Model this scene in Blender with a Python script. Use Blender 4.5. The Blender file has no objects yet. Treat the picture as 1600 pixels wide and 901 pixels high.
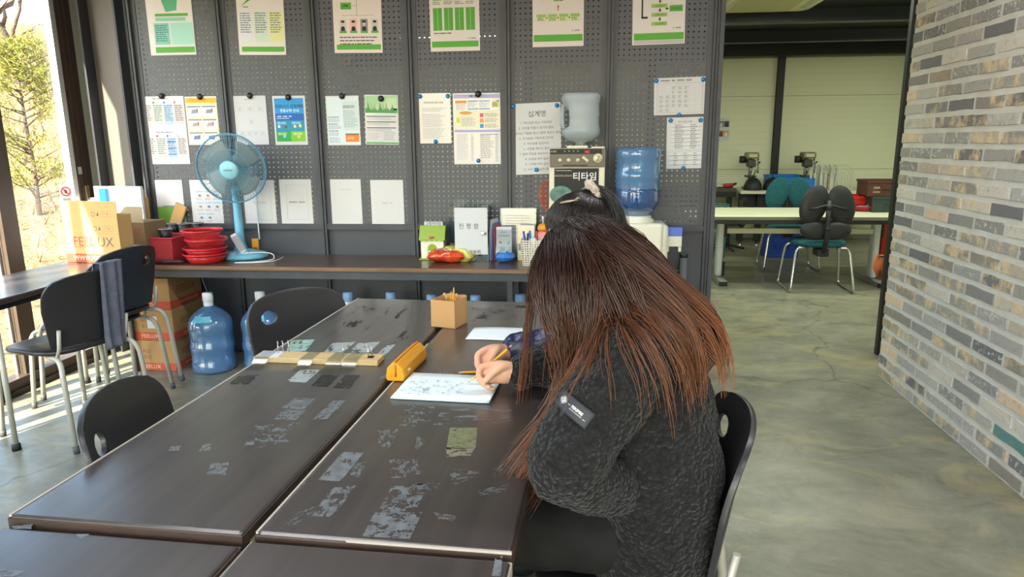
import bpy, bmesh, math, random
import numpy as np
from mathutils import Matrix, Vector, noise
random.seed(7)
SC = bpy.context.scene
COL = SC.collection
PI = math.pi
R = math.radians

# ---------------------------------------------------------------- camera
F_PX, PITCH, ROLL, YAW = 1078.5, R(12.069), R(-.4476), R(5.886)
CAM = np.array([0., 0., 1.375])
_rt = np.array([math.cos(YAW), math.sin(YAW), 0.])
_fw = np.array([-math.sin(YAW)*math.cos(PITCH), math.cos(YAW)*math.cos(PITCH), -math.sin(PITCH)])
_up = np.cross(_rt, _fw)
CR = _rt*math.cos(ROLL)+_up*math.sin(ROLL)
CU = -_rt*math.sin(ROLL)+_up*math.cos(ROLL)
cd = bpy.data.cameras.new('camera')
cd.sensor_fit = 'HORIZONTAL'; cd.sensor_width = 36.0; cd.lens = F_PX/1600*36.0
cd.clip_start = .02; cd.clip_end = 300
co = bpy.data.objects.new('camera', cd); COL.objects.link(co)
M = Matrix.Identity(4)
for i in range(3):
    M[i][0], M[i][1], M[i][2], M[i][3] = CR[i], CU[i], -_fw[i], CAM[i]
co.matrix_world = M
SC.camera = co

# ---------------------------------------------------------------- view, world, sun, room lights
vs = SC.view_settings
vs.view_transform = 'Standard'; vs.look = 'None'; vs.gamma = 1.0; vs.use_curve_mapping = False
vs.exposure = 0.12
SC.cycles.max_bounces = 9; SC.cycles.diffuse_bounces = 4; SC.cycles.glossy_bounces = 4
SC.cycles.transmission_bounces = 8; SC.cycles.transparent_max_bounces = 14
SC.cycles.caustics_reflective = False; SC.cycles.caustics_refractive = False
SC.cycles.sample_clamp_indirect = 6.0
SUN_AZ, SUN_EL = R(19.6), R(40.0)          # direction the light travels: (sin az, cos az) on plan
W = bpy.data.worlds.new('world'); SC.world = W; W.use_nodes = True
nt = W.node_tree; nt.nodes.clear()
sky = nt.nodes.new('ShaderNodeTexSky'); sky.sky_type = 'NISHITA'
sky.sun_disc = False; sky.sun_elevation = SUN_EL; sky.sun_rotation = PI+SUN_AZ
sky.air_density = 1.2; sky.dust_density = 1.6; sky.ozone_density = 1.0
bg = nt.nodes.new('ShaderNodeBackground'); bg.inputs[1].default_value = 1.35
wo = nt.nodes.new('ShaderNodeOutputWorld')
nt.links.new(sky.outputs[0], bg.inputs[0]); nt.links.new(bg.outputs[0], wo.inputs[0])

def light(name, kind, loc, energy, col, size=None, size_y=None, rot=(0, 0, 0)):
    l = bpy.data.lights.new(name, kind); l.energy = energy; l.color = col
    if kind == 'AREA':
        l.shape = 'RECTANGLE'; l.size = size; l.size_y = size_y or size
    o = bpy.data.objects.new(name, l); COL.objects.link(o); o.location = loc; o.rotation_euler = rot
    return o
s = light('sun', 'SUN', (-6, -6, 8), 29.0, (1.0, .87, .70))
s.data.angle = R(.6)
_sd = Vector((math.sin(SUN_AZ)*math.cos(SUN_EL), math.cos(SUN_AZ)*math.cos(SUN_EL), -math.sin(SUN_EL)))
s.rotation_euler = _sd.to_track_quat('-Z', 'Y').to_euler()
# ceiling luminaires, the main room's added as fill light (their housings are built with the ceilings)
CEIL, FCEIL = 2.76, 2.64
ADDED_LAMPS = [(-1.5, 2.3), (-1.5, -.3), (.9, 2.3), (.9, -.3)]
for x, y in ADDED_LAMPS:
    light('added_fill_light', 'AREA', (x, y, CEIL-.075), 24, (.96, .98, 1.0), 1.2, .12)
FLAMPS = [(-1.6, 5.5), (.6, 5.6), (3.0, 5.6), (-1.6, 8.4), (1.9, 6.45), (4.2, 7.6)]
for x, y in FLAMPS:
    light('workshop_lamp_light', 'AREA', (x, y, FCEIL-.075), 29, (.93, 1.0, .74), 1.2, .12)

# ---------------------------------------------------------------- helpers
def ray(x, y): return _fw+CR*(x-800)/F_PX-CU*(y-450.5)/F_PX
def PY(x, y, Y): d = ray(x, y); return Vector(CAM+d*(Y/d[1]))
def PZ(x, y, Z): d = ray(x, y); return Vector(CAM+d*((Z-CAM[2])/d[2]))
def PX(x, y, X): d = ray(x, y); return Vector(CAM+d*(X/d[0]))

def lin(c):
    if isinstance(c, str):
        c = [int(c[i:i+2], 16)/255 for i in (1, 3, 5)]
        c = [v/12.92 if v <= .04045 else ((v+.055)/1.055)**2.4 for v in c]
    return (c[0], c[1], c[2], 1.0)

MATS = {}
def mat(name, col, rough=.5, metal=0., var=None, bump=None, trans=0., ior=1.45, coat=0., sheen=0., alpha=1., emit=None, spec=.5, coord='Object', stretch=None, var2=None):
    """Principled material; var=(scale, other colour, amount, detail) mottles it, bump=(scale, strength, distance)."""
    if name in MATS: return MATS[name]
    m = bpy.data.materials.new(name); m.use_nodes = True
    t = m.node_tree; N = t.nodes; L = t.links
    b = N['Principled BSDF']
    b.inputs['Base Color'].default_value = lin(col)
    b.inputs['Roughness'].default_value = rough; b.inputs['Metallic'].default_value = metal
    b.inputs['Transmission Weight'].default_value = trans; b.inputs['IOR'].default_value = ior
    b.inputs['Coat Weight'].default_value = coat; b.inputs['Sheen Weight'].default_value = sheen
    b.inputs['Alpha'].default_value = alpha
    b.inputs['Specular IOR Level'].default_value = spec
    if emit:
        b.inputs['Emission Color'].default_value = lin(emit[0]); b.inputs['Emission Strength'].default_value = emit[1]
    tc = None
    def vec():
        nonlocal tc
        if tc is None:
            g = N.new('ShaderNodeTexCoord'); tc = g.outputs[coord]
            if stretch:
                mp = N.new('ShaderNodeMapping'); mp.inputs['Scale'].default_value = stretch
                L.new(tc, mp.inputs['Vector']); tc = mp.outputs['Vector']
        return tc
    cur = None
    for v in (var, var2):
        if not v: continue
        n = N.new('ShaderNodeTexNoise'); n.inputs['Scale'].default_value = v[0]
        n.inputs['Detail'].default_value = v[3] if len(v) > 3 else 4
        L.new(vec(), n.inputs['Vector'])
        rmp = N.new('ShaderNodeValToRGB')
        e = rmp.color_ramp.elements
        lo, hi = (v[4], v[5]) if len(v) > 5 else (.35, .65)
        e[0].position = lo; e[1].position = hi
        e[0].color = (0, 0, 0, 1); e[1].color = (v[2], v[2], v[2], 1)
        L.new(n.outputs['Fac'], rmp.inputs[0])
        mx = N.new('ShaderNodeMix'); mx.data_type = 'RGBA'
        L.new(rmp.outputs[0], mx.inputs[0])
        if cur: L.new(cur, mx.inputs[6])
        else: mx.inputs[6].default_value = lin(col)
        mx.inputs[7].default_value = lin(v[1])
        cur = mx.outputs[2]
    if cur: L.new(cur, b.inputs['Base Color'])
    if bump:
        n = N.new('ShaderNodeTexNoise'); n.inputs['Scale'].default_value = bump[0]; n.inputs['Detail'].default_value = 5
        L.new(vec(), n.inputs['Vector'])
        bp = N.new('ShaderNodeBump'); bp.inputs['Strength'].default_value = bump[1]
        bp.inputs['Distance'].default_value = bump[2] if len(bump) > 2 else .01
        L.new(n.outputs['Fac'], bp.inputs['Height']); L.new(bp.outputs[0], b.inputs['Normal'])
    MATS[name] = m
    return m

def thin_glass(name, tint, gloss=.12, rough=.02):
    """clear sheet: tinted transparency with a Fresnel reflection."""
    if name in MATS: return MATS[name]
    m = bpy.data.materials.new(name); m.use_nodes = True
    t = m.node_tree; N = t.nodes; L = t.links; N.clear()
    o = N.new('ShaderNodeOutputMaterial'); mx = N.new('ShaderNodeMixShader')
    tr = N.new('ShaderNodeBsdfTransparent'); tr.inputs[0].default_value = lin(tint)
    gl = N.new('ShaderNodeBsdfGlossy'); gl.inputs['Roughness'].default_value = rough
    lw = N.new('ShaderNodeLayerWeight'); lw.inputs[0].default_value = .25
    mp = N.new('ShaderNodeMapRange'); mp.inputs[3].default_value = gloss*.35; mp.inputs[4].default_value = min(1, gloss*4)
    L.new(lw.outputs['Facing'], mp.inputs[0]); L.new(mp.outputs[0], mx.inputs[0])
    L.new(tr.outputs[0], mx.inputs[1]); L.new(gl.outputs[0], mx.inputs[2]); L.new(mx.outputs[0], o.inputs[0])
    MATS[name] = m
    return m

class MB:
    """collects shapes into ONE mesh."""
    def __init__(s, M=None): s.v = []; s.f = []; s.mi = []; s.sm = []; s.M = M
    def add(s, vs, fs, m=0, smooth=False):
        k = len(s.v)
        s.v += [tuple(s.M @ Vector(p)) for p in vs] if s.M is not None else [tuple(p) for p in vs]
        for f in fs: s.f.append([i+k for i in f]); s.mi.append(m); s.sm.append(smooth)
        return s
    def box(s, x0, y0, z0, x1, y1, z1, m=0, M=None):
        vs = [(x, y, z) for z in (z0, z1) for x, y in ((x0, y0), (x1, y0), (x1, y1), (x0, y1))]
        if M is not None: vs = [M @ Vector(p) for p in vs]
        return s.add(vs, [(0, 3, 2, 1), (4, 5, 6, 7), (0, 1, 5, 4), (1, 2, 6, 5), (2, 3, 7, 6), (3, 0, 4, 7)], m)
    def cbox(s, c, d, m=0, M=None):
        return s.box(c[0]-d[0]/2, c[1]-d[1]/2, c[2]-d[2]/2, c[0]+d[0]/2, c[1]+d[1]/2, c[2]+d[2]/2, m, M)
    def frustum(s, z0, a0, b0, z1, a1, b1, m=0, c=(0, 0), lid=True):
        vs = [(c[0]+sx*a, c[1]+sy*b, z) for z, a, b in ((z0, a0, b0), (z1, a1, b1)) for sx, sy in ((-1, -1), (1, -1), (1, 1), (-1, 1))]
        fs = [(0, 3, 2, 1), (0, 1, 5, 4), (1, 2, 6, 5), (2, 3, 7, 6), (3, 0, 4, 7)]
        if lid: fs.append((4, 5, 6, 7))
        return s.add(vs, fs, m)
    def bar(s, p0, p1, w, h=None, m=0):
        """square bar between two points."""
        return s.tube([p0, p1], w/math.sqrt(2), 4, m, smooth=False)
    def tube(s, pts, r, n=8, m=0, cap=True, closed=False, smooth=True, flat=None):
        pts = [Vector(p) for p in pts]; k = len(pts)
        rr = r if isinstance(r, (list, tuple)) else [r]*k
        vs = []; ref = None
        for i, p in enumerate(pts):
            if closed: d = pts[(i+1) % k]-pts[i-1]
            else: d = pts[min(i+1, k-1)]-pts[max(i-1, 0)]
            d = d.normalized() if d.length > 1e-9 else Vector((0, 0, 1))
            if ref is None:
                ref = Vector((0, 0, 1)) if abs(d.z) < .9 else Vector((1, 0, 0))
            a = d.cross(ref)
            if a.length < 1e-6: a = d.orthogonal()
            a.normalize(); b = a.cross(d).normalized(); ref = b
            for j in range(n):
                t = 2*PI*(j+.5)/n
                vs.append(p+a*(math.cos(t)*rr[i])+b*(math.sin(t)*rr[i]*(flat or 1)))
        fs = []
        for i in range(k if closed else k-1):
            i2 = (i+1) % k
            for j in range(n):
                j2 = (j+1) % n
                fs.append((i*n+j, i2*n+j, i2*n+j2, i*n+j2))
        s.add(vs, fs, m, smooth)
        if cap and not closed:
            q = len(s.v)-k*n
            s.f.append([q+j for j in range(n)]); s.mi.append(m); s.sm.append(False)
            s.f.append([q+(k-1)*n+j for j in range(n-1, -1, -1)]); s.mi.append(m); s.sm.append(False)
        return s
    def lathe(s, prof, n=24, m=0, c=(0, 0, 0), smooth=True, sx=1, sy=1):
        vs = []; idx = []
        for r, z in prof:
            if abs(r) < 1e-7:
                idx.append([len(vs)]); vs.append((c[0], c[1], c[2]+z))
            else:
                idx.append(list(range(len(vs), len(vs)+n)))
                vs += [(c[0]+r*sx*math.cos(2*PI*j/n), c[1]+r*sy*math.sin(2*PI*j/n), c[2]+z) for j in range(n)]
        fs = []
        for a, b in zip(idx, idx[1:]):
            for j in range(n):
                j2 = (j+1) % n
                if len(a) == 1 and len(b) == 1: continue
                if len(a) == 1: fs.append((a[0], b[j2], b[j]))
                elif len(b) == 1: fs.append((a[j], a[j2], b[0]))
                else: fs.append((a[j], a[j2], b[j2], b[j]))
        return s.add(vs, fs, m, smooth)
    def prism(s, poly, h0, h1, plane='xz', m=0):
        n = len(poly)
        def P(p, h): return {'xy': (p[0], p[1], h), 'xz': (p[0], h, p[1]), 'yz': (h, p[0], p[1])}[plane]
        vs = [P(p, h0) for p in poly]+[P(p, h1) for p in poly]
        fs = [tuple(range(n)), tuple(range(2*n-1, n-1, -1))]
        fs += [(i, i+n, (i+1) % n+n, (i+1) % n) for i in range(n)]
        return s.add(vs, fs, m)
    def ell(s, c, r, m=0, n=16, k=10):
        vs = [(c[0], c[1], c[2]-r[2])]
        for i in range(1, k):
            t = -PI/2+PI*i/k
            vs += [(c[0]+r[0]*math.cos(t)*math.cos(2*PI*j/n), c[1]+r[1]*math.cos(t)*math.sin(2*PI*j/n), c[2]+r[2]*math.sin(t)) for j in range(n)]
        vs.append((c[0], c[1], c[2]+r[2])); q = len(vs)-1
        fs = [(0, 1+(j+1) % n, 1+j) for j in range(n)]
        for i in range(k-2):
            a = 1+i*n
            fs += [(a+j, a+(j+1) % n, a+n+(j+1) % n, a+n+j) for j in range(n)]
        a = 1+(k-2)*n
        fs += [(a+j, a+(j+1) % n, q) for j in range(n)]
        return s.add(vs, fs, m, True)
    def grid(s, fn, nu, nv, m=0, smooth=True):
        vs = [fn(i/nu, j/nv) for j in range(nv+1) for i in range(nu+1)]
        fs = [(j*(nu+1)+i, j*(nu+1)+i+1, (j+1)*(nu+1)+i+1, (j+1)*(nu+1)+i) for j in range(nv) for i in range(nu)]
        return s.add(vs, fs, m, smooth)
    def rect(s, x0, z0, x1, z1, y, m=0):
        return s.add([(x0, y, z0), (x1, y, z0), (x1, y, z1), (x0, y, z1)], [(0, 1, 2, 3)], m)
    def text(s, body, x, z, size, y, m=0, align='CENTER', sx=1.0, bold=0.0):
        vs, fs = glyphs(body, align, bold)
        return s.add([(x+p[0]*size*sx, y, z+p[1]*size) for p in vs], fs, m)
    def marks(s, n, x, z, size, y, m=0, seed=0):
        """row of n illegible character marks, centred on x."""
        rg = random.Random(seed+n); w = size*.95; x0 = x-n*w/2
        for i in range(n):
            a = x0+i*w; k = rg.random(); t = size*.14
            s.rect(a, z, a+t, z+size*.8, y, m); s.rect(a+size*.3, z+size*.62, a+size*.75, z+size*.62+t, y, m)
            s.rect(a+size*.3, z+size*(.05+.25*k), a+size*.75, z+size*(.05+.25*k)+t, y, m)
            if k > .4: s.rect(a+size*.62, z+size*.1, a+size*.62+t, z+size*.7, y, m)
        return s
    def mesh(s, name, mats):
        me = bpy.data.meshes.new(name)
        me.from_pydata(s.v, [], s.f)
        for mm in (mats if isinstance(mats, (list, tuple)) else [mats]): me.materials.append(mm)
        if s.f:
            me.polygons.foreach_set('material_index', s.mi)
            me.polygons.foreach_set('use_smooth', s.sm)
        me.update()
        return me
    def build(s, name, mats, parent=None, bevel=0, seg=2, solid=0, loc=None, rot=None, sub=0):
        o = bpy.data.objects.new(name, s.mesh(name, mats)); COL.objects.link(o)
        if parent is not None: o.parent = parent
        if loc is not None: o.location = loc
        if rot is not None: o.rotation_euler = rot
        if solid:
            md = o.modifiers.new('s', 'SOLIDIFY'); md.thickness = solid; md.offset = 0
        if bevel:
            md = o.modifiers.new('b', 'BEVEL'); md.width = bevel; md.segments = seg; md.limit_method = 'ANGLE'; md.angle_limit = R(40)
        if sub:
            md = o.modifiers.new('u', 'SUBSURF'); md.levels = sub; md.render_levels = sub
        return o

_tc = bpy.data.curves.new('lettering', 'FONT'); _tc.resolution_u = 2
_to = bpy.data.objects.new('lettering', _tc)
_gc = {}
def _conv(body, align, bold):
    k = (body, align, bold)
    if k not in _gc:
        _tc.body = body; _tc.align_x = align; _tc.offset = bold
        me = _to.to_mesh()
        _gc[k] = ([(v.co.x, v.co.y) for v in me.vertices], [tuple(p.vertices) for p in me.polygons])
        _to.to_mesh_clear()
    return _gc[k]
def glyphs(body, align='CENTER', bold=0.0):
    if all(ord(c) < 0x2e80 for c in body): return _conv(body, align, bold)
    vs, fs, x = [], [], 0.        # hangul: one cached glyph at a time
    for c in body:
        if c != ' ':
            v, f = _conv(c, 'LEFT', bold); n = len(vs)
            vs += [(p[0]+x, p[1]) for p in v]; fs += [tuple(i+n for i in q) for q in f]
        x += .93 if ord(c) >= 0x2e80 else .3 if c in ' .' else .56
    k = {'CENTER': .5, 'LEFT': 0.}[align]*x
    return [(p[0]-k, p[1]) for p in vs], fs

def tag(o, label, cat, group=None, kind=None):
    if label: o['label'] = label
    if cat: o['category'] = cat
    if group: o['group'] = group
    if kind: o['kind'] = kind
    return o
def thing(name, label, cat, loc=(0, 0, 0), rz=0., group=None, kind=None):
    o = bpy.data.objects.new(name, None); COL.objects.link(o)
    o.empty_display_size = .05
    o.location = loc; o.rotation_euler = (0, 0, rz)
    return tag(o, label, cat, group, kind)
def struct(o): o['kind'] = 'structure'; return o
def dup(root, loc, rz, label=None, group=None, parent=None):
    r = root.copy(); COL.objects.link(r); r.location = loc
    r.rotation_euler = (root.rotation_euler[0], root.rotation_euler[1], rz)
    if label: r['label'] = label
    if group: r['group'] = group
    for ch in list(root.children):
        c = ch.copy(); COL.objects.link(c); c.parent = r
        for g in list(ch.children):
            d = g.copy(); COL.objects.link(d); d.parent = c
    return r
def bake(o):
    """evaluate modifiers into the mesh."""
    bpy.context.view_layer.update()
    dg = bpy.context.evaluated_depsgraph_get()
    me = bpy.data.meshes.new_from_object(o.evaluated_get(dg))
    o.modifiers.clear(); o.data = me
    return o
def arc(c, r, a0, a1, n, plane='xz', off=0):
    out = []
    for i in range(n+1):
        a = a0+(a1-a0)*i/n
        u, v = c[0]+r*math.cos(a), c[1]+r*math.sin(a)
        out.append({'xz': (u, off, v), 'xy': (u, v, off), 'yz': (off, u, v)}[plane])
    return out
def rrect(w, h, r, n=4, cx=0, cz=0):
    """rounded rectangle outline (2D)."""
    out = []
    for sx, sz, a in ((1, 1, 0), (-1, 1, PI/2), (-1, -1, PI), (1, -1, 1.5*PI)):
        for i in range(n+1):
            t = a+PI/2*i/n
            out.append((cx+sx*(w/2-r)+r*math.cos(t), cz+sz*(h/2-r)+r*math.sin(t)))
    return out
# ================================================================= materials of the setting
def floor_mat():
    m = bpy.data.materials.new('polished_concrete'); m.use_nodes = True
    t = m.node_tree; N = t.nodes; L = t.links; b = N['Principled BSDF']
    tc = N.new('ShaderNodeTexCoord')
    def noise_(sc, det, dist=0., stretch=None):
        n = N.new('ShaderNodeTexNoise'); n.inputs['Scale'].default_value = sc; n.inputs['Detail'].default_value = det
        n.inputs['Distortion'].default_value = dist; n.inputs['Roughness'].default_value = .7
        if stretch:
            mp = N.new('ShaderNodeMapping'); mp.inputs['Scale'].default_value = stretch
            L.new(tc.outputs['Object'], mp.inputs[0]); L.new(mp.outputs[0], n.inputs['Vector'])
        else: L.new(tc.outputs['Object'], n.inputs['Vector'])
        return n.outputs['Fac']
    def ramp(f, a, b_, ca, cb):
        r = N.new('ShaderNodeValToRGB'); e = r.color_ramp.elements
        e[0].position = a; e[1].position = b_; e[0].color = lin(ca); e[1].color = lin(cb)
        L.new(f, r.inputs[0]); return r.outputs[0]
    def mix(f, a, b_, mode='MIX'):
        x = N.new('ShaderNodeMix'); x.data_type = 'RGBA'; x.blend_type = mode
        if isinstance(f, float): x.inputs[0].default_value = f
        else: L.new(f, x.inputs[0])
        L.new(a, x.inputs[6]); L.new(b_, x.inputs[7]); return x.outputs[2]
    c1 = ramp(noise_(1.5, 13, .5, (1, .8, 1)), .36, .66, '#56564c', '#92907f')
    c2 = ramp(noise_(4.2, 13, .7, (.7, 1.2, 1)), .34, .66, '#5f5f53', '#a09d8b')
    f1 = ramp(noise_(2.6, 14, .9, (.7, 1.1, 1)), .52, .60, '#000000', '#ffffff')
    ye = N.new('ShaderNodeRGB'); ye.outputs[0].default_value = lin('#a2966c')
    c = mix(.5, c1, c2)
    fy = N.new('ShaderNodeMath'); fy.operation = 'MULTIPLY'; fy.inputs[1].default_value = .5; L.new(f1, fy.inputs[0])
    c = mix(fy.outputs[0], c, ye.outputs[0])
    f2 = ramp(noise_(2.1, 14, .8, (.8, 1.3, 1)), .54, .62, '#000000', '#808080')
    dk = N.new('ShaderNodeRGB'); dk.outputs[0].default_value = lin('#43433c')
    c = mix(f2, c, dk.outputs[0])
    f3 = ramp(noise_(38, 9, .4), .58, .70, '#000000', '#6a6a6a')
    c = mix(f3, c, dk.outputs[0])
    f4 = ramp(noise_(26, 10, .6, (.6, 1.4, 1)), .60, .68, '#000000', '#707070')
    li = N.new('ShaderNodeRGB'); li.outputs[0].default_value = lin('#b9b5a0')
    c = mix(f4, c, li.outputs[0])
    # hairline cracks
    vo = N.new('ShaderNodeTexVoronoi'); vo.feature = 'DISTANCE_TO_EDGE'; vo.inputs['Scale'].default_value = .42
    wn = N.new('ShaderNodeTexNoise'); wn.inputs['Scale'].default_value = 2.4; wn.inputs['Detail'].default_value = 7
    L.new(tc.outputs['Object'], wn.inputs['Vector'])
    sc_ = N.new('ShaderNodeVectorMath'); sc_.operation = 'SCALE'; sc_.inputs['Scale'].default_value = .5
    L.new(wn.outputs['Color'], sc_.inputs[0])
    ad = N.new('ShaderNodeVectorMath'); L.new(tc.outputs['Object'], ad.inputs[0]); L.new(sc_.outputs[0], ad.inputs[1])
    L.new(ad.outputs[0], vo.inputs['Vector'])
    ck = ramp(vo.outputs['Distance'], .0012, .0042, '#c8c8c8', '#000000')
    bl = N.new('ShaderNodeRGB'); bl.outputs[0].default_value = lin('#26241f')
    c = mix(ck, c, bl.outputs[0])
    L.new(c, b.inputs['Base Color'])
    rr = N.new('ShaderNodeMapRange'); rr.inputs[3].default_value = .2; rr.inputs[4].default_value = .5
    L.new(noise_(4, 6, .5), rr.inputs[0]); L.new(rr.outputs[0], b.inputs['Roughness'])
    bp = N.new('ShaderNodeBump'); bp.inputs['Strength'].default_value = .12; bp.inputs['Distance'].default_value = .004
    L.new(noise_(9, 8, 1.), bp.inputs['Height']); L.new(bp.outputs[0], b.inputs['Normal'])
    return m

def peg_mat():
    m = bpy.data.materials.new('perforated_steel'); m.use_nodes = True
    t = m.node_tree; N = t.nodes; L = t.links; b = N['Principled BSDF']; out = N['Material Output']
    b.inputs['Base Color'].default_value = lin('#53555b'); b.inputs['Roughness'].default_value = .5
    tc = N.new('ShaderNodeTexCoord'); sp = N.new('ShaderNodeSeparateXYZ'); L.new(tc.outputs['Object'], sp.inputs[0])
    def mth(op, a, b_=None):
        x = N.new('ShaderNodeMath'); x.operation = op
        for i, v in enumerate((a, b_)):
            if v is None: continue
            if isinstance(v, (int, float)): x.inputs[i].default_value = v
            else: L.new(v, x.inputs[i])
        return x.outputs[0]
    def cell(o): return mth('SUBTRACT', mth('FRACT', mth('DIVIDE', o, .0302)), .5)
    u, v = cell(sp.outputs[0]), cell(sp.outputs[2])
    d = mth('SQRT', mth('ADD', mth('MULTIPLY', u, u), mth('MULTIPLY', v, v)))
    f = mth('LESS_THAN', d, .155)
    tr = N.new('ShaderNodeBsdfTransparent'); mx = N.new('ShaderNodeMixShader')
    L.new(f, mx.inputs[0]); L.new(b.outputs[0], mx.inputs[1]); L.new(tr.outputs[0], mx.inputs[2])
    L.new(mx.outputs[0], out.inputs[0])
    return m

def brick_mat(name, island=False):
    m = bpy.data.materials.new(name); m.use_nodes = True
    t = m.node_tree; N = t.nodes; L = t.links; b = N['Principled BSDF']
    if island: rnd = N.new('ShaderNodeNewGeometry').outputs['Random Per Island']
    else: rnd = N.new('ShaderNodeObjectInfo').outputs['Random']
    base = N.new('ShaderNodeValToRGB'); base.color_ramp.interpolation = 'CONSTANT'
    e = base.color_ramp.elements
    cols = ['#a19f9b', '#918f8a', '#878582', '#aaa7a0', '#6a6a6d', '#8f8c86', '#b0a99d', '#857f77', '#9b9895', '#7d7b7a', '#92918d', '#c8b199', '#aa9f93', '#888686', '#67676a', '#a09d98', '#968977', '#bdb7ad']
    e[0].color = lin(cols[0]); e[1].position = 1/len(cols); e[1].color = lin(cols[1])
    for i in range(2, len(cols)):
        q = e.new(i/len(cols)); q.color = lin(cols[i])
    L.new(rnd, base.inputs[0])
    tc = N.new('ShaderNodeTexCoord'); off = N.new('ShaderNodeVectorMath'); off.operation = 'ADD'
    mul = N.new('ShaderNodeMath'); mul.operation = 'MULTIPLY'; mul.inputs[1].default_value = 57.; L.new(rnd, mul.inputs[0])
    L.new(tc.outputs['Object'], off.inputs[0]); L.new(mul.outputs[0], off.inputs[1])
    def nz(sc, det, lo, hi):
        n = N.new('ShaderNodeTexNoise'); n.inputs['Scale'].default_value = sc; n.inputs['Detail'].default_value = det; n.inputs['Roughness'].default_value = .65
        L.new(off.outputs[0], n.inputs['Vector'])
        r = N.new('ShaderNodeValToRGB'); r.color_ramp.elements[0].position = lo; r.color_ramp.elements[1].position = hi
        L.new(n.outputs['Fac'], r.inputs[0]); return r.outputs[0]
    def mix(f, a, c):
        x = N.new('ShaderNodeMix'); x.data_type = 'RGBA'; L.new(f, x.inputs[0]); L.new(a, x.inputs[6]); x.inputs[7].default_value = lin(c); return x.outputs[2]
    fr = N.new('ShaderNodeMath'); fr.operation = 'FRACT'; m2 = N.new('ShaderNodeMath'); m2.operation = 'MULTIPLY'; m2.inputs[1].default_value = 13.7
    L.new(rnd, m2.inputs[0]); L.new(m2.outputs[0], fr.inputs[0])
    gt = N.new('ShaderNodeMath'); gt.operation = 'GREATER_THAN'; gt.inputs[1].default_value = .66; L.new(fr.outputs[0], gt.inputs[0])
    cream = N.new('ShaderNodeMath'); cream.operation = 'MULTIPLY'; cream.use_clamp = True
    L.new(nz(11, 5, .46, .64), cream.inputs[0]); L.new(gt.outputs[0], cream.inputs[1])
    c = mix(cream.outputs[0], base.outputs[0], '#cbb591')
    lt = N.new('ShaderNodeMath'); lt.operation = 'LESS_THAN'; lt.inputs[1].default_value = .3; L.new(fr.outputs[0], lt.inputs[0])
    wh = N.new('ShaderNodeMath'); wh.operation = 'MULTIPLY'; L.new(nz(48, 6, .54, .66), wh.inputs[0]); L.new(lt.outputs[0], wh.inputs[1])
    c = mix(wh.outputs[0], c, '#c4c1ba')
    dk = N.new('ShaderNodeMath'); dk.operation = 'MULTIPLY'; dk.inputs[1].default_value = .6; L.new(nz(34, 6, .55, .72), dk.inputs[0])
    c = mix(dk.outputs[0], c, '#6a6764')
    L.new(c, b.inputs['Base Color']); b.inputs['Roughness'].default_value = .85
    n = N.new('ShaderNodeTexNoise'); n.inputs['Scale'].default_value = 70; n.inputs['Detail'].default_value = 6; L.new(off.outputs[0], n.inputs['Vector'])
    bp = N.new('ShaderNodeBump'); bp.inputs['Strength'].default_value = .7; bp.inputs['Distance'].default_value = .004
    L.new(n.outputs['Fac'], bp.inputs['Height']); L.new(bp.outputs[0], b.inputs['Normal'])
    return m

STEEL = mat('dark_steel', '#3d4046', .45, var=(9, '#4c4f55', .6))
STEEL2 = mat('charcoal_steel', '#33353a', .5, var=(6, '#2a2c31', .6))
BLACKST = mat('black_steel', '#1a1b1d', .45)
SHEET = mat('painted_sheet', '#4a4c52', .48, var=(3, '#3f4147', .7))
DARKCEIL = mat('dark_ceiling', '#17191b', .7, var=(5, '#202326', .6))
GREYCEIL = mat('grey_ceiling', '#77787a', .8, var=(2, '#6a6b6d', .6))
FRAME = mat('brown_window_frame', '#4b3d33', .42, var=(6, '#3b3029', .6))
ALU = mat('pale_aluminium', '#c9c8c4', .35, .55)
GLASS = thin_glass('window_glass', '#f6faf9', .04)
WHITEWALL = mat('plaster', '#b9b8b2', .8, var=(3, '#a9a8a2', .5))
RUBBER = mat('black_rubber', '#1b1b1c', .6)

# ================================================================= floor and ceilings
Y0, YP, YF = -2.5, 4.26, 10.1
XL, XR = -3.2, 5.2
b = MB().box(XL-.25, Y0-.2, -.12, XR, YF+.1, 0)
struct(b.build('floor', floor_mat()))
b = MB().box(XL-.25, Y0-.2, CEIL, 2.2, YP+.1, CEIL+.1)
struct(b.build('ceiling', GREYCEIL))
cw = thing('ceiling_workshop', None, None, kind='structure')
MB().box(XL-.25, YP+.1, FCEIL, XR, YF+.1, FCEIL+.1).build('slab', DARKCEIL, cw)
for y in (5.3, 7.55, 9.0):
    bm = MB()
    bm.box(XL, y, FCEIL-.12, XR, y+.016, FCEIL); bm.box(XL, y-.05, FCEIL-.135, XR, y+.066, FCEIL-.12)
    if y > 6: bm.build('beam', mat('beam_steel', '#2b2e30', .4), cw)
MB().box(XL, YF-.22, FCEIL-.19, XR, YF-.1, FCEIL).build('beam', BLACKST, cw)
# header between the rooms
struct(MB().box(.7, YP, 2.45, 2.2, YP+.1, CEIL+.1).build('trim_1', STEEL2))

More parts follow.
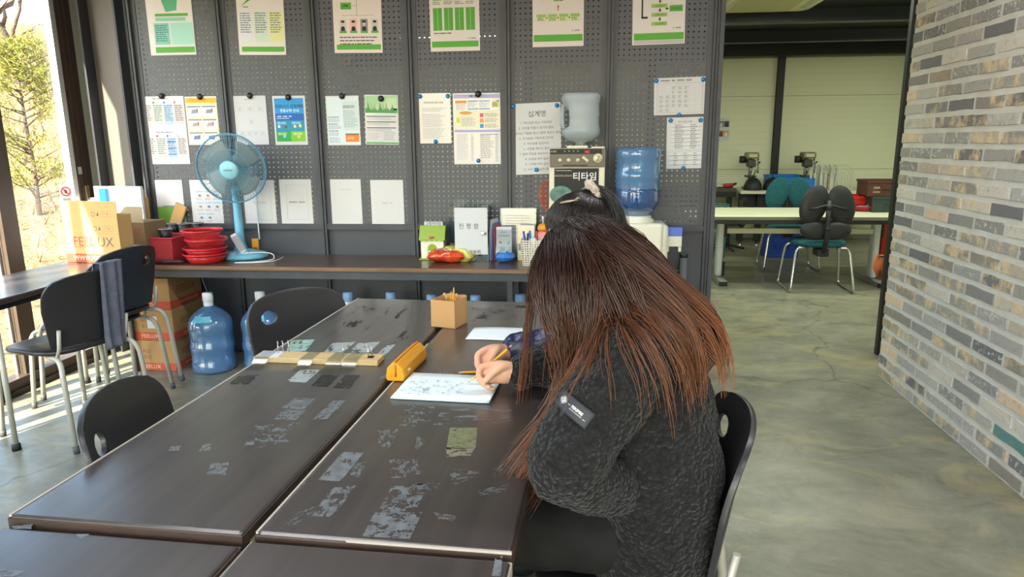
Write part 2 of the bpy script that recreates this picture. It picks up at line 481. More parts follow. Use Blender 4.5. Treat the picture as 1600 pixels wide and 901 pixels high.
# ================================================================= pegboard wall (back wall of the room)
POST = [-2.803, -2.225, -1.633, -1.044, -.455, .147, .743]
wb = thing('wall_back', None, None, (0, YP, 0), kind='structure')
PEG = peg_mat()
for i in range(6):
    x0, x1 = POST[i]+.016, POST[i+1]-.016
    MB().box(x0, -.002, .855, x1, 0, 2.74).build('panel', PEG, wb)
    bm = MB()
    bm.box(x0, .004, .03, x1, .012, .835, 0)
    bm.build('lower_panel', SHEET, wb)
    bm = MB(); bm.box(x0, -.022, .832, x1, .03, .857); bm.box(x0, -.022, .857, x1, -.018, .868)
    bm.build('rail', STEEL, wb)
    bm = MB(); bm.box(x0, -.012, 0, x1, .03, .05); bm.build('foot_rail', STEEL2, wb)
    # solid border strips round the perforated field
    bm = MB()
    bm.box(x0, -.006, .857, x0+.03, -.0021, 2.74); bm.box(x1-.03, -.006, .857, x1, -.0021, 2.74)
    bm.build('border', mat('border_steel', '#4f5157', .5), wb)
for i, x in enumerate(POST):
    bm = MB()
    bm.box(x-.016, -.028, 0, x-.003, .05, 2.76); bm.box(x+.003, -.028, 0, x+.016, .05, 2.76); bm.box(x-.003, -.012, 0, x+.003, .05, 2.76)
    if i == 6: bm.box(x+.016, -.05, 0, x+.04, .05, 2.76)
    bm.build('post', STEEL, wb)

# ================================================================= steel column and the door stile by the window
col = thing('column', None, None, (0, 0, 0), kind='structure')
cx0, cx1, cy0, cy1 = -3.092, -2.846, 4.185, 4.44
MB().box(cx0, cy0, 0, cx0+.013, cy1, 2.76).build('flange', mat('column_paint', '#34353b', .5, var=(4, '#3d3e45', .6)), col)
MB().box(cx1-.013, cy0, 0, cx1, cy1, 2.76).build('flange', mat('column_paint', '', .5), col)
MB().box(cx0+.013, 4.272, 0, cx1-.013, 4.282, 2.76).build('web', mat('column_web', '#6b6762', .55), col)
d1 = thing('door_1', None, None, (0, 0, 0), kind='structure')
bm = MB(); bm.box(-3.225, 4.085, 0, -3.165, 4.225, 2.42); bm.box(-3.165, 4.12, 0, -3.158, 4.135, 2.42); bm.box(-3.165, 4.165, 0, -3.158, 4.172, 2.42)
bm.build('stile', FRAME, d1)
h = MB(); h.box(-3.16, 4.13, .96, -3.145, 4.165, 1.12)
hb = h.build('lock_plate', mat('bronze_plate', '#8b7a55', .4, .6), d1, bevel=.004)
MB().tube([(-3.145, 4.148, 1.03), (-3.09, 4.148, 1.03), (-3.075, 4.13, 1.025), (-3.07, 4.04, 1.02)], .011, 10).build('handle', mat('white_enamel', '#e9e9ea', .35), hb)
MB().box(-3.16, 4.10, 1.19, -3.152, 4.125, 1.235).build('latch', ALU, d1)

# ================================================================= glazed left wall
w1 = thing('window_1', None, None, (0, 0, 0), kind='structure')
HEAD = 2.42
MB().box(-3.24, 1.56, 0, -3.15, 4.08, .085).build('sill', FRAME, w1)
MB().box(-3.15, 1.56, 0, -3.125, 4.08, .03).build('track', mat('track_dark', '#2a2421', .5), w1)
MB().box(-3.26, 1.56, HEAD, -3.15, 4.3, CEIL).build('header', FRAME, w1)
for y in (1.975, 2.515, 3.03, 3.54):
    bm = MB(); bm.box(-3.215, y-.055, .085, -3.175, y+.055, HEAD)
    mu = bm.build('mullion', FRAME, w1)
    MB().box(-3.227, y-.07, .085, -3.215, y-.04, HEAD).build('edge_strip', ALU, mu)
bm = MB(); bm.box(-3.205, 4.045, .085, -3.16, 4.085, HEAD)
bm.build('edge_frame', ALU, w1)
ys = [1.56, 1.92, 2.03, 2.46, 2.57, 2.975, 3.085, 3.485, 3.595, 4.045]
for a, c in zip(ys[::2], ys[1::2]):
    MB().box(-3.202, a, .085, -3.196, c, HEAD).build('pane', GLASS, w1)
wl = thing('wall_left', None, None, (0, 0, 0), kind='structure')
MB().box(-3.195, -.6, 0, -3.15, 1.56, CEIL).build('pier', WHITEWALL, wl)
MB().box(-3.3, Y0, HEAD, -3.15, -.6, CEIL).build('lintel', WHITEWALL, wl)
w2 = thing('window_2', None, None, (0, 0, 0), kind='structure')
MB().box(-3.24, Y0, 0, -3.15, -.6, .085).build('sill', FRAME, w2)
for y in (-2.45, -1.6, -.65): MB().box(-3.225, y-.05, .085, -3.175, y+.05, HEAD).build('mullion', FRAME, w2)
for a, c in ((-2.4, -1.65), (-1.55, -.7)): MB().box(-3.202, a, .085, -3.196, c, HEAD).build('pane', GLASS, w2)
# wall behind the photographer with a wide window
wf = thing('wall_front', None, None, (0, 0, 0), kind='structure')
MB().box(-3.3, Y0-.12, 0, -2.7, Y0, CEIL).build('pier', WHITEWALL, wf)
MB().box(1.3, Y0-.12, 0, 2.2, Y0, CEIL).build('pier', WHITEWALL, wf)
MB().box(-2.7, Y0-.12, 2.35, 1.3, Y0, CEIL).build('lintel', WHITEWALL, wf)
w3 = thing('window_3', None, None, (0, 0, 0), kind='structure')
MB().box(-2.7, Y0-.1, 0, 1.3, Y0-.02, .1).build('sill', FRAME, w3)
for x in (-2.66, -1.33, 0, 1.26): MB().box(x-.04, Y0-.09, .1, x+.04, Y0-.03, 2.35).build('mullion', FRAME, w3)
for a, c in ((-2.62, -1.37), (-1.29, -.04), (.04, 1.22)): MB().box(a, Y0-.065, .1, c, Y0-.059, 2.35).build('pane', GLASS, w3)

# ================================================================= brick wall on the right
BA = math.atan(.0239)
wr = thing('wall_right', None, None, (1.758, 4.104, 0), kind='structure')
wr.rotation_euler = (0, 0, -BA)
# local frame: wall runs along -y, face at x = 0 looking to -x
MORTAR = mat('mortar', '#c2c1bc', .9, var=(8, '#b3b1aa', .7), bump=(60, .5, .004))
MB().box(-.0015, -6.7, 0, .25, -.004, CEIL).build('mortar_bed', MORTAR, wr)
BR = brick_mat('grey_brick'); BRI = brick_mat('grey_brick_far', True)
LB, HB, PB, PC = .226, .049, .2425, .0745
def brick_mesh(L_, seed):
    rg = random.Random(seed)
    nx = 5 if L_ > .15 else 3
    bm = MB()
    def j(a): return rg.uniform(-a, a)
    top = [(-L_/2+L_*i/nx+(j(.003) if 0 < i < nx else j(.0015)), HB/2+j(.0022)) for i in range(nx+1)]
    bot = [(-L_/2+L_*i/nx+(j(.003) if 0 < i < nx else j(.0015)), -HB/2+j(.0022)) for i in range(nx+1)]
    ol = bot+top[::-1]
    n = len(ol); px = -.0045+j(.001)
    front = [(px+j(.0012), y*.988, z*.95) for y, z in ol]; mid = [(px+.0022, y, z) for y, z in ol]; back = [(.02, y, z) for y, z in ol]
    vs = front+mid+back
    fs = []
    for i in range(nx):   # front strip
        fs.append((i, n-1-i, n-2-i, i+1))
    for k in (0, n):
        for i in range(n): fs.append((k+i, k+(i+1) % n, k+n+(i+1) % n, k+n+i))
    bm.add(vs, fs)
    me = bm.mesh('brick', BR)
    bb = bmesh.new(); bb.from_mesh(me); bmesh.ops.recalc_face_normals(bb, faces=bb.faces); bb.to_mesh(me); bb.free()
    return me
full = [brick_mesh(LB, 10+i) for i in range(9)]
half = [brick_mesh(LB/2-.004, 40+i) for i in range(5)]
TEAL = mat('teal_glazed_brick', '#4f7f80', .6, var=(20, '#7c7d78', .8, 4, .45, .7))
rg = random.Random(3)
rest = MB(); nrow = int(CEIL/PC)
for r_ in range(nrow):
    z = .0135+PC*r_+HB/2-.006
    if z+HB/2 > CEIL: break
    y = 0.; k = 0
    first_half = (r_ % 2 == 1)
    while y > -6.6:
        L_ = LB/2-.004 if (k == 0 and first_half) else LB
        yc = y-L_/2-rg.uniform(-.002, .002)
        see = z < 2.25+.33*yc*0 and yc > -1.75+max(0, (z-1.5))*.35
        if see:
            me = rg.choice(half if L_ < .15 else full)
            o = bpy.data.objects.new('brick', me); COL.objects.link(o); o.parent = wr
            o.location = (rg.uniform(-.0012, .0008), yc, z+rg.uniform(-.0015, .0015))
            if r_ == 2 and abs(yc+1.28) < .13:
                o.data = me.copy(); o.data.materials[0] = TEAL
        else:
            x0 = -.0045+rg.uniform(-.0015, .0015)
            rest.box(x0, yc-L_/2, z-HB/2, .02, yc+L_/2, z+HB/2)
        y -= L_+PB-LB; k += 1
o = rest.build('brick_field', BRI, wr); o['kind'] = 'stuff'
# black steel jamb beyond the brick corner
struct(MB().box(1.906, 4.50, 0, 1.96, 4.54, FCEIL).build('trim_2', BLACKST))

# ================================================================= workshop walls
wfar = thing('wall_far', None, None, (0, YF, 0), kind='structure')
CREAM = mat('cream_panel', '#dfe1c6', .5, bump=(1, 0, 0))
def ribbed():
    m = CREAM; t = m.node_tree; N = t.nodes; L = t.links; b_ = N['Principled BSDF']
    tc = N.new('ShaderNodeTexCoord'); sp = N.new('ShaderNodeSeparateXYZ'); L.new(tc.outputs['Object'], sp.inputs[0])
    mu = N.new('ShaderNodeMath'); mu.operation = 'MULTIPLY'; mu.inputs[1].default_value = 2*PI/.085; L.new(sp.outputs[2], mu.inputs[0])
    sn = N.new('ShaderNodeMath'); sn.operation = 'SINE'; L.new(mu.outputs[0], sn.inputs[0])
    pw = N.new('ShaderNodeMath'); pw.operation = 'GREATER_THAN'; pw.inputs[1].default_value = .93; L.new(sn.outputs[0], pw.inputs[0])
    bp = N.new('ShaderNodeBump'); bp.inputs['Strength'].default_value = .5; bp.inputs['Distance'].default_value = .004
    L.new(pw.outputs[0], bp.inputs['Height']); L.new(bp.outputs[0], b_.inputs['Normal'])
ribbed()
FPX = [-2.49, -.78, .93, 2.64, 4.35]
xs = [XL]+FPX+[XR]
for a, c in zip(xs, xs[1:]):
    for z0, z1 in ((0, .958), (.962, 1.943), (1.947, 2.44)):
        MB().box(a, -.02, z0, c, 0, z1).build('panel', CREAM, wfar, bevel=.0015, seg=1)
    MB().box(a, -.018, 2.44, c, 0, FCEIL).build('top_strip', mat('khaki_strip', '#8d8e74', .6), wfar)
MB().box(XL, 0, 0, XR, .1, FCEIL).build('backing', mat('backing_grey', '#6f7064', .8), wfar)
for x in FPX:
    bm = MB(); bm.box(x-.045, -.09, 0, x+.045, -.075, FCEIL); bm.box(x-.005, -.075, 0, x+.005, -.035, FCEIL); bm.box(x-.045, -.035, 0, x+.045, -.02, FCEIL)
    bm.build('post', BLACKST, wfar)
MB().box(XL, -.05, 0, XR, -.02, .09).build('plinth', mat('grey_plinth', '#8b8c86', .6), wfar)
struct(MB().box(XL-.15, 4.228, 0, XL+.002, YF, FCEIL).build('wall_workshop_left', CREAM))
struct(MB().box(XR, 2.0, 0, XR+.1, YF, FCEIL).build('wall_workshop_right', CREAM))
struct(MB().box(2.008, 3.9, 0, XR, 4.05, FCEIL).build('wall_workshop_near', CREAM))
# luminaires; those of the main room are added for fill light
HOUSE = mat('lamp_housing', '#d8d8d6', .5); TUBE = mat('lamp_tube', '#ffffff', .4, emit=('#f4fbff', 3.0))
def luminaire(x, y, zc, label):
    t = thing('ceiling_lamp', label, 'lamp', (x, y, zc), 0, 'ceiling lamps')
    MB().box(-.62, -.075, -.05, .62, .075, 0).build('housing', HOUSE, t, bevel=.006)
    for s_ in (-1, 1): MB().tube([(-.58, s_*.045, -.058), (.58, s_*.045, -.058)], .012, 8).build('tube', TUBE, t)
for (x, y), w_ in zip(ADDED_LAMPS, ('over the near tables by the window', 'behind the photographer by the window', 'over the aisle by the brick wall', 'behind the photographer by the brick wall')):
    luminaire(x, y, CEIL, 'white ceiling lamp '+w_)  # added lamps, for fill light
for (x, y), w_ in zip(FLAMPS, ('behind the first pegboard panels', 'behind the last pegboard panels', 'beside the workshop door jamb', 'above the far bench behind the pegboard', 'above the drill press bench', 'above the wire racks')):
    luminaire(x, y, FCEIL, 'white workshop ceiling lamp '+w_)

# ================================================================= outside: slope, trees, weeds
DRY = mat('dry_grass_ground', '#77603f', .9, var=(1.2, '#5a452e', .8, 8), var2=(7, '#927a54', .7, 8), bump=(14, .9, .08))
def hz(x, y):
    u = -.8*x+.6*y; v = .6*x+.8*y
    h = -.16
    if u > 8.5: h += .30*(u-8.5)**1.02
    if u > 24: h = -.16+.30*15.5**1.02+(u-24)*.03
    return h+.10*noise.noise((x*.35, y*.35, 0))*min(1, max(0, (u-5)/4))+.05*noise.noise((x*1.3, y*1.3, 3))*min(1, max(0, (u-5)/4))
g = MB()
# only the ground the windows overlook: to the left and behind
g.grid(lambda a, c: (lambda x, y: (x, y, hz(x, y)))(-3.26-44*a*a, -20+60*c), 44, 80)
struct(g.build('ground_outside', DRY))
struct(MB().grid(lambda a, c: (-3.26+12*a, -22+19.37*c, -.16), 4, 6).build('ground_front', DRY))
BARK = mat('bark', '#6d5a4a', .9, var=(12, '#4a3c31', .8, 6), bump=(30, .6, .02))
def bare_tree(label, base, top, r0, seed, name='bare_tree'):
    rg = random.Random(seed)
    t = thing(name, label, 'tree', base, 0, 'bare trees on the slope')
    bx = Vector(top)-Vector(base)
    pts = [bx*(i/8)+Vector((rg.uniform(-.06, .06), rg.uniform(-.06, .06), 0))*(i > 0) for i in range(9)]
    MB().tube(pts, [r0*(1-.75*i/8) for i in range(9)], 8).build('trunk', BARK, t)
    br = MB()
    for k in range(16):
        i = rg.randint(3, 8); p = pts[i]; L_ = rg.uniform(.8, 2.2)*(1.1-i/12)
        d = Vector((rg.uniform(-1, 1), rg.uniform(-1, 1), rg.uniform(.1, .9))).normalized()
        q = [p+d*L_*s_/5+Vector((rg.uniform(-.08, .08), rg.uniform(-.08, .08), .05*s_)) for s_ in range(6)]
        br.tube(q, [r0*.25*(1-.85*s_/5) for s_ in range(6)], 5)
        for k2 in range(3):
            p2 = q[rg.randint(2, 5)]; d2 = (d+Vector((rg.uniform(-1, 1), rg.uniform(-1, 1), rg.uniform(-.5, .8)))).normalized(); l2 = L_*.45
            br.tube([p2+d2*l2*s_/3+Vector((rg.uniform(-.05, .05),)*3) for s_ in range(4)], [r0*.1*(1-.8*s_/3) for s_ in range(4)], 4)
    br.build('branches', BARK, t)
def at_ground(px, py, u):
    d = ray(px, py); best = None
    for k in range(400):
        tt = 3+k*.08; p = CAM+d*tt
        if p[2] < hz(p[0], p[1]): return Vector((p[0], p[1], hz(p[0], p[1])))
    p = CAM+d*u; return Vector((p[0], p[1], hz(p[0], p[1])))
bt = at_ground(27, 118, 20)
k_ = (bt-Vector(CAM)).length
tp = Vector(CAM+ray(-8, 22)*(k_/np.linalg.norm(ray(-8, 22))))
bare_tree('leaning bare tree trunk at the top of the dry slope', bt, tp+(tp-bt)*.25, .19, 4)
b2 = at_ground(-60, 125, 20); bare_tree('bare tree whose thin twigs hang into the white sky', b2, b2+Vector((1.1, .3, 5.0)), .16, 11)
# pine sapling
NEEDLE = mat('pine_needles', '#77752a', .7, var=(2.5, '#8f8434', .8), var2=(9, '#4c5a22', .5))
pb = at_ground(62, 338, 9)
pt = thing('pine_sapling', 'young yellow green pine on the slope outside the window', 'tree', pb)
rg = random.Random(5)
MB().tube([(0, 0, -.1), (.02, 0, .6), (-.03, .03, 1.3), (0, 0, 2.1)], [.035, .03, .02, .006], 6).build('trunk', BARK, pt)
nd = MB(); brm = MB()
for k in range(64):
    z = .2+1.9*rg.random(); L_ = (.28+.62*(1-z/2.2))*rg.uniform(.7, 1.15)
    a = rg.uniform(0, 2*PI); d = Vector((math.cos(a), math.sin(a), rg.uniform(.25, .6)))
    p0 = Vector((0, 0, z)); brm.tube([p0, p0+d*L_], [.012, .004], 4)
    for q in range(80):
        s_ = rg.uniform(.3, 1.05); c_ = p0+d*L_*s_+Vector((rg.gauss(0, .05), rg.gauss(0, .05), rg.gauss(0, .05)))
        n_ = (d*.7+Vector((rg.gauss(0, .7), rg.gauss(0, .7), rg.gauss(.2, .7)))).normalized()*rg.uniform(.07, .13)
        w_ = n_.orthogonal().normalized()*.006
        nd.add([c_-w_, c_+w_, c_+n_], [(0, 1, 2)])
brm.build('branches', BARK, pt); nd.build('needles', NEEDLE, pt)
wd = MB(); STRAW = mat('straw', '#8f774f', .9, var=(3, '#6e5438', .7))
for k in range(5200):
    u = rg.uniform(7.5, 22); v = rg.uniform(-1.5, 6.5)+u*.08
    x = -.8*u+.6*(v-1); y = .6*u+.8*(v-1)
    if x > -4.5: continue
    z = hz(x, y); h = rg.uniform(.08, .42)
    lean = Vector((rg.gauss(0, .14), rg.gauss(0, .14), h)); w_ = Vector((rg.uniform(-1, 1), rg.uniform(-1, 1), 0)).normalized()*.011
    p = Vector((x, y, z-.02)); wd.add([p-w_, p+w_, p+lean], [(0, 1, 2)])
o = wd.build('dry_weeds', STRAW); tag(o, 'dry straw coloured weeds covering the slope outside', 'weeds', kind='stuff')
# ================================================================= tables
def wood_mat(name, c1, c2, rough, scale=(14, .9, 14), coat=.9):
    m = mat(name, c1, rough, var=(2.2, c2, .9, 8, .35, .7), coat=coat, stretch=scale, bump=(9, .06, .002))
    m.node_tree.nodes['Principled BSDF'].inputs['Coat Roughness'].default_value = .22
    return m
TABLE = wood_mat('dark_table_laminate', '#352e2d', '#443c39', .42)
EDGE = mat('table_edge_band', '#4a3a31', .4, var=(8, '#2c221d', .6))
PALE = mat('worn_and_sunlit_pale', '#b5aba0', .5)  # worn edges, and edge light painted on the table tops
LEGM = mat('grey_tube', '#b5b2a8', .4, .2)
LEGD = mat('dark_table_leg', '#2b2b2e', .4)
def make_table(label, c, top, L_, Wd, rz, edge=None):
    t = thing('folding_table', label, 'table', (c[0], c[1], 0), rz, 'dark folding tables')
    MB().box(-Wd/2+.003, -L_/2+.003, top-.028, Wd/2-.003, L_/2-.003, top).build('table_top', TABLE, t, bevel=.006, seg=3)
    bm = MB(); o_ = .0
    for x0, y0, x1, y1 in ((-Wd/2, -L_/2, -Wd/2+.0035, L_/2), (Wd/2-.0035, -L_/2, Wd/2, L_/2), (-Wd/2, -L_/2, Wd/2, -L_/2+.0035), (-Wd/2, L_/2-.0035, Wd/2, L_/2)):
        bm.box(x0, y0, top-.027, x1, y1, top-.004)
    bm.build('edge_band', edge or EDGE, t, bevel=.0015, seg=1)
    bm = MB()
    for x in (-Wd/2+.05, Wd/2-.075): bm.box(x, -L_/2+.06, top-.062, x+.025, L_/2-.06, top-.0285)
    bm.build('frame', LEGD, t)
    for sy in (-1, 1):
        for sx in (-1, 1):
            x = sx*(Wd/2-.07); y = sy*(L_/2-.16)
            MB().tube([(x, y, top-.06), (x, y, .02)], .0125, 8).build('leg', LEGM, t)
            MB().lathe([(0, 0), (.02, 0), (.018, .03), (.0126, .032)], 10, c=(x, y, 0)).build('foot', RUBBER, t)
    return t
TZ = .72
TR = -R(2.3)
def tvec(a, b): return (a*math.cos(TR)-b*math.sin(TR), a*math.sin(TR)+b*math.cos(TR))
def tcent(nl, Wd, L_):
    d = tvec(Wd/2, L_/2); return (nl[0]+d[0], nl[1]+d[1])
TA = make_table('dark brown table beside the empty chairs, wooden strip of nails on it', tcent((-1.027, 1.034), .455, 1.78), TZ, 1.78, .455, TR)
TB = make_table('dark brown table the two people write on, pale tape scars on it', tcent((-.553, 1.02), .448, 1.78), TZ, 1.78, .448, TR)
TC_ = make_table('slightly lower dark table in the near corner beside the empty floor', tcent((-1.1, -.756), .46, 1.78), TZ-.012, 1.78, .46, TR)
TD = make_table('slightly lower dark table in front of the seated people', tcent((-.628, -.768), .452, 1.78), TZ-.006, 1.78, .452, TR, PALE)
SIDE = make_table('dark table standing against the window with cartons on it', (-2.735, 3.15), TZ, 1.2, .45, 0)

MB().box(-.2275, -.885, TZ-.004, -.2225, .885, TZ+.0004).build('worn_and_sunlit_edge', PALE, TA)  # sunlit edge line painted as a pale strip
MB().box(-.224, -.885, TZ-.004, -.2195, .25, TZ+.0004).build('worn_and_sunlit_edge', PALE, TB)  # catch light along this edge painted as a pale strip
MB().box(-.06, -.89, TZ-.004, .222, -.8855, TZ+.0004).build('worn_and_sunlit_edge', PALE, TB)
# ---- tape scars on the tops
SCAR = mat('pale_tape_residue', '#74787b', .5, var=(40, '#55585b', .8))
CLEAR = thin_glass('clear_tape', '#dfe4e4', .07, .2)
GREENP = mat('green_paper_scrap', '#66734a', .6, var=(60, '#8c8468', .9))
def scar(table, quad, seed, keep=.62, m=None, z=.0004, n=(30, 36), name='tape_residue', top=TZ, solidp=False):
    rg = random.Random(seed)
    q = [PZ(x, y, top) for x, y in quad]
    iv = Matrix.LocRotScale(table.location, table.rotation_euler, None).inverted()
    q = [iv @ p for p in q]
    nu, nv = n
    bm = MB(); P = {}
    def pt(i, j):
        if (i, j) not in P:
            a = i/nu+rg.uniform(-.35, .35)/nu; c = j/nv+rg.uniform(-.35, .35)/nv
            p = (q[0]*(1-a)+q[1]*a)*(1-c)+(q[3]*(1-a)+q[2]*a)*c
            P[i, j] = (p.x, p.y, top+z)
        return P[i, j]
    ox = rg.uniform(0, 99)
    for i in range(nu):
        for j in range(nv):
            h = noise.noise((i*.13+ox, j*.13, 0))+.6*noise.noise((i*.37+ox, j*.37, 5))
            if solidp or h*.5+.5 < keep+rg.uniform(-.09, .09):
                bm.add([pt(i, j), pt(i+1, j), pt(i+1, j+1), pt(i, j+1)], [(0, 1, 2, 3)])
    if bm.f: bm.build(name, m or SCAR, table)['kind'] = 'stuff'
for k, (q, kp) in enumerate([
        ([(535, 706), (569, 707), (532, 752), (497, 750)], .72), ([(555, 723), (573, 722), (560, 746), (546, 744)], .5),
        ([(518, 762), (557, 758), (521, 808), (487, 806)], .5), ([(470, 795), (500, 790), (462, 822), (438, 826)], .34),
        ([(608, 718), (650, 716), (660, 744), (612, 747)], .42), ([(612, 760), (672, 754), (648, 800), (590, 800)], .5),
        ([(586, 800), (660, 800), (640, 842), (566, 838)], .62), ([(690, 752), (648, 756), (640, 770), (676, 772)], .35),
        ([(703, 732), (756, 738), (722, 754), (704, 758)], .42), ([(772, 732), (812, 712), (808, 728), (768, 748)], .36),
        ([(676, 800), (714, 806), (708, 814), (686, 811)], .5), ([(745, 766), (795, 756), (790, 768), (750, 774)], .45),
        ([(590, 672), (622, 670), (612, 700), (592, 696)], .4), ([(652, 680), (664, 690), (652, 703), (648, 700)], .55),
        ([(640, 628), (680, 634), (676, 660), (622, 652)], .36), ([(690, 640), (800, 632), (796, 660), (676, 664)], .36), ([(630, 648), (655, 650), (650, 668), (624, 664)], .4)]):
    scar(TB, q, 100+k, kp)
scar(TB, [(703, 668), (746, 668), (743, 700), (697, 702)], 140, .8, GREENP)
scar(TB, [(697, 699), (742, 700), (735, 712), (698, 714)], 141, .6, mat('tan_paper_scrap', '#8d8470', .7))
for k, (q, kp) in enumerate([
        ([(462, 621), (492, 623), (474, 640), (440, 637)], .7), ([(442, 640), (478, 641), (462, 656), (428, 655)], .6),
        ([(520, 626), (541, 625), (512, 655), (488, 655)], .62), ([(398, 664), (470, 660), (452, 690), (392, 690)], .38),
        ([(330, 724), (358, 722), (352, 742), (322, 742)], .6), ([(412, 682), (448, 676), (440, 694), (404, 700)], .35),
        ([(268, 697), (283, 696), (280, 704), (262, 704)], .6), ([(318, 694), (332, 692), (328, 704), (310, 705)], .55),
        ([(385, 690), (398, 690), (396, 695), (382, 695)], .7), ([(598, 585), (610, 586), (604, 592), (592, 592)], .6)]):
    scar(TA, q, 200+k, kp)
for k, q in enumerate([[(556, 472), (600, 470), (590, 486), (548, 492)], [(600, 482), (640, 476), (628, 500), (590, 506)], [(540, 500), (590, 496), (580, 516), (525, 520)], [(620, 520), (655, 512), (640, 540), (600, 545)]]):
    scar(TA, q, 230+k, .33, mat('dark_scuff', '#1d1a1a', .6), n=(20, 14))
for k, q in enumerate([[(735, 477), (820, 476), (825, 488), (740, 490)], [(745, 492), (815, 494), (800, 508), (720, 504)]]):
    scar(TB, q, 240+k, .33, mat('dark_scuff', '', .6), n=(20, 14))
for k, q in enumerate([[(18, 822), (52, 818), (48, 826), (22, 826)], [(118, 834), (140, 834), (128, 842), (124, 841)], [(0, 888), (40, 892), (20, 901), (0, 901)]]):
    scar(TC_, q, 250+k, .7, top=TZ-.012, n=(8, 8))
scar(TD, [(776, 862), (786, 862), (782, 900), (768, 900)], 255, .7, top=TZ-.006, n=(8, 18))

# ================================================================= plastic stacking chairs
PLASTIC = mat('charcoal_plastic', '#2e2e30', .36, bump=(160, .12, .001))
def back_mesh():
    bm = bmesh.new(); nu, nv = 30, 22; Wd, Hh = .425, .325
    hy, hz_, ry, rz_ = -.115, .246, .037, .026
    vv = {}
    for j in range(nv+1):
        for i in range(nu+1):
            u = -1+2*i/nu; v = j/nv
            lim = 1.
            z = v*Hh
            zc = z-(Hh-.09)
            half = Wd/2*(.86+.14*min(1, v/.55))
            if zc > 0: half -= .09*(1-math.sqrt(max(0, 1-(zc/.09)**2)))*.95
            vv[i, j] = bm.verts.new((0, u*half, z+.012*(1-u*u)*v))
    bm.verts.ensure_lookup_table()
    dead = set(); fl = []
    for j in range(nv):
        for i in range(nu):
            q = [vv[i, j], vv[i+1, j], vv[i+1, j+1], vv[i, j+1]]
            cy = sum(p.co.y for p in q)/4; cz = sum(p.co.z for p in q)/4
            if ((cy-hy)/ry)**2+((cz-hz_)/rz_)**2 < 1: dead.add((i, j)); continue
            fl.append(bm.faces.new(q))
    rim = set()
    for i, j in dead:
        for a, c in ((i, j), (i+1, j), (i+1, j+1), (i, j+1)): rim.add(vv[a, c])
    for v in list(rim):
        if not v.link_faces: bm.verts.remove(v); continue
        dy, dz = (v.co.y-hy)/ry, (v.co.z-hz_)/rz_; k = math.hypot(dy, dz)
        v.co.y = hy+dy/k*ry; v.co.z = hz_+dz/k*rz_
    for v in bm.verts:
        v.co.x = .55*v.co.y**2*1.6-.16*v.co.z-.25*max(0, v.co.z-.2)**1.5
    bmesh.ops.recalc_face_normals(bm, faces=bm.faces)
    me = bpy.data.meshes.new('backrest'); bm.to_mesh(me); bm.free()
    for p in me.polygons: p.use_smooth = True
    me.materials.append(PLASTIC)
    o = bpy.data.objects.new('tmp', me); COL.objects.link(o)
    md = o.modifiers.new('s', 'SOLIDIFY'); md.thickness = .012; md.offset = 0
    md = o.modifiers.new('b', 'BEVEL'); md.width = .0045; md.segments = 2; md.limit_method = 'ANGLE'; md.angle_limit = R(50)
    bake(o); me = o.data; bpy.data.objects.remove(o); me.name = 'backrest'
    return me
def seat_mesh():
    bm = MB(); n = 40
    def ol(k, z):
        out = []
        for i in range(n):
            a = 2*PI*i/n; e = .62
            x = .205*math.copysign(abs(math.cos(a))**e, math.cos(a)); y = .212*math.copysign(abs(math.sin(a))**e, math.sin(a))
            dip = -.012*max(0, x/.2)**2
            out.append((x*k, y*k, z+dip))
        return out
    rings = [ol(.86, .43), ol(.985, .436), ol(1., .446), ol(.985, .455), ol(.88, .458), ol(.5, .452)]
    vs = sum(rings, [])+[(0, 0, .43), (0, 0, .45)]
    fs = []
    for k in range(5):
        fs += [(k*n+i, k*n+(i+1) % n, (k+1)*n+(i+1) % n, (k+1)*n+i) for i in range(n)]
    fs += [((i+1) % n, i, 6*n) for i in range(n)]+[(5*n+i, 5*n+(i+1) % n, 6*n+1) for i in range(n)]
    bm.add(vs, fs, 0, True)
    return bm.mesh('seat', PLASTIC)
CAPG = mat('grey_foot_cap', '#4b4b4d', .6)
BACKME, SEATME = back_mesh(), seat_mesh()
def bez(p0, p1, p2, n=6):
    p0, p1, p2 = Vector(p0), Vector(p1), Vector(p2)
    return [p0*(1-t)**2+p1*2*t*(1-t)+p2*t*t for t in (i/n for i in range(n+1))]
def make_chair(label, loc, rz):
    t = thing('plastic_chair', label, 'chair', loc, rz, 'charcoal plastic stacking chairs')
    o = bpy.data.objects.new('seat', SEATME); COL.objects.link(o); o.parent = t
    o = bpy.data.objects.new('backrest', BACKME); COL.objects.link(o); o.parent = t; o.location = (-.195, 0, .468)
    for sy in (-1, 1):
        pts = [(-.10, sy*.16, .424), (-.16, sy*.175, .424)]+bez((-.19, sy*.18, .424), (-.235, sy*.19, .42), (-.245, sy*.2, .36))+[(-.285, sy*.215, .01)]
        lg = MB().tube(pts, .0115, 8).build('leg', LEGM, t)
        MB().tube([(-.2825, sy*.214, .034), (-.287, sy*.2155, 0)], .0138, 10).build('foot_cap', CAPG, lg)
        pts = [(.06, sy*.16, .424), (.12, sy*.175, .424)]+bez((.15, sy*.18, .424), (.19, sy*.19, .42), (.2, sy*.198, .36))+[(.225, sy*.212, .01)]
        lg = MB().tube(pts, .0115, 8).build('leg', LEGM, t)
        MB().tube([(.2235, sy*.211, .034), (.2265, sy*.2125, 0)], .0138, 10).build('foot_cap', CAPG, lg)
        MB().tube([(-.12, sy*.165, .424), (-.185, sy*.172, .428), (-.207, sy*.172, .47), (-.222, sy*.172, .56)], .0085, 8).build('back_support', LEGM, t)
    MB().tube([(-.1, -.16, .424), (-.1, .16, .424)], .01, 8).build('seat_bar', LEGM, t)
    MB().tube([(.08, -.16, .424), (.08, .16, .424)], .01, 8).build('seat_bar', LEGM, t)
    return t
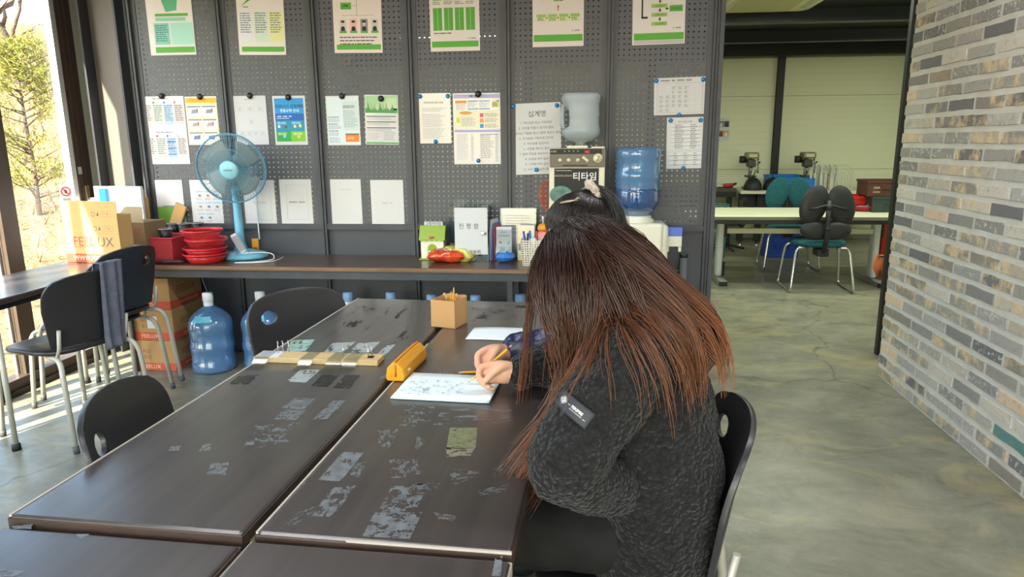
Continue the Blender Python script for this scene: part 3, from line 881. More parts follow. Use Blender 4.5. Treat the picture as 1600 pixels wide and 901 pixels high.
CH0 = make_chair('charcoal plastic chair pushed in at the near side table edge', (-.88, 1.50, 0), R(12))
G_ = 'charcoal plastic stacking chairs'
def chair(label, x, y, rz, z=0., tilt=None):
    c = dup(CH0, (x, y, z), rz, label)
    return c
chair('charcoal plastic chair at the table edge in front of the bottles', -.955, 2.43, R(-38))
chair('charcoal plastic chair with a grey towel hung over its backrest', -2.49, 2.985, R(164))
SK1 = chair('lower charcoal chair of the stacked pair beside the cartons', -2.64, 3.37, R(172))
SK2 = chair('upper charcoal chair of the stacked pair beside the cartons', -2.575, 3.365, R(172), .05)
CHP1 = chair('charcoal plastic chair the person in black fleece sits on', .108, 1.47, R(176))
CHP2 = chair('charcoal plastic chair under the person with pinned up hair', .13, 2.07, R(180))
# towel over the chair back
TOWEL = mat('grey_blue_towel', '#6d7182', .95, var=(30, '#5c6072', .7), bump=(300, .5, .002))
tw = MB()
def towel(a, c):
    # c runs over the backrest: 0 = outside hem, 1 = inside hem ; local chair frame
    L1, L2 = .42, .26
    s_ = c*(L1+L2)-L1
    y = -.02-.13*a+.008*math.sin(9*a+4*s_)
    yy = y
    bx = .55*yy*yy*1.6
    if s_ < 0: x = -.28+bx-.012-.006*math.sin(a*14)-.028*(-s_)*0; z = .826+s_; x = -.195+bx-.16*max(.0, z-.468)-.03-.008*math.sin(a*15+s_*5); y += .05*s_
    else: z = .826-s_; x = -.195+bx-.16*max(.0, z-.468)+.012-.03*max(0, z-.75)+.006*math.sin(a*12); y -= .02*s_
    if abs(s_) < .03: z = .826+.012-abs(s_)*.4; 
    return (x, y, z)
tw.grid(towel, 14, 44)
o = tw.build('towel', TOWEL, solid=.004); o.location = (-2.49, 2.985, 0); o.rotation_euler = (0, 0, R(164))
tag(o, 'grey blue towel draped over a chair back by the window', 'towel')

# ================================================================= counter along the pegboard wall
CT = .67
CW = mat('brown_counter_wood', '#4c382d', .32, var=(2.2, '#5d4639', .9, 8, .35, .7), coat=.3, stretch=(.9, 14, 14))
CE = mat('counter_front_edge', '#8a6a4e', .5, var=(3, '#6b4e38', .8), stretch=(1, 12, 12))
ct = thing('counter', 'long brown wooden counter on a grey steel frame under the pegboard', 'counter', (0, 0, 0))
MB().box(-2.78, 3.795, CT-.024, .17, 4.228, CT).build('counter_top', CW, ct, bevel=.002, seg=1)
MB().box(-2.78, 3.789, CT-.023, .17, 3.795, CT-.001).build('front_edge', CE, ct)
bm = MB(); bm.box(-2.76, 3.80, CT-.072, .16, 3.83, CT-.024); bm.build('front_rail', STEEL, ct)
MB().box(-2.76, 4.19, CT-.072, .16, 4.22, CT-.024).build('rear_rail', STEEL, ct)
for x in (-2.75, -.42, .12):
    MB().box(x, 3.805, 0, x+.03, 3.832, CT-.072).build('leg', STEEL, ct); MB().box(x, 4.19, 0, x+.03, 4.217, CT-.072).build('leg', STEEL, ct)
# ================================================================= notices on the pegboard
def pm(c, r=.6): return mat('print_'+c[1:], c, r)
PAPER = mat('white_paper', '#d2d3d6', .6, var=(4, '#cacbce', .5))
FILM = mat('laminated_paper', '#d2d1d2', .3, coat=.35, bump=(9, .25, .004))
INK, GREY, LG = '#3a3a40', '#8b8d94', '#c9ccd2'
class Sheet:
    """a sheet on the wall; print is given in fractions (u right, v down) of the sheet."""
    def __init__(s, name, label, tl, w, h, Y=YP-.004, tilt=0., m=None, lean=0., cat='notice', group='papers on the pegboard'):
        s.w, s.h = w, h
        s.cols = []; s.mb = MB(); s.k = 0
        o = MB().box(0, -.0008, -h, w, 0, 0).build(name, m or PAPER)
        o.location = (tl[0], Y, tl[1]); o.rotation_euler = (lean, tilt, 0)
        tag(o, label, cat, group); s.o = o
    def ci(s, c):
        if c not in s.cols: s.cols.append(c)
        return s.cols.index(c)
    def y(s): return -.0012
    def r(s, u0, v0, u1, v1, c, lift=0):
        s.mb.rect(u0*s.w, -v1*s.h, u1*s.w, -v0*s.h, -.0012-.0003*lift, s.ci(c)); return s
    def poly(s, pts, c, lift=0):
        s.mb.add([(u*s.w, -.0012-.0003*lift, -v*s.h) for u, v in pts], [tuple(range(len(pts)))], s.ci(c)); return s
    def frame(s, u0, v0, u1, v1, c, t=.004, lift=1):
        tv = t*s.w/s.h
        s.r(u0, v0, u1, v0+tv, c, lift); s.r(u0, v1-tv, u1, v1, c, lift); s.r(u0, v0, u0+t, v1, c, lift); s.r(u1-t, v0, u1, v1, c, lift); return s
    def t(s, body, u, v, size, c=INK, align='CENTER', lift=2, bold=0.):
        if size*s.h < .0128:      # only a couple of pixels tall: word blocks
            cw = size*s.h*.9/s.w; x = u-len(body)*cw/2
            for ch in body:
                if ch != ' ':
                    s.r(x, v-size*.8, x+cw*.35, v-size*.05, c, lift); s.r(x+cw*.45, v-size*.8, x+cw*.85, v-size*.5, c, lift); s.r(x+cw*.45, v-size*.25, x+cw*.85, v, c, lift)
                x += cw
            return s
        s.mb.text(body, u*s.w, -v*s.h, size*s.h, -.0012-.0003*lift, s.ci(c), align, bold=bold); return s
    def para(s, u0, v0, u1, n, dv, c=GREY, seed=0, th=.45, ragged=.3, lift=1):
        rg = random.Random(seed)
        for i in range(n):
            u = u0; end = u1-(u1-u0)*ragged*rg.random()
            while u < end-.01:
                L_ = min(rg.uniform(.03, .11), end-u)
                s.r(u, v0+i*dv, u+L_, v0+i*dv+dv*th, c, lift); u += L_+.012
        return s
    def done(s):
        if s.mb.f: s.mb.build('print', [pm(c) for c in s.cols], s.o)['kind'] = 'stuff'
        return s.o
def wp(x, y, Y=YP): p = PY(x, y, Y); return (p.x, p.z)
A4, A3 = (.21, .297), (.297, .42)
GR, GR2, PG = '#5cab3c', '#9cc46a', '#cfe0a8'
def top_sheet(label, bl, br):
    a, c = wp(*bl), wp(*br)
    tilt = -math.atan2(c[1]-a[1], c[0]-a[0])
    return Sheet('green_banded_notice', label, (a[0]+.42*math.sin(-tilt)*-1*0, a[1]+.42), .297, .42, tilt=tilt, m=FILM, group='green banded sheets in the top row')
s = top_sheet('laminated sheet with mint panels, first of the green banded top row', (237, 87), (306, 85.5))
s.r(.0, .0, 1, 1, '#e2dcda').r(.02, .02, .98, .86, '#e5dfdd', 1)
s.poly([(.36, .05), (.62, .05), (.7, .2), (.66, .38), (.42, .4), (.35, .25)], '#5bb48a', 2).r(.18, .42, .9, .46, GR, 2).r(.18, .475, .84, .525, '#8fc9b9', 2)
s.r(.13, .55, .46, .85, '#83c7b6', 2).r(.49, .55, .98, .85, '#a9dccd', 2).para(.16, .58, .44, 8, .03, '#3f6f68', 1, lift=3).r(.12, .885, .98, .965, GR, 2); s.done()
s = top_sheet('laminated sheet with a green curved arrow over three text columns', (377, 86), (449, 86))
s.r(0, 0, 1, 1, '#e6dfdc').poly([(.08, .34), (.3, .2), (.6, .12), (.85, .1), (.84, .06), (.97, .12), (.87, .17), (.86, .145), (.6, .165), (.32, .24)], GR, 2)
s.t('기본과정', .2, .35, .022).t('심화과정', .48, .24, .022).t('전문과정', .74, .21, .022)
for k, c in enumerate(('#dfe3e6', '#cfe2d4', '#dfe2a4')):
    s.r(.04+.32*k, .4, .33+.32*k, .82, c, 1).para(.06+.32*k, .42, .3+.32*k, 9, .032, '#77808a', 7+k, lift=2)
s.r(.06, .885, .97, .955, GR, 2); s.done()
s = top_sheet('laminated organisation chart with small portrait photos on pegboard', (525, 83), (599, 82.5))
s.r(0, 0, 1, 1, '#e6dcd6').r(.42, .06, .56, .2, '#7f8a80', 2).r(.42, .2, .56, .225, GR, 2).r(.16, .32, .38, .41, GR, 2).t('센터장', .27, .375, .03, '#e8f0d8')
s.r(.488, .23, .496, .5, '#777777', 1).r(.38, .36, .49, .364, '#777777', 1).r(.18, .49, .84, .494, '#777777', 1)
for k in range(4):
    u = .12+.22*k
    s.r(u, .54, u+.15, .7, ['#d9cfc9', '#f0b9b9', '#8f949a', '#cdd0cc'][k], 2).r(u, .7, u+.15, .73, GR, 3)
    s.poly([(u+.03, .7), (u+.035, .655), (u+.06, .635), (u+.09, .635), (u+.115, .655), (u+.12, .7)], '#23262e', 3).poly([(u+.05, .575), (u+.1, .575), (u+.105, .61), (u+.09, .64), (u+.06, .64), (u+.045, .61)], '#e2bda6', 4).poly([(u+.04, .56), (u+.11, .56), (u+.11, .59), (u+.04, .59)], '#2a211f', 5)
s.para(.12, .78, .95, 3, .045, '#55565c', 3, .35); s.r(.05, .885, .97, .955, GR, 2); s.done()
s = top_sheet('laminated sheet with four tall green columns on pegboard', (673, 81), (749, 79))
s.r(0, 0, 1, 1, '#e3dcda').r(.38, .2, .6, .24, PG, 2).t('조직구성', .49, .235, .03)
for k in range(4):
    u = .07+.22*k
    s.r(u, .29, u+.18, .325, GR2, 2).t(['운영', '상담', '교육', '지원'][k], u+.09, .318, .022).para(u, .34, u+.18, 2, .022, '#7a7a78', k, lift=2)
    s.r(u, .42, u+.18, .72, GR, 2).r(u+.088, .42, u+.092, .72, '#e3f0dc', 3)
    for j in range(3):
        for i in (0, 1): s.r(u+.045+.09*i, .49+.07*j, u+.055+.09*i, .497+.07*j, '#24381c', 3)
s.para(.08, .75, .5, 1, .03, '#555555', 9); s.t('○ 기관마크', .85, .84, .02); s.r(.03, .865, .97, .945, GR, 2); s.done()
s = top_sheet('laminated flow chart with red arrows between green boxes', (832, 74), (910, 72))
s.r(0, 0, 1, 1, '#e2d9d7')
def redarrow(u, v): s.poly([(u-.008, v+.08), (u-.008, v+.03), (u-.022, v+.03), (u, v), (u+.022, v+.03), (u+.008, v+.03), (u+.008, v+.08)], '#b23a32', 2)
redarrow(.5, .22); redarrow(.5, .45)
s.r(.4, .31, .61, .36, GR2, 2).r(.4, .36, .61, .42, PG, 2).t('이사장', .505, .35, .028).para(.42, .37, .6, 2, .022, '#666666', 2, lift=3)
for k in range(4):
    u = .08+.22*k; s.r(u, .57, u+.18, .61, GR2, 2).r(u, .61, u+.18, .67, PG, 2).para(u+.02, .62, u+.17, 2, .022, '#666666', 20+k, lift=3)
    if k < 3: s.r(u+.187, .61, u+.212, .63, '#a8322c', 3)
s.t('○ 기관마크', .85, .8, .02); s.r(.02, .84, .98, .93, GR, 2); s.done()
s = top_sheet('laminated flow chart with black arrows and a green callout box', (986, 71), (1069, 68))
s.r(0, 0, 1, 1, '#e2dddb').r(.17, .28, .2, .66, '#26332a', 2).r(.17, .635, .29, .66, '#26332a', 2)
for k in range(5):
    v = .245+.115*k; uu = .36 if k else .3
    s.r(uu, v, 1.0-uu+.02 if k else .78, v+.05, GR2, 2).t(['상담신청 접수', '초기면접', '교육훈련', '현장실습', '취업연계'][k], .52, v+.04, .035)
    if k < 4: s.poly([(.505, v+.062), (.535, v+.062), (.535, v+.085), (.55, v+.085), (.52, v+.108), (.49, v+.085), (.505, v+.085)], '#2e3c33', 2)
s.r(.7, .5, .95, .58, GR, 2).t('사례관리', .825, .555, .035); s.poly([(.68, .53), (.68, .55), (.65, .55), (.65, .562), (.62, .54), (.65, .518), (.65, .53)], '#2e3c33', 2)
s.t('○ 기관마크', .85, .8, .02); s.r(.03, .85, .98, .94, GR, 2).r(.03, .945, .98, .99, '#bcbcbc', 2); s.done()

# ---- second row
s = Sheet('notice', 'large pale notice with coloured column heads, leftmost of the middle row', wp(217.5, 151), *A3, m=FILM)
for blk, cc in ((.03, ('#d08a2a', '#5f9c40', '#2a7ac0', '#c86a6a')), (.52, ('#d8567a', '#c04c86', '#3f6ed0', '#d8a0a8'))):
    s.para(.3, blk, .75, 1, .02, INK, 5)
    for k in range(4):
        u = .06+.235*k
        s.r(u, blk+.045, u+.045, blk+.075, cc[k], 2).r(u+.05, blk+.045, u+.21, blk+.075, '#f3e2de', 1).r(u, blk+.085, u+.21, blk+.38, ['#d0c6c2', '#bfcabd', '#a9c4dc', '#d0c2c2'][k], 1).para(u+.01, blk+.1, u+.2, 8, .03, '#7d7e86', 30+k, lift=2)
s.r(.53, .66, .73, .675, '#3f6ed0', 3).r(.53, .76, .73, .772, '#3f6ed0', 3).r(.53, .85, .73, .862, '#3f6ed0', 3); s.done()
s = Sheet('notice', 'small notice with a yellow head and six sketch boxes', wp(288.5, 151), *A4, m=FILM)
s.r(.02, .03, .98, .13, '#eeb53a', 1).t('작업 안전 수칙', .4, .1, .06, '#a05a1c').r(.02, .13, .98, .98, '#eddfae', 1)
for j in range(3):
    for i in range(2):
        u, v = .06+.46*i, .2+.27*j
        s.r(u, v, u+.42, v+.22, '#f2f2f0', 2).r(u, v, u+.42, v+.02, '#4a5a9a', 3).poly([(u+.1, v+.15), (u+.14, v+.07), (u+.3, v+.06), (u+.33, v+.14)], ['#8f98a8', '#b4a2a0', '#6b86a0'][j], 3).r(u+.29, v+.05, u+.33, v+.12, '#b55a50', 4)
s.done()
s = Sheet('notice', 'plain white chart with faint boxes beside the blue poster', wp(364.5, 150), *A4)
s.para(.35, .07, .7, 1, .03, '#9a9aa0', 2).frame(.08, .06, .92, .14, '#bdbdc2')
for u, v, w_ in [(.1, .22, .2), (.42, .22, .2), (.73, .22, .18), (.44, .48, .17), (.14, .72, .16), (.36, .72, .14), (.55, .72, .15), (.76, .72, .14)]:
    s.frame(u, v, u+w_, v+.1, '#b0b2b8', .006).para(u+.03, v+.03, u+w_-.03, 2, .03, '#a5a6ab', 5, lift=1)
s.done()
s = Sheet('poster', 'blue and green health poster with a bold dark blue title', wp(425.5, 150), *A4, m=FILM, cat='poster')
s.r(.05, .05, .94, .36, '#2f95d6', 1).t('코로나19 감염예방', .5, .24, .078, '#12385e', bold=.02).t('행동수칙 안내', .5, .325, .07, '#d9eef9', bold=.02).r(.05, .36, .94, .5, '#1e62b4', 1).t('손씻기 마스크 착용', .34, .43, .035, '#dcecfb').para(.1, .45, .5, 1, .03, '#cfe3f6', 3, lift=3)
s.r(.05, .5, .94, .72, '#2b8fb0', 1).r(.05, .72, .5, .93, '#3aa24a', 1).r(.5, .72, .94, .93, '#7cbf3c', 1)
for u, v, c in [(.1, .53, '#bfe6ef'), (.55, .53, '#bfe6ef'), (.1, .75, '#cdeec9'), (.58, .75, '#e4f4c6')]: s.para(u, v, u+.3, 2, .028, c, 8, lift=2)
for u, v, c in [(.15, .62, '#cfd8dc'), (.36, .63, '#6e5248'), (.64, .62, '#e8d9a0'), (.8, .61, '#f0e264'), (.3, .82, '#8fc3ea'), (.74, .83, '#f2d23c')]:
    s.poly([(u+.045*math.cos(a), v+.034*math.sin(a)) for a in (2*PI*i/12 for i in range(12))], c, 3)
s.done()
s = Sheet('notice', 'pale blue text notice with an orange box in its lower corner', wp(508.5, 150), *A4, m=FILM)
s.r(.02, .02, .98, .98, '#d9e6ea', 1).r(.5, .12, .97, .7, '#ccdcda', 2).para(.52, .2, .9, 2, .03, INK, 1, lift=3).para(.52, .3, .95, 10, .035, '#9fb0b4', 2, lift=3)
for v in (.42, .56, .7): s.para(.05, v, .45, 1, .03, INK, int(v*100), lift=3).para(.05, v+.04, .46, 3, .025, '#9aa5ac', int(v*90), lift=3)
s.r(.55, .78, .96, .93, '#ee8426', 3).r(.55, .76, .96, .79, '#7a6a62', 4).para(.6, .83, .85, 2, .03, '#f9d9b0', 4, lift=5).para(.05, .84, .46, 4, .03, '#9aa5ac', 6, lift=3); s.done()
s = Sheet('notice', 'notice with a leafy green picture head and grey text below', wp(569.5, 148), *A4, m=FILM, tilt=R(1.2))
s.r(.02, .02, .98, .36, '#a9cfa0', 1).r(.02, .27, .98, .36, '#4f9e55', 2).r(.6, .06, .95, .3, '#c4dcae', 2)
for k in range(9): s.poly([(.08+.09*k, .3), (.1+.09*k, .12+.03*(k % 3)), (.15+.09*k, .3)], ['#4c8f4e', '#c9a28a', '#7fb36a', '#d8cfc4'][k % 4], 3)
for v in (.42, .53, .65): s.r(.05, v, .93, v+.018, '#55585f', 2).para(.06, v+.035, .92, 2, .028, '#a3a6ad', int(v*100))
s.frame(.07, .72, .52, .93, '#7f93c9', .006).para(.1, .76, .48, 5, .03, '#a3a6ad', 4).para(.56, .74, .92, 6, .03, '#a3a6ad', 3).r(.03, .95, .98, .985, '#57a862', 2); s.done()
s = Sheet('notice', 'white one page policy sheet held by three blue magnets', wp(650.5, 146), *A4, m=FILM)
s.t('운영위원회 설치 방침', .5, .2, .045).para(.16, .29, .9, 3, .03, '#b4b6ba', 1).para(.16, .41, .9, 8, .034, '#b4b6ba', 2).para(.16, .7, .9, 7, .03, '#b4b6ba', 3); s.done()
s = Sheet('notice', 'large notice with lilac bands and pink, orange and blue squares', wp(707.5, 146), *A3, m=FILM)
s.r(.02, .015, .98, .07, '#b9b3d8', 1).t('참여 안내문', .45, .052, .028).r(.05, .1, .28, .14, '#e8a05c', 1).para(.06, .15, .27, 5, .018, '#b0a8a8', 1)
for u in (.3, .54):
    s.r(u, .1, u+.22, .118, '#7fb2dc', 1).r(u, .21, u+.22, .228, '#7fb2dc', 1).para(u, .13, u+.2, 4, .018, '#a6adb8', 2)
s.r(.8, .11, .95, .2, '#e8e7a8', 1).para(.81, .13, .94, 4, .016, '#98986c', 3).r(.9, .105, .945, .118, INK, 2)
s.r(.03, .24, .97, .49, '#f0ead0', 1).poly([(.13+.13+.13*math.cos(a), .275+.022*math.sin(a)) for a in (2*PI*i/16 for i in range(16))], '#eaa04a', 2).r(.07, .34, .14, .41, '#e2d83a', 2)
for v, c in ((.28, '#e0628e'), (.355, '#ee9a3a'), (.43, '#3f9ade')): s.r(.55, v, .625, v+.055, c, 2).para(.65, v, .94, 4, .014, '#a0a0a8', int(v*99), lift=2)
s.para(.17, .34, .46, 8, .016, '#aeaeb4', 12, lift=2).r(.02, .51, .98, .545, '#aeb0dc', 2).r(.55, .57, .93, .58, '#8d90b8', 2)
s.para(.06, .57, .32, 14, .027, '#c2c4cc', 3).para(.36, .57, .42, 15, .026, '#a9aab2', 4).para(.55, .59, .82, 13, .026, '#9fa0a8', 5).para(.86, .58, .92, 15, .026, '#a9aab2', 6); s.done()
s = Sheet('handwritten_sheet', 'white sheet with ten handwritten rules under a large title', wp(798, 162.5), *A3, tilt=R(-1.6))
s.t('십계명', .53, .185, .095, '#4a4648')
for k, l in enumerate(['1. 하나님만 믿고 기도하라', '2. 우상을 만들어 섬기지 말라', '3. 하나님 이름을 장난스럽게 부르지 말라', '4. 안식일을 거룩하게 지키라', '5. 부모님을 공경하라', '6. 사람을 해하지 말라', '7. 몸과 마음을 깨끗하게 하라', '8. 도둑질 하지 말라', '9. 거짓말 하지 말라', '10. 남의 것 탐내지 말라']):
    s.t(l, .5, .285+.073*k, .041, '#5a5659')
for k in range(26): s.r(.012, .02+.037*k, .018, .04+.037*k, '#8a8a8e', 1)
s.done()
s = Sheet('schedule_sheet', 'white landscape timetable held by blue magnets on the last panel', wp(1022, 122.5), .297, .21, tilt=R(-1.3))
s.t('2022년 3월 프로그램 일정표', .43, .1, .055).frame(.06, .15, .95, .95, '#8f9094', .004)
for k in range(7): s.r(.08+.12*k, .15, .082+.12*k, .95, '#a9aaae', 1)
for j in range(6): s.r(.06, .22+.13*j, .95, .223+.13*j, '#b4b5b9', 1)
rg = random.Random(2)
for i in range(5):
    for j in range(6):
        if j < 2 and i < 2 or j == 5 and i > 1: continue
        s.para(.09+.12*i+.02, .24+.12*j, .18+.12*i, 3, .03, '#8f9096', i*7+j, lift=2)
s.r(.915, .16, .94, .94, '#c4c5c9', 2); s.done()
s = Sheet('schedule_sheet', 'white duty list with grey rows below the landscape timetable', wp(1042, 184), *A4, tilt=R(-1.2))
s.t('연수 실습 교육', .5, .1, .045)
for k in range(13): s.r(.12, .14+.037*k, .95, .158+.037*k, '#c3c6cb' if k % 2 else '#e2e4e8', 1).para(.22, .143+.037*k, .5, 1, .025, '#5a5c62', k, lift=2).para(.65, .143+.037*k, .85, 1, .025, '#5a5c62', 50+k, lift=2)
for k in range(6): s.r(.08, .69+.045*k, .95, .712+.045*k, '#bfc2c8' if k % 2 else '#e2e4e8', 1); [s.para(u, .694+.045*k, u+.12, 1, .025, '#5a5c62', 70+k, lift=2) for u in (.2, .48, .75)]
s.done()
# ---- third row, standing on the rail
def low(label, x, y, m=None, w=A4): return Sheet('document_cover', label, wp(x, y), *w, m=m or FILM, lean=R(0), group='documents along the pegboard rail')
s = low('sunlit document with a green lower half behind the paper cups', 236.5, 281)
s.r(.02, .02, .98, .56, '#e6e2e0', 1).r(.3, .555, .98, .585, '#8f969c', 2).r(.02, .585, .98, .97, '#7fb44e', 1).para(.3, .12, .6, 1, .03, '#b0a8a4', 2); s.done()
s = low('white sheet of small picture boxes behind the blue fan post', 296, 281)
s.para(.35, .07, .7, 1, .03, GREY, 1).para(.15, .14, .6, 2, .03, LG, 2)
for j in range(3):
    for i in range(3):
        if j == 2 and i == 2: continue
        u, v = .18+.27*i, .24+.24*j
        s.r(u, v, u+.23, v+.02, '#7fb9d8', 2).poly([(u+.05, v+.1), (u+.1, v+.06), (u+.17, v+.09), (u+.13, v+.13)], ['#8a7a78', '#c08a6a', '#6f7f92'][(i+j) % 3], 2).para(u, v+.15, u+.2, 2, .025, '#c29a98', i+j, lift=2)
s.done()
s = low('framed cover page behind the fan cage beside the cable', 379, 281)
s.frame(.2, .12, .86, .86, '#9a9ca2').t('취업규칙 안내서', .5, .5, .045, '#7c7e85'); s.done()
s = low('framed cover page beside the fan on the second panel', 436, 280)
s.frame(.2, .12, .86, .86, '#7c7e84').t('공동작업장 운영규정', .53, .5, .04, '#6b6d74'); s.done()
s = low('faded blank cover page in the third panel', 513, 280)
s.t('취 업 규 칙', .5, .23, .035, '#a9acb4').para(.25, .55, .62, 3, .045, '#c9ccd4', 3, .15); s.done()
s = low('faint framed cover page next to the third post', 578.5, 281)
s.frame(.14, .12, .84, .86, '#b6b9c0').t('시설운영 규정', .5, .5, .035, '#9c9fa8'); s.done()

# ---- magnets
MBLK = mat('black_magnet', '#222327', .3); MBLU = mat('blue_magnet', '#1f86c9', .25, coat=.4)
def magnet(px, py, label, blue):
    p = PY(px, py, YP-.012)
    bm = MB(Matrix.Translation(p) @ Matrix.Rotation(R(90), 4, 'X'))
    if blue: bm.lathe([(0, -.006), (.0125, -.006), (.013, .0), (.009, .002), (.0085, .009), (.006, .011), (0, .0112)], 18)
    else: bm.lathe([(0, -.006), (.0175, -.006), (.019, -.001), (.017, .006), (.009, .011), (0, .012)], 20)
    o = bm.build('magnet', MBLU if blue else MBLK)
    o.data.transform(Matrix.Translation(-p)); o.location = p
    tag(o, label, 'magnet', 'blue magnets' if blue else 'black magnets')
for x, y, l in [(252, 150, 'the large pale notice'), (312, 151, 'the yellow headed notice'), (390, 149.5, 'the faint white chart'), (450, 152, 'the blue health poster'), (534, 150, 'the pale blue notice'), (595, 154, 'the leafy green notice'), (747, 147, 'the lilac banded notice')]:
    magnet(x, y, 'black round magnet on the top edge of '+l, False)
for x, y, l in [(656, 150.5, 'left corner of the policy sheet'), (699.5, 150, 'top right corner of the policy sheet'), (680.5, 221, 'bottom edge of the policy sheet'), (747.5, 251, 'bottom edge of the lilac banded notice'), (801.5, 166, 'first corner of the handwritten rules'), (870, 164.5, 'second corner of the handwritten rules'), (838, 265, 'bottom of the handwritten rules'),
                (1025.5, 126, 'inner corner of the timetable'), (1099, 124, 'outer corner of the timetable'), (1061, 179.5, 'bottom edge of the timetable'), (1048, 188, 'inner corner of the duty list'), (1095, 187.5, 'outer corner of the duty list'), (1068, 262.5, 'bottom edge of the duty list')]:
    magnet(x, y, 'blue round magnet on the '+l, True)
# prohibition sticker on the window frame
s = Sheet('no_touch_sign', 'small white sign with a red crossed circle by the door', (0, 0), .07, .105, group=None, cat='sign')
cir = [(.5+.4*math.cos(a), .42+.27*math.sin(a)) for a in (2*PI*i/28 for i in range(28))]
cin = [(.5+.31*math.cos(a), .42+.21*math.sin(a)) for a in (2*PI*i/28 for i in range(28))]
for i in range(28): s.poly([cir[i], cir[(i+1) % 28], cin[(i+1) % 28], cin[i]], '#c8343c', 2)
s.poly([(.38, .34), (.46, .3), (.6, .36), (.62, .48), (.52, .56), (.42, .5)], '#4a3a3a', 1).poly([(.24, .26), (.3, .23), (.77, .58), (.71, .61)], '#c8343c', 3).para(.2, .82, .85, 2, .07, '#7a7a7e', 1, .5)
o = s.done(); p = PX(91, 288, -3.158); o.location = p; o.rotation_euler = (0, 0, R(62))
# photo sheet on the workshop wall
p = PY(1106, 185, YF-.024)
s = Sheet('photo_sheet', 'sheet with two rows of small photographs on the cream workshop wall', (p.x, p.z), .30, .31, Y=YF-.024, cat='notice', group=None)
s.para(.2, .03, .8, 1, .03, '#7a7a7a', 1).para(.1, .46, .8, 1, .03, '#9a9a9a', 2)
for j in range(2):
    for i in range(4):
        s.r(.03+.24*i, .12+.42*j, .25+.24*i, .38+.42*j, [['#3c4048', '#6a5f52', '#55708a', '#5f5648'], ['#6b7f78', '#b58a4a', '#a8643a', '#c9a878']][j][i], 1)
        s.poly([(.06+.24*i, .36+.42*j), (.1+.24*i, .2+.42*j), (.18+.24*i, .18+.42*j), (.22+.24*i, .36+.42*j)], [['#c9c6bd', '#2a2c30', '#d6d0c4', '#2f3a4a'], ['#d8d4c8', '#e0c89a', '#5d4030', '#e8e0d0']][j][i], 2)
s.done()
# ================================================================= things on and around the counter
def zc(x, y, z=CT): return PZ(x, y, z)
BLUEPC = thin_glass('blue_polycarbonate', '#b4d3f2', .22, .06)
def pc_mat():
    m = MATS['blue_polycarbonate']; t = m.node_tree; N = t.nodes; L = t.links
    out = [n for n in N if n.type == 'OUTPUT_MATERIAL'][0]; mx0 = [n for n in N if n.type == 'MIX_SHADER'][0]
    d = N.new('ShaderNodeBsdfPrincipled'); d.inputs['Base Color'].default_value = lin('#78acdf'); d.inputs['Roughness'].default_value = .15
    mx = N.new('ShaderNodeMixShader'); mx.inputs[0].default_value = .36
    L.new(mx0.outputs[0], mx.inputs[1]); L.new(d.outputs[0], mx.inputs[2]); L.new(mx.outputs[0], out.inputs[0])
    return m
pc_mat()
CAPW = mat('white_cap', '#dfe3ea', .4); CAPB = mat('pale_blue_cap', '#8fb4dd', .4)
LABL = mat('aqua_label', '#6cc6d8', .4, var=(40, '#3f8fb0', .6))
BP = [(0, .004), (.11, .0), (.128, .006), (.134, .02), (.135, .055), (.130, .064), (.130, .13), (.136, .142), (.136, .172), (.130, .184), (.130, .245), (.135, .258), (.1355, .296), (.126, .325), (.10, .358), (.06, .388), (.034, .402), (.0285, .41), (.0285, .445)]
BP = [(r*.95, z) for r, z in BP]
def bottle_parts(t, blue_cap, flip=False):
    o = MB().lathe(BP, 36).build('shell', BLUEPC, t)
    MB().lathe([(0, .47+.018), (.026, .488), (.0315, .482), (.032, .452), (.0305, .432), (.0285, .43)], 20).build('cap', CAPB if blue_cap else CAPW, t)
    return o
def make_bottle(label, loc, blue):
    t = thing('water_bottle', label, 'bottle', loc, random.uniform(0, 6), 'blue water bottles under the counter')
    bottle_parts(t, blue)
    bm = MB()   # neck seal wrap and shoulder label
    bm.lathe([(.0292, .405), (.0292, .43)], 20); bm.build('seal', CAPW, t)
    a0 = -PI/2-t.rotation_euler.z+.5*0
    lb = MB()
    lb.grid(lambda u, v: (lambda r, z, a: (r*math.cos(a), r*math.sin(a), z))((.1262-(.1262-.0995)*v)*.95+.0008, .326+.033*v, a0+R(-26)+R(58)*u), 8, 3)
    lb.build('label', LABL, t)
    return t
capx = [(324, 458), (406, 456), (473, 459), (542, 457), (609, 457), (668, 461), (738, 462), (809, 460)]
names = ['blue water bottle under the counter right beside the carton stack', 'blue water bottle second from the carton stack, partly behind a chair', 'blue water bottle whose white cap shows above the chair back', 'blue water bottle with a white neck band just past the chair', 'blue water bottle whose cap stands above the table corner', 'blue water bottle hidden behind the pencil box, pale cap showing', 'blue water bottle whose cap shows just past the pencil box', 'blue water bottle whose cap shows nearest the brown hair']
lx = -9
for k, ((x, y), n_) in enumerate(zip(capx, names)):
    p = zc(x, y, .482); lx = max(p.x, lx+.2625); make_bottle(n_, (lx, min(p.y, 3.985), 0), k > 2)

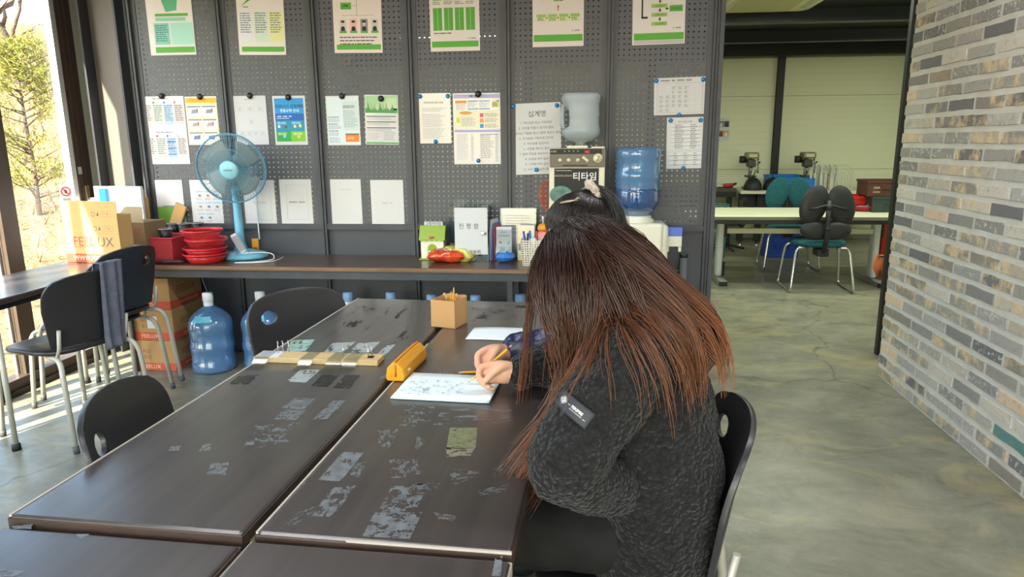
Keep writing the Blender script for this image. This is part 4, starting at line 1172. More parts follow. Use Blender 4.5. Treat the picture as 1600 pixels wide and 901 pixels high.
# ---- three cartons under the counter end
KRAFT = mat('kraft_carton', '#b08a5c', .8, var=(3, '#a37d50', .6), bump=(40, .1, .002))
KRAFT2 = mat('pale_kraft_carton', '#cda56c', .8, var=(3, '#c09760', .6))
REDP = mat('carton_red_print', '#c2503c', .7); BRNP = mat('carton_brown_print', '#7d4a34', .7); TAPE = mat('carton_tape', '#a8824f', .3)
for k in range(3):
    t = thing('carton', ['bottom brown carton of the stack under the counter', 'middle brown carton of the stack under the counter', 'top brown carton of the stack under the counter'][k], 'carton', (-2.615+(.0, .012, .004)[k], 4.01, .0005+.1955*k), R((.0, -.6, .5)[k]), 'cartons stacked under the counter')
    w_, d_, h_ = .275, .36, .193
    MB().box(-w_/2, -d_/2, 0, w_/2, d_/2, h_).build('box', KRAFT, t, bevel=.002, seg=1)
    bm = MB(); y = -d_/2-.0008
    bm.rect(-w_/2, .004, w_/2, .05, y, 0); bm.text('FEELUX', -.02, .016, .034, y-.0004, 1)
    bm.text('취급', -.045, .115, .03, y, 2); bm.text('주의', -.045, .075, .03, y, 2)
    bm.build('front_print', [REDP, mat('print_cream', '#e7c9a0', .7), BRNP], t)
    if k: MB().box(-.03, y-.0008, .075, .035, y+.0005, .15).build('label', PAPER, t)
    if k: MB().box(.008, y-.0016, .1, .022, y-.0006, .125).build('code_mark', pm('#9aa29a'), t)
    bm = MB(Matrix.Rotation(R(90), 4, 'Z')); y2 = -w_/2-.0008
    bm.rect(-d_/2, .004, d_/2, .05, y2, 0); bm.text('FEELUX', .0, .085, .062, y2, 1); bm.text('WWW.FEELUX.COM', .02, .018, .022, y2-.0004, 2)
    bm.build('side_print', [REDP, BRNP, mat('print_cream', '', .7)], t)
    MB().box(-.012, -d_/2-.0006, h_-.05, .012, d_/2+.0006, h_+.0006).build('tape', TAPE, t)
# ---- big carton on the window table
t = thing('carton', 'large open carton with red band and bold lettering on the window table', 'carton', (-2.722, 3.625, TZ+.0006), R(-7))
w_, d_, h_ = .37, .10, .272
bm = MB()
for a in ((-w_/2, -d_/2, 0, w_/2, -d_/2+.005, h_+.075), (-w_/2, d_/2-.005, 0, w_/2, d_/2, h_), (-w_/2, -d_/2, 0, -w_/2+.005, d_/2, h_), (w_/2-.005, -d_/2, 0, w_/2, d_/2, h_), (-w_/2, -d_/2, 0, w_/2, d_/2, .005)): bm.box(*a)
bm.build('box', KRAFT2, t, bevel=.0015, seg=1)
bm = MB(); y = -d_/2-.0008
bm.rect(-w_/2, .003, w_/2, .05, y, 0); bm.text('WWW.FEELUX.COM', .03, .016, .036, y-.0004, 1, bold=.01); bm.text('FEEL', -.055, .095, .075, y, 0); bm.text('UX', .088, .095, .075, y, 2); bm.rect(-.13, .088, .03, .0905, y, 0)
for zz in (.195, .275):
    bm.lathe([(0, 0)], 3)
    for i in range(20):
        a0_, a1_ = 2*PI*i/20, 2*PI*(i+1)/20
        bm.add([(.03+.012*math.cos(a0_), y, zz+.014*math.sin(a0_)), (.03+.012*math.cos(a1_), y, zz+.014*math.sin(a1_)), (.03+.0095*math.cos(a1_), y, zz+.011*math.sin(a1_)), (.03+.0095*math.cos(a0_), y, zz+.011*math.sin(a0_))], [(0, 1, 2, 3)], 3)
    bm.add([(.05, y, zz-.01), (.066, y, zz-.008), (.064, y, zz+.012), (.056, y, zz+.004)], [(0, 1, 2, 3)], 3)
    for a_ in ((.085, -.014, .145, -.013), (.085, .013, .145, .014), (.085, -.014, .086, .014), (.144, -.014, .145, .014)): bm.rect(a_[0], zz+a_[1], a_[2], zz+a_[3], y, 3)
    bm.rect(.095, zz+.003, .112, zz+.005, y, 3); bm.rect(.12, zz-.004, .126, zz+.004, y, 3)
bm.build('front_print', [REDP, mat('print_cream', '', .7), mat('carton_grey_print', '#6a5a50', .7), mat('carton_grey_print', '', .7)], t)['kind'] = 'stuff'
bm = MB(); bm.rect(-w_/2, .1675, w_/2, .1685, -d_/2-.0006, 0); bm.build('crease', mat('crease', '#a98550', .8), t)
# ---- smaller carton with red stamps on the counter end
t = thing('carton', 'small dull carton with red stamped marks beside the large open carton', 'carton', (PY(209, 370, 3.83).x, 3.91, CT+.0006), R(-3))
w_, d_, h_ = .19, .20, .25
bm = MB(); bm.box(-w_/2, -d_/2, 0, w_/2, d_/2, h_); bm.build('box', mat('dull_kraft', '#8b7150', .85, var=(4, '#7d6545', .6)), t, bevel=.002, seg=1)
MB().add([(-w_/2, -d_/2, h_), (w_/2, -d_/2, h_), (.03, -d_/2+.09, h_+.085), (-w_/2-.04, -d_/2+.09, h_+.085)], [(0, 1, 2, 3)]).build('flap', mat('flap_kraft', '#a58e6c', .85), t, solid=.003)
bm = MB(); y = -d_/2-.0008
bm.marks(6, .01, .20, .024, y, 0); bm.marks(4, .012, .168, .024, y, 0)
bm.build('print', [mat('red_stamp', '#b0503c', .8)], t)
l_ = MB().box(-.01, y-.0006, .02, .085, y+.0004, .12).build('label', PAPER, t); MB().rect(.06, .07, .075, .09, y-.001).build('label_mark', pm('#b86a62'), l_)
# ---- white planner box standing behind, blue end
p = PY(142, 285, 4.05)
t = thing('planner_box', 'flat white box with bright blue end and printed grid behind the cartons', 'box', (p.x+.14, 4.10, CT+.0006), R(-4))
MB().box(-.165, -.012, 0, .165, .012, .445).build('box', mat('gloss_white_card', '#e4e7ee', .25, coat=.4), t, bevel=.003)
bm = MB(); y = -.013
bm.rect(-.13, .2, -.085, .43, y, 0); bm.rect(-.085, .2, -.062, .43, y, 1)
for k in range(5): bm.rect(-.06+.016*k, .2, -.0585+.016*k, .43, y, 2)
for k in range(9): bm.rect(-.06, .2+.028*k, .005, .2015+.028*k, y, 2)
bm.build('print', [pm('#35b4e6'), pm('#3f78d8'), pm('#8f9aac')], t)
PINE = mat('pale_batten', '#c9a877', .7, var=(3, '#b08d5c', .8), stretch=(14, 14, 1))
for k, (x, h) in enumerate(((PY(223, 320, 4.16).x, .385), (PY(229, 320, 4.16).x, .37), (-2.79, .42))):
    o = MB().box(-.009, -.008, 0, .009, .008, h).build('wooden_batten', PINE); o.location = (x, 4.165+.0*k, CT+.0006)
    tag(o, ['pale wooden batten upright beside the white planner box', 'shorter pale batten next to the planner box edge', 'pale batten sticking up behind the large open carton'][k], 'batten', 'wooden battens')
# ---- red bin
RED = mat('pinkish_red_plastic', '#c2434b', .35, var=(6, '#b53a44', .5)); RED2 = mat('red_plastic', '#c4252c', .3)
q = zc(264, 410)
t = thing('plastic_bin', 'square pinkish red plastic bin holding a black paper cup', 'bin', (PY(262, 390, 3.955).x, 3.955, CT+.0006), R(-3))
bm = MB()
def binwall(bm, a0, a1, h, th, m=0):
    o = [(-a0, -a0, 0), (a0, -a0, 0), (a0, a0, 0), (-a0, a0, 0), (-a1, -a1, h), (a1, -a1, h), (a1, a1, h), (-a1, a1, h)]
    i = [(-a0+th, -a0+th, th), (a0-th, -a0+th, th), (a0-th, a0-th, th), (-a0+th, a0-th, th), (-a1+th, -a1+th, h), (a1-th, -a1+th, h), (a1-th, a1-th, h), (-a1+th, a1-th, h)]
    fs = [(3, 2, 1, 0), (8, 9, 10, 11)]
    for k in range(4):
        n = (k+1) % 4
        fs += [(k, n, n+4, k+4), (8+n, 8+k, 12+k, 12+n), (4+k, 4+n, 12+n, 12+k)]
    bm.add(o+i, fs, m)
binwall(bm, .10, .114, .155, .004)
bm.build('body', RED, t, bevel=.006, seg=2)
bm = MB()
for x0, y0, x1, y1 in ((-.121, -.121, .121, -.112), (-.121, .112, .121, .121), (-.121, -.112, -.112, .112), (.112, -.112, .121, .112)): bm.box(x0, y0, .15, x1, y1, .158)
bm.build('rim', RED, t, bevel=.002, seg=1)
# ---- red colanders and basins
def colander(label, z, x, y, rT, rB, h, holes, name):
    t = thing(name, label, 'basket' if holes else 'basin', (x, y, z), random.uniform(0, 3), 'red plastic kitchen baskets')
    n = 40; bm = MB()
    if holes:
        k = 7
        for lev in range(k):
            f = lev/(k-1); r = rB+(rT-rB)*f; zz = .012+(h-.02)*f
            bm.tube([(r*math.cos(2*PI*i/n), r*math.sin(2*PI*i/n), zz) for i in range(n)], .0016, 5, closed=True)
        for i in range(n*2):
            a = PI*i/n; bm.tube([(rB*math.cos(a), rB*math.sin(a), .012), (rT*math.cos(a), rT*math.sin(a), h-.008)], .0013, 4)
        bm.build('mesh_wall', RED2, t)
        MB().lathe([(0, 0), (rB+.002, 0), (rB+.004, .014), (rB-.002, .014), (rB-.004, .004), (0, .004)], n).build('base', RED2, t)
    else:
        MB().lathe([(0, 0), (rB, 0), (rB+.008, .008), (rT, h-.012), (rT-.004, h-.012), (rB+.004, .010), (0, .005)], n).build('bowl', RED2, t)
    MB().lathe([(rT-.004, h-.012), (rT+.007, h-.012), (rT+.010, h-.004), (rT+.006, h), (rT-.002, h-.002), (rT-.004, h-.012)], n).build('rim', RED2, t)
    return t
cxb, cyb = PY(321, 390, 3.925).x, 3.925
colander('red plastic basin at the bottom of the basket stack', CT+.0006, cxb, cyb, .122, .09, .06, False, 'basin')
colander('red plastic bowl just above the bottom basin in the stack', CT+.045, cxb+.0, cyb, .118, .086, .05, False, 'basin')
colander('red mesh colander second from the top of the stack', CT+.075, cxb+.012, cyb, .113, .085, .072, True, 'colander')
colander('red mesh colander on top of the basket stack', CT+.128, cxb-.012, cyb, .113, .085, .072, True, 'colander')
# ---- black paper cups
CUPB = mat('black_cup_print', '#27252a', .4, var=(30, '#5a3a44', .9, 3, .62, .68)); CUPW = mat('cup_rim_white', '#d9d4cf', .5)
def cup(label, x, y, z):
    t = thing('paper_cup', label, 'cup', (x, y, z), random.uniform(0, 6), 'black paper cups')
    MB().lathe([(0, .003), (.027, .003), (.028, 0), (.038, .094), (.0365, .094), (.027, .006), (0, .006)], 20).build('cup_wall', CUPB, t)
    MB().tube([(.0385*math.cos(2*PI*i/20), .0385*math.sin(2*PI*i/20), .095) for i in range(20)], .0016, 5, closed=True).build('rim', CUPW, t)
cup('black paper cup standing inside the red bin', PY(259, 365, 3.93).x, 3.93, CT+.105)
cup('black paper cup behind the red bin in front of the lit cardboard strip', PY(271, 350, 4.12).x, 4.12, CT+.1155)
cup('black paper cup beside another behind the red bin', PY(286, 350, 4.12).x+.006, 4.12, CT+.1155)
cup('black paper cup behind the red colanders next to the fan post', PY(306, 352, 4.16).x+.01, 4.16, CT+.1155)
t = thing('cup_carton', 'low brown carton lid holding the black paper cups', 'carton', (PY(285, 350, 4.14).x, 4.145, CT+.0006))
bm = MB(); bm.box(-.17, -.06, 0, .17, .06, .1145); bm.build('tray', mat('dull_kraft', '', .85), t, bevel=.002)
MB().box(-.16, -.0612, .03, -.08, -.0602, .06).build('label', PAPER, t)
# ---- leaning cardboard strip
t = thing('cardboard_strip', 'tilted sunlit cardboard strip leaning behind the paper cups', 'cardboard', (PY(258, 350, 4.22).x-.02, 4.228, CT+.0006))
bm = MB(Matrix.Rotation(R(24), 4, 'Y')); bm.box(-.035, -.010, .02, .035, .002, .35); bm.build('strip', KRAFT2, t)
MB(Matrix.Rotation(R(24), 4, 'Y')).box(.035, -.012, .02, .043, .003, .348).build('folded_edge', KRAFT, t)
t = thing('small_box', 'small mauve carton standing beside the planner box', 'box', (PY(240, 350, 4.2).x, 4.21, CT+.0006), R(4))
MB().box(-.028, -.015, 0, .028, .015, .20).build('box', mat('mauve_card', '#8a6a66', .7), t, bevel=.002); MB().box(-.02, -.021, .12, .02, -.0202, .19).build('label', mat('mauve_label', '#a98a84', .7), t)
t = thing('brush_handle', 'dark rounded handle sticking out beside the stacked chairs', 'handle', (-2.36, 3.84, CT+.016), R(8))
MB().tube([(-.12, 0, 0), (-.02, 0, 0), (0, 0, 0)], [.011, .012, .006], 10).build('grip', mat('maroon_plastic', '#4a2a33', .4), t); MB().tube([(-.2, 0, -.004), (-.12, 0, 0)], .008, 8).build('shaft', RUBBER, t)

# ================================================================= electric fan
FB = mat('fan_blue', '#6fb4cf', .35); FB2 = mat('fan_pale_blue', '#8fcbdc', .3); FW = mat('fan_wire', '#6a9fb8', .4); FG = mat('fan_white', '#d3d6da', .35)
fan = thing('electric_fan', 'pale blue table fan with a round wire cage and grey remote on its base', 'fan', (-2.105, 4.095, CT+.0006), 0)
MB().lathe([(0, 0), (.135, 0), (.142, .008), (.14, .02), (.12, .034), (.06, .046), (.035, .055), (0, .056)], 40, sy=.86).build('base', FB, fan)
bm = MB(); bm.tube([(-.035, .02, .04), (-.035, .02, .10), (-.037, .02, .32), (-.04, .015, .44)], [.046, .027, .024, .019], 18); bm.build('column', FB, fan)
for k in range(4):
    MB().tube([(-.01+.028*k, -.085+.008*k, .036), (-.01+.028*k, -.085+.008*k, .046)], .008, 10).build('button', FG if k else mat('fan_red', '#c06a62', .4), fan)
bm = MB(Matrix.Translation((.0, -.06, .09)) @ Matrix.Rotation(R(-28), 4, 'Y')); bm.box(-.02, -.012, -.055, .02, .012, .075)
rm = bm.build('remote', FG, fan, bevel=.004)
MB(Matrix.Translation((.0, -.06, .09)) @ Matrix.Rotation(R(-28), 4, 'Y')).box(-.02, -.0135, -.04, .02, -.0115, .06).build('remote_face', mat('remote_grey', '#a9acb2', .4), rm)
# head: axis points at the photographer, slightly left and down
hc = Vector((.02, -.115, .555))
hd = Vector((.10, -1, -.16)).normalized()
HM = Matrix.Translation(hc) @ hd.to_track_quat('Z', 'Y').to_matrix().to_4x4()
bm = MB(HM); bm.lathe([(0, -.16), (.045, -.158), (.062, -.13), (.066, -.07), (.05, -.045), (0, -.045)], 24); bm.build('motor', FB, fan)
bm = MB(HM); bm.lathe([(0, .05), (.048, .049), (.056, .042), (.056, .036), (0, .036)], 32)
hb = bm.build('hub_cap', FB2, fan)
bm = MB(HM @ Matrix.Translation((0, 0, .0506)) @ Matrix.Rotation(R(-90), 4, 'X')); bm.marks(5, 0, -.005, .011, 0, 0); bm.build('hub_lettering', pm('#3f5560'), hb)
cage = MB(HM); RF = .205
for r, z in ((RF, -.005), (RF, .005), (RF*.98, .022), (RF*.6, .046)):
    cage.tube([(r*math.cos(2*PI*i/48), r*math.sin(2*PI*i/48), z) for i in range(48)], .0042 if abs(z) < .006 else .0016, 6, closed=True)
NS = 84
for i in range(NS):
    a = 2*PI*i/NS; tw_ = .10
    cage.tube([(r*math.cos(a+tw_*f), r*math.sin(a+tw_*f), z) for r, z, f in ((.054, .045, 0), (RF*.5, .05, .35), (RF*.8, .04, .7), (RF*.96, .024, 1), (RF, .004, 1.03))], .0011, 4, cap=False)
cage.build('front_grille', FW, fan)
cage = MB(HM)
for i in range(60):
    a = 2*PI*i/60
    cage.tube([(r*math.cos(a), r*math.sin(a), z) for r, z in ((.06, -.07), (RF*.6, -.068), (RF*.93, -.045), (RF, -.006))], .0011, 4, cap=False)
for r, z in ((RF*.6, -.068), (RF*.85, -.055)): cage.tube([(r*math.cos(2*PI*i/40), r*math.sin(2*PI*i/40), z) for i in range(40)], .0014, 5, closed=True)
cage.build('rear_grille', FW, fan)
BLD = mat('fan_blade', '#8d9a98', .25, alpha=.75)
for k in range(4):
    a0 = 2*PI*k/4+.5
    bm = MB(HM)
    bm.grid(lambda u, v: (lambda r, a, z: (r*math.cos(a), r*math.sin(a), z))(.04+(.175-.04)*v, a0+(u-.5)*(1.15-.1*v)+.25*v, -.012+.04*(u-.5)), 8, 8)
    bm.build('blade', BLD, fan, solid=.002)
bm = MB(HM); bm.lathe([(0, -.03), (.04, -.03), (.044, .01), (.03, .028), (0, .03)], 24); bm.build('blade_hub', mat('fan_blade_hub', '#7a8a88', .3), fan)
CORD = mat('white_cord', '#d9d9d8', .45)
o = MB().tube(bez((-2.08, 4.0, CT+.04), (-1.90, 4.1, CT+.05), (-1.87, 3.99, CT+.02), 8)+bez((-1.87, 3.985, CT+.012), (-1.885, 3.93, CT+.006), (-2.0, 3.895, CT+.0055), 10)+bez((-2.02, 3.893, CT+.0055), (-2.09, 3.878, CT+.0055), (-2.05, 3.872, CT+.0055), 6)+bez((-2.03, 3.874, CT+.0055), (-1.9, 3.885, CT+.0055), (-1.855, 3.95, CT+.0055), 8)+bez((-1.852, 3.96, CT+.0055), (-1.84, 4.02, CT+.0055), (-1.86, 4.10, CT+.006), 6), .0035, 6).build('power_cord', CORD)
tag(o, 'white fan cord coiled on the counter around the fan base', 'cord')
o = MB().tube(bez((-2.06, 4.21, CT+.10), (-2.075, 4.235, CT+.28), (-2.065, 4.235, CT+.5), 8), .005, 6).build('power_cord', CORD); tag(o, 'white cable running up the pegboard behind the fan', 'cord')
o = MB().tube([(-2.27, 3.85, CT-.03), (-2.272, 3.87, .56), (-2.268, 3.893, .5), (-2.268, 3.9, .489)], .0022, 5).build('power_cord', mat('grey_string', '#6f7276', .6)); tag(o, 'thin grey string hanging from the counter to the first bottle', 'cord')
t = thing('yellow_tag', 'small orange yellow card standing behind the red colanders', 'card', (-2.085, 4.2, CT+.0006))
MB().box(-.022, -.004, 0, .022, .004, .105).build('card', mat('amber_card', '#d99a2e', .6), t, bevel=.001); MB().box(-.016, -.0046, .02, .016, -.0041, .05).build('printed_band', pm('#8a5a1c'), t)

# ================================================================= suggestion boxes, snacks, leaflets
LIME = mat('lime_green', '#8aa52a', .35); CREAMB = mat('cream_card', '#e6e4cf', .5)
p = zc(686, 398)
t = thing('house_box', 'small lime and cream house shaped suggestion box on the counter', 'box', (p.x, 4.13, CT+.0006))
MB().box(-.07, -.055, .008, .07, .055, .125).build('body', CREAMB, t, bevel=.002)
MB().box(-.082, -.065, 0, .082, .062, .008).build('base', LIME, t, bevel=.001, seg=1)
bm = MB(); bm.prism([(-.067, .122), (.064, .122), (.058, .15), (-.0, .205), (-.02, .205)], -.08, .08, 'yz'); rf = bm.build('roof', LIME, t, bevel=.002)
bm = MB()
for k in range(5): bm.lathe([(0, 0), (.0155, 0)], 14, c=(-.064+.032*k, 0, 0))
sc_ = MB()
for k in range(5): sc_.prism([(-.064+.032*k+.016*math.cos(a), .124+.007*math.sin(a)) for a in (PI+PI*i/8 for i in range(9))], -.0685, -.066, 'xz')
sc_.build('eave_trim', LIME, rf)
bm = MB(); bm.prism([(.028*math.cos(a), .07+.028*math.sin(a)) for a in (PI*i/12 for i in range(13))][::1]+[(-.028, .01), (.028, .01)], -.0575, -.055, 'xz'); bm.build('door', LIME, t)
MB().lathe([(0, -.004), (.009, -.004), (.009, .004), (0, .004)], 12).build('keyhole', mat('chrome', '#c9ccd0', .2, .9), t, loc=(-.016, -.059, .05), rot=(R(90), 0, 0))
bm = MB(Matrix.Translation((0, -.063, .155)) @ Matrix.Rotation(R(-30), 4, 'X')); bm.lathe([(0, 0), (.014, 0)], 14)
o = MB().ell((0, -.0665, .139), (.016, .004, .008)).build('emblem', mat('emblem_red', '#c0532f', .4), t)
bm = MB(); bm.box(-.055, -.012, .202, .06, -.006, .228); sgn = bm.build('name_card', PAPER, t)
bm = MB(); bm.text('고충처리함', .002, .208, .021, -.0126, 0, bold=.01); bm.build('lettering', [pm('#3a4a66')], sgn)
# acrylic box
ACR = thin_glass('clear_acrylic', '#f4f7f8', .07, .03)
p = zc(740, 402)
t = thing('acrylic_box', 'clear acrylic suggestion box with a white paper front', 'box', (p.x-.0, 4.10, CT+.0006))
bm = MB()
for a in ((-.12, -.08, 0, .12, -.077, .33), (-.12, .077, 0, .12, .08, .36), (-.12, -.077, 0, -.117, .077, .33), (.117, -.077, 0, .12, .077, .33), (-.12, -.077, 0, .12, .077, .004), (-.12, -.08, .33, .12, .08, .334)): bm.box(*a)
bm.build('case', ACR, t)
f_ = MB().box(-.085, -.0818, .045, .112, -.0808, .322).build('paper_front', PAPER, t)
bm = MB(); bm.text('진 정 함', .0, .20, .036, -.0826, 0); bm.text('위원회', .035, .05, .026, -.0826, 0, bold=.01); bm.build('lettering', [pm('#2c2c30')], f_)
l_ = MB().box(.07, -.094, .165, .095, -.08, .182).build('latch', mat('chrome', '', .2), t, bevel=.002); MB().tube([(.1, -.088, .168), (.1, -.088, .18)], .006, 10).build('lock', mat('chrome', '', .2), l_)
# leaflets beside it
for k in range(4):
    o = MB().box(-.001, -.06, 0, .001, .06, .25-.012*k).build('leaflet', [PAPER, mat('lilac_paper', '#cfd0e4', .6), mat('blue_leaflet', '#5f7fc0', .5), mat('red_leaflet', '#b8566a', .5)][k])
    pp = zc(772+3.4*k, 400); o.location = (pp.x, 4.11, CT+.0006); o.rotation_euler = (0, R(5-2*k), R(-14))
    tag(o, ['white leaflet standing right against the acrylic box', 'lilac leaflet standing beside the acrylic box', 'blue leaflet standing edge on beside the acrylic box', 'red leaflet standing edge on nearest the card holder'][k], 'leaflet', 'leaflets beside the acrylic box')
p = zc(808, 402)
t = thing('document_stand', 'grey acrylic stand with a printed page behind the card holder', 'stand', (p.x+.005, 4.19, CT+.0006))
MB().box(-.11, -.004, 0, .11, 0, .30).build('page', mat('grey_page', '#cfd1d6', .3), t, rot=(R(-4), 0, 0))
MB().box(-.115, -.007, 0, .115, -.0055, .305).build('cover', ACR, t, rot=(R(-4), 0, 0))
bm = MB(); rg = random.Random(4)
for j in range(6): bm.rect(-.08, .255-.016*j, .08-.03*rg.random(), .261-.016*j, -.0046)
bm.rect(-.09, .17, .09, .1715, -.0046); bm.build('print', pm('#9a9ca2'), t, rot=(R(-4), 0, 0))
bm = MB(); bm.marks(7, 0, .148, .018, -.0048); bm.build('lettering', pm('#3c3c42'), t, rot=(R(-4), 0, 0))
p = zc(790, 403)
t = thing('card_holder', 'clear holder with a white folded card behind the blue tissue pack', 'holder', (p.x+.003, 4.05, CT+.0006))
MB().box(-.046, -.002, .01, .046, 0, .205).build('card', PAPER, t, rot=(R(-6), 0, 0))
bm = MB(); bm.box(-.05, -.02, 0, .05, -.018, .09); bm.box(-.05, .002, 0, .05, .004, .19); bm.box(-.05, -.02, 0, .05, .004, .003); bm.build('holder', ACR, t)
bm = MB(); bm.marks(4, 0, .168, .011, -.004); bm.marks(7, 0, .148, .0105, -.004)
bm.add([(-.03, -.004, .11), (-.02, -.004, .125), (-.012, -.004, .105)], [(0, 1, 2)], 1); bm.add([(.02, -.004, .105), (.035, -.004, .125), (.03, -.004, .1)], [(0, 1, 2)], 2)
bm.build('lettering', [pm('#4a4a50'), pm('#c0605a'), pm('#6ab09a')], t, rot=(R(-6), 0, 0))
p = zc(818, 403)
t = thing('leaflet_card', 'pale cream card with a small drawing behind the pen basket', 'card', (p.x+.022, 4.09, CT+.0006))
MB().box(-.05, -.003, 0, .05, 0, .21).build('card', mat('cream_paper', '#ebe4c6', .6), t, rot=(R(-5), 0, 0)); MB().box(-.045, -.005, .06, .0, -.0035, .10).build('printed_drawing', pm('#9a8f88'), t, rot=(R(-5), 0, 0))
# tissue pack
def pillow(name, label, cat, loc, rz, w_, d_, h_, m, print_m, seed, tilt=0., text=None, tcol='#ffffff'):
    t = thing(name, label, cat, loc, rz); rg = random.Random(seed); ph = rg.uniform(0, 9)
    def fn(sgn):
        def f(u, v):
            x, y = (u-.5)*w_, (v-.5)*d_
            e = max(0, 1-abs(2*u-1)**3.2)*max(0, 1-abs(2*v-1)**4)
            wr = .26*noise.noise((u*6+ph, v*5, 0))+.26*abs(noise.noise((u*15+ph, v*11, 3)))-.1
            z = h_*.5+sgn*h_*.5*(e**.55)*(1+wr*1.6)
            k = 1-.10*(1-abs(2*u-1))*0
            return (x+.004*noise.noise((v*9, ph, sgn)), y, max(0.0, z+tilt*x))
        return f
    bm = MB(); bm.grid(fn(1), 34, 20); bm.grid(fn(-1), 34, 20); b_ = bm.build('wrapper', m, t)
    for f in b_.data.polygons[34*20:]: pass
    bm = MB()
    top = fn(1)
    def pf(u, v):
        q = top(.2+.62*u, .28+.44*v); return (q[0], q[1], q[2]+.0012)
    bm.grid(pf, 16, 8); bm.build('printed_label', print_m, b_)
    if text:
        vs, fs = glyphs(text, 'CENTER', .02); bm = MB(); mx_ = max(abs(a) for a, _ in vs)
        bm.add([(lambda q: (q[0], q[1], q[2]+.0022))(top(min(.97, max(.03, .5+.26*a/mx_)), min(.95, max(.05, .42+.26*c)))) for a, c in vs], fs); bm.build('lettering', pm(tcol), b_)
    return t
REDF = mat('red_foil', '#c8281e', .25, coat=.5, var=(22, '#e2701e', .5)); YELF = mat('yellow_film', '#d6d06a', .2, coat=.5, var=(18, '#b9bd5e', .7)); BLUF = mat('blue_film', '#2f74c4', .3, coat=.3)
p = zc(702, 408)
pillow('snack_packet', 'red foil snack packet lying at the counter front', 'snack', (p.x-.01, p.y-.01, CT+.0006), R(4), .225, .14, .075, REDF, mat('cream_snack_label', '#e8ddc6', .4, var=(60, '#b23c2a', .9)), 3)
p = zc(722, 400)
pillow('snack_packet', 'yellow crumpled snack packet behind the red one', 'snack', (p.x+.02, 4.06, CT+.0006), R(-18), .19, .12, .09, YELF, mat('olive_snack_label', '#b7b564', .4, var=(60, '#7a5c2c', .9)), 8, tilt=-.18)
p = zc(789, 410)
pillow('tissue_pack', 'blue and white tissue pack lying below the card holder', 'tissue', (p.x, p.y+.035, CT+.0006), R(2), .11, .11, .062, BLUF, mat('tissue_label', '#dbe8f4', .4), 12)
# pen basket
IVORY = mat('ivory_plastic', '#ddd6c4', .45)
p = zc(829, 412)
t = thing('pen_basket', 'ivory perforated basket holding pens near the seated heads', 'basket', (p.x+.012, 3.95, CT+.0006))
bm = MB(); rg = random.Random(1)
def lattice(bm, P0, P1, P2, P3, nu, nv, w_):
    P0, P1, P2, P3 = map(Vector, (P0, P1, P2, P3))
    def at(u, v): return (P0*(1-u)+P1*u)*(1-v)+(P3*(1-u)+P2*u)*v
    for i in range(nu+1): bm.tube([at(i/nu, 0), at(i/nu, 1)], w_, 4, smooth=False)
    for j in range(nv+1): bm.tube([at(0, j/nv), at(1, j/nv)], w_, 4, smooth=False)
b0, b1, hh = (.05, .045), (.062, .056), .145
cn0 = [(-b0[0], -b0[1], 0), (b0[0], -b0[1], 0), (b0[0], b0[1], 0), (-b0[0], b0[1], 0)]; cn1 = [(-b1[0], -b1[1], hh), (b1[0], -b1[1], hh), (b1[0], b1[1], hh), (-b1[0], b1[1], hh)]
for k in range(4): lattice(bm, cn0[k], cn0[(k+1) % 4], cn1[(k+1) % 4], cn1[k], 8, 11, .0042)
bm.build('lattice_wall', IVORY, t); MB().box(-.052, -.047, 0, .052, .047, .004).build('base', IVORY, t)
MB().box(-.02, -.0535, .075, .018, -.0495, .10).build('name_plate', mat('khaki_plate', '#8a8468', .6), t)
for k, (x, y, c, l) in enumerate([(-.02, .0, '#2a55b4', 'blue pen standing in the ivory basket'), (.0, .02, '#2f68c8', 'second blue pen standing in the ivory basket'), (.028, .005, '#b83244', 'red pen standing in the ivory basket'), (-.036, -.02, '#2c2c30', 'black pen leaning in the ivory basket')]):
    o = MB().tube([(0, 0, 0), (0, 0, .15), (0, 0, .155), (0, 0, .19)], [.0055, .0055, .0065, .006], 10).build('pen', mat('pen_'+c[1:], c, .3)); o.location = (p.x+.012+x, 3.95+y, CT+.006); o.rotation_euler = (R(6*(k-1)), R(5*(k-2)), 0); tag(o, l, 'pen', 'pens in the ivory basket')
o = MB().lathe([(0, 0), (.018, 0), (.02, .01), (.02, .05), (.012, .06), (0, .06)], 16).build('glue_bottle', mat('white_cap', '', .4)); o.location = (p.x+.02, 3.93, CT+.10); tag(o, 'white round glue bottle resting among the pens', 'bottle')
# hand sanitiser with pump
p = zc(846, 404)
t = thing('pump_bottle', 'pink pump bottle with an orange collar beside the pen basket', 'bottle', (p.x+.015, 4.06, CT+.0006))
MB().lathe([(0, 0), (.036, 0), (.038, .01), (.038, .15), (.03, .175), (.016, .19), (0, .19)], 24).build('body', mat('pink_soap', '#e08a86', .2, coat=.4), t)
MB().lathe([(0, .185), (.03, .185), (.034, .2), (.028, .218), (.014, .226), (0, .226)], 20).build('collar', mat('orange_cap', '#e2912a', .4), t)
MB().tube([(0, 0, .22), (0, 0, .26), (-.0, -.01, .265), (0, -.04, .258)], [.005, .005, .008, .006], 8).build('pump', CAPW, t)
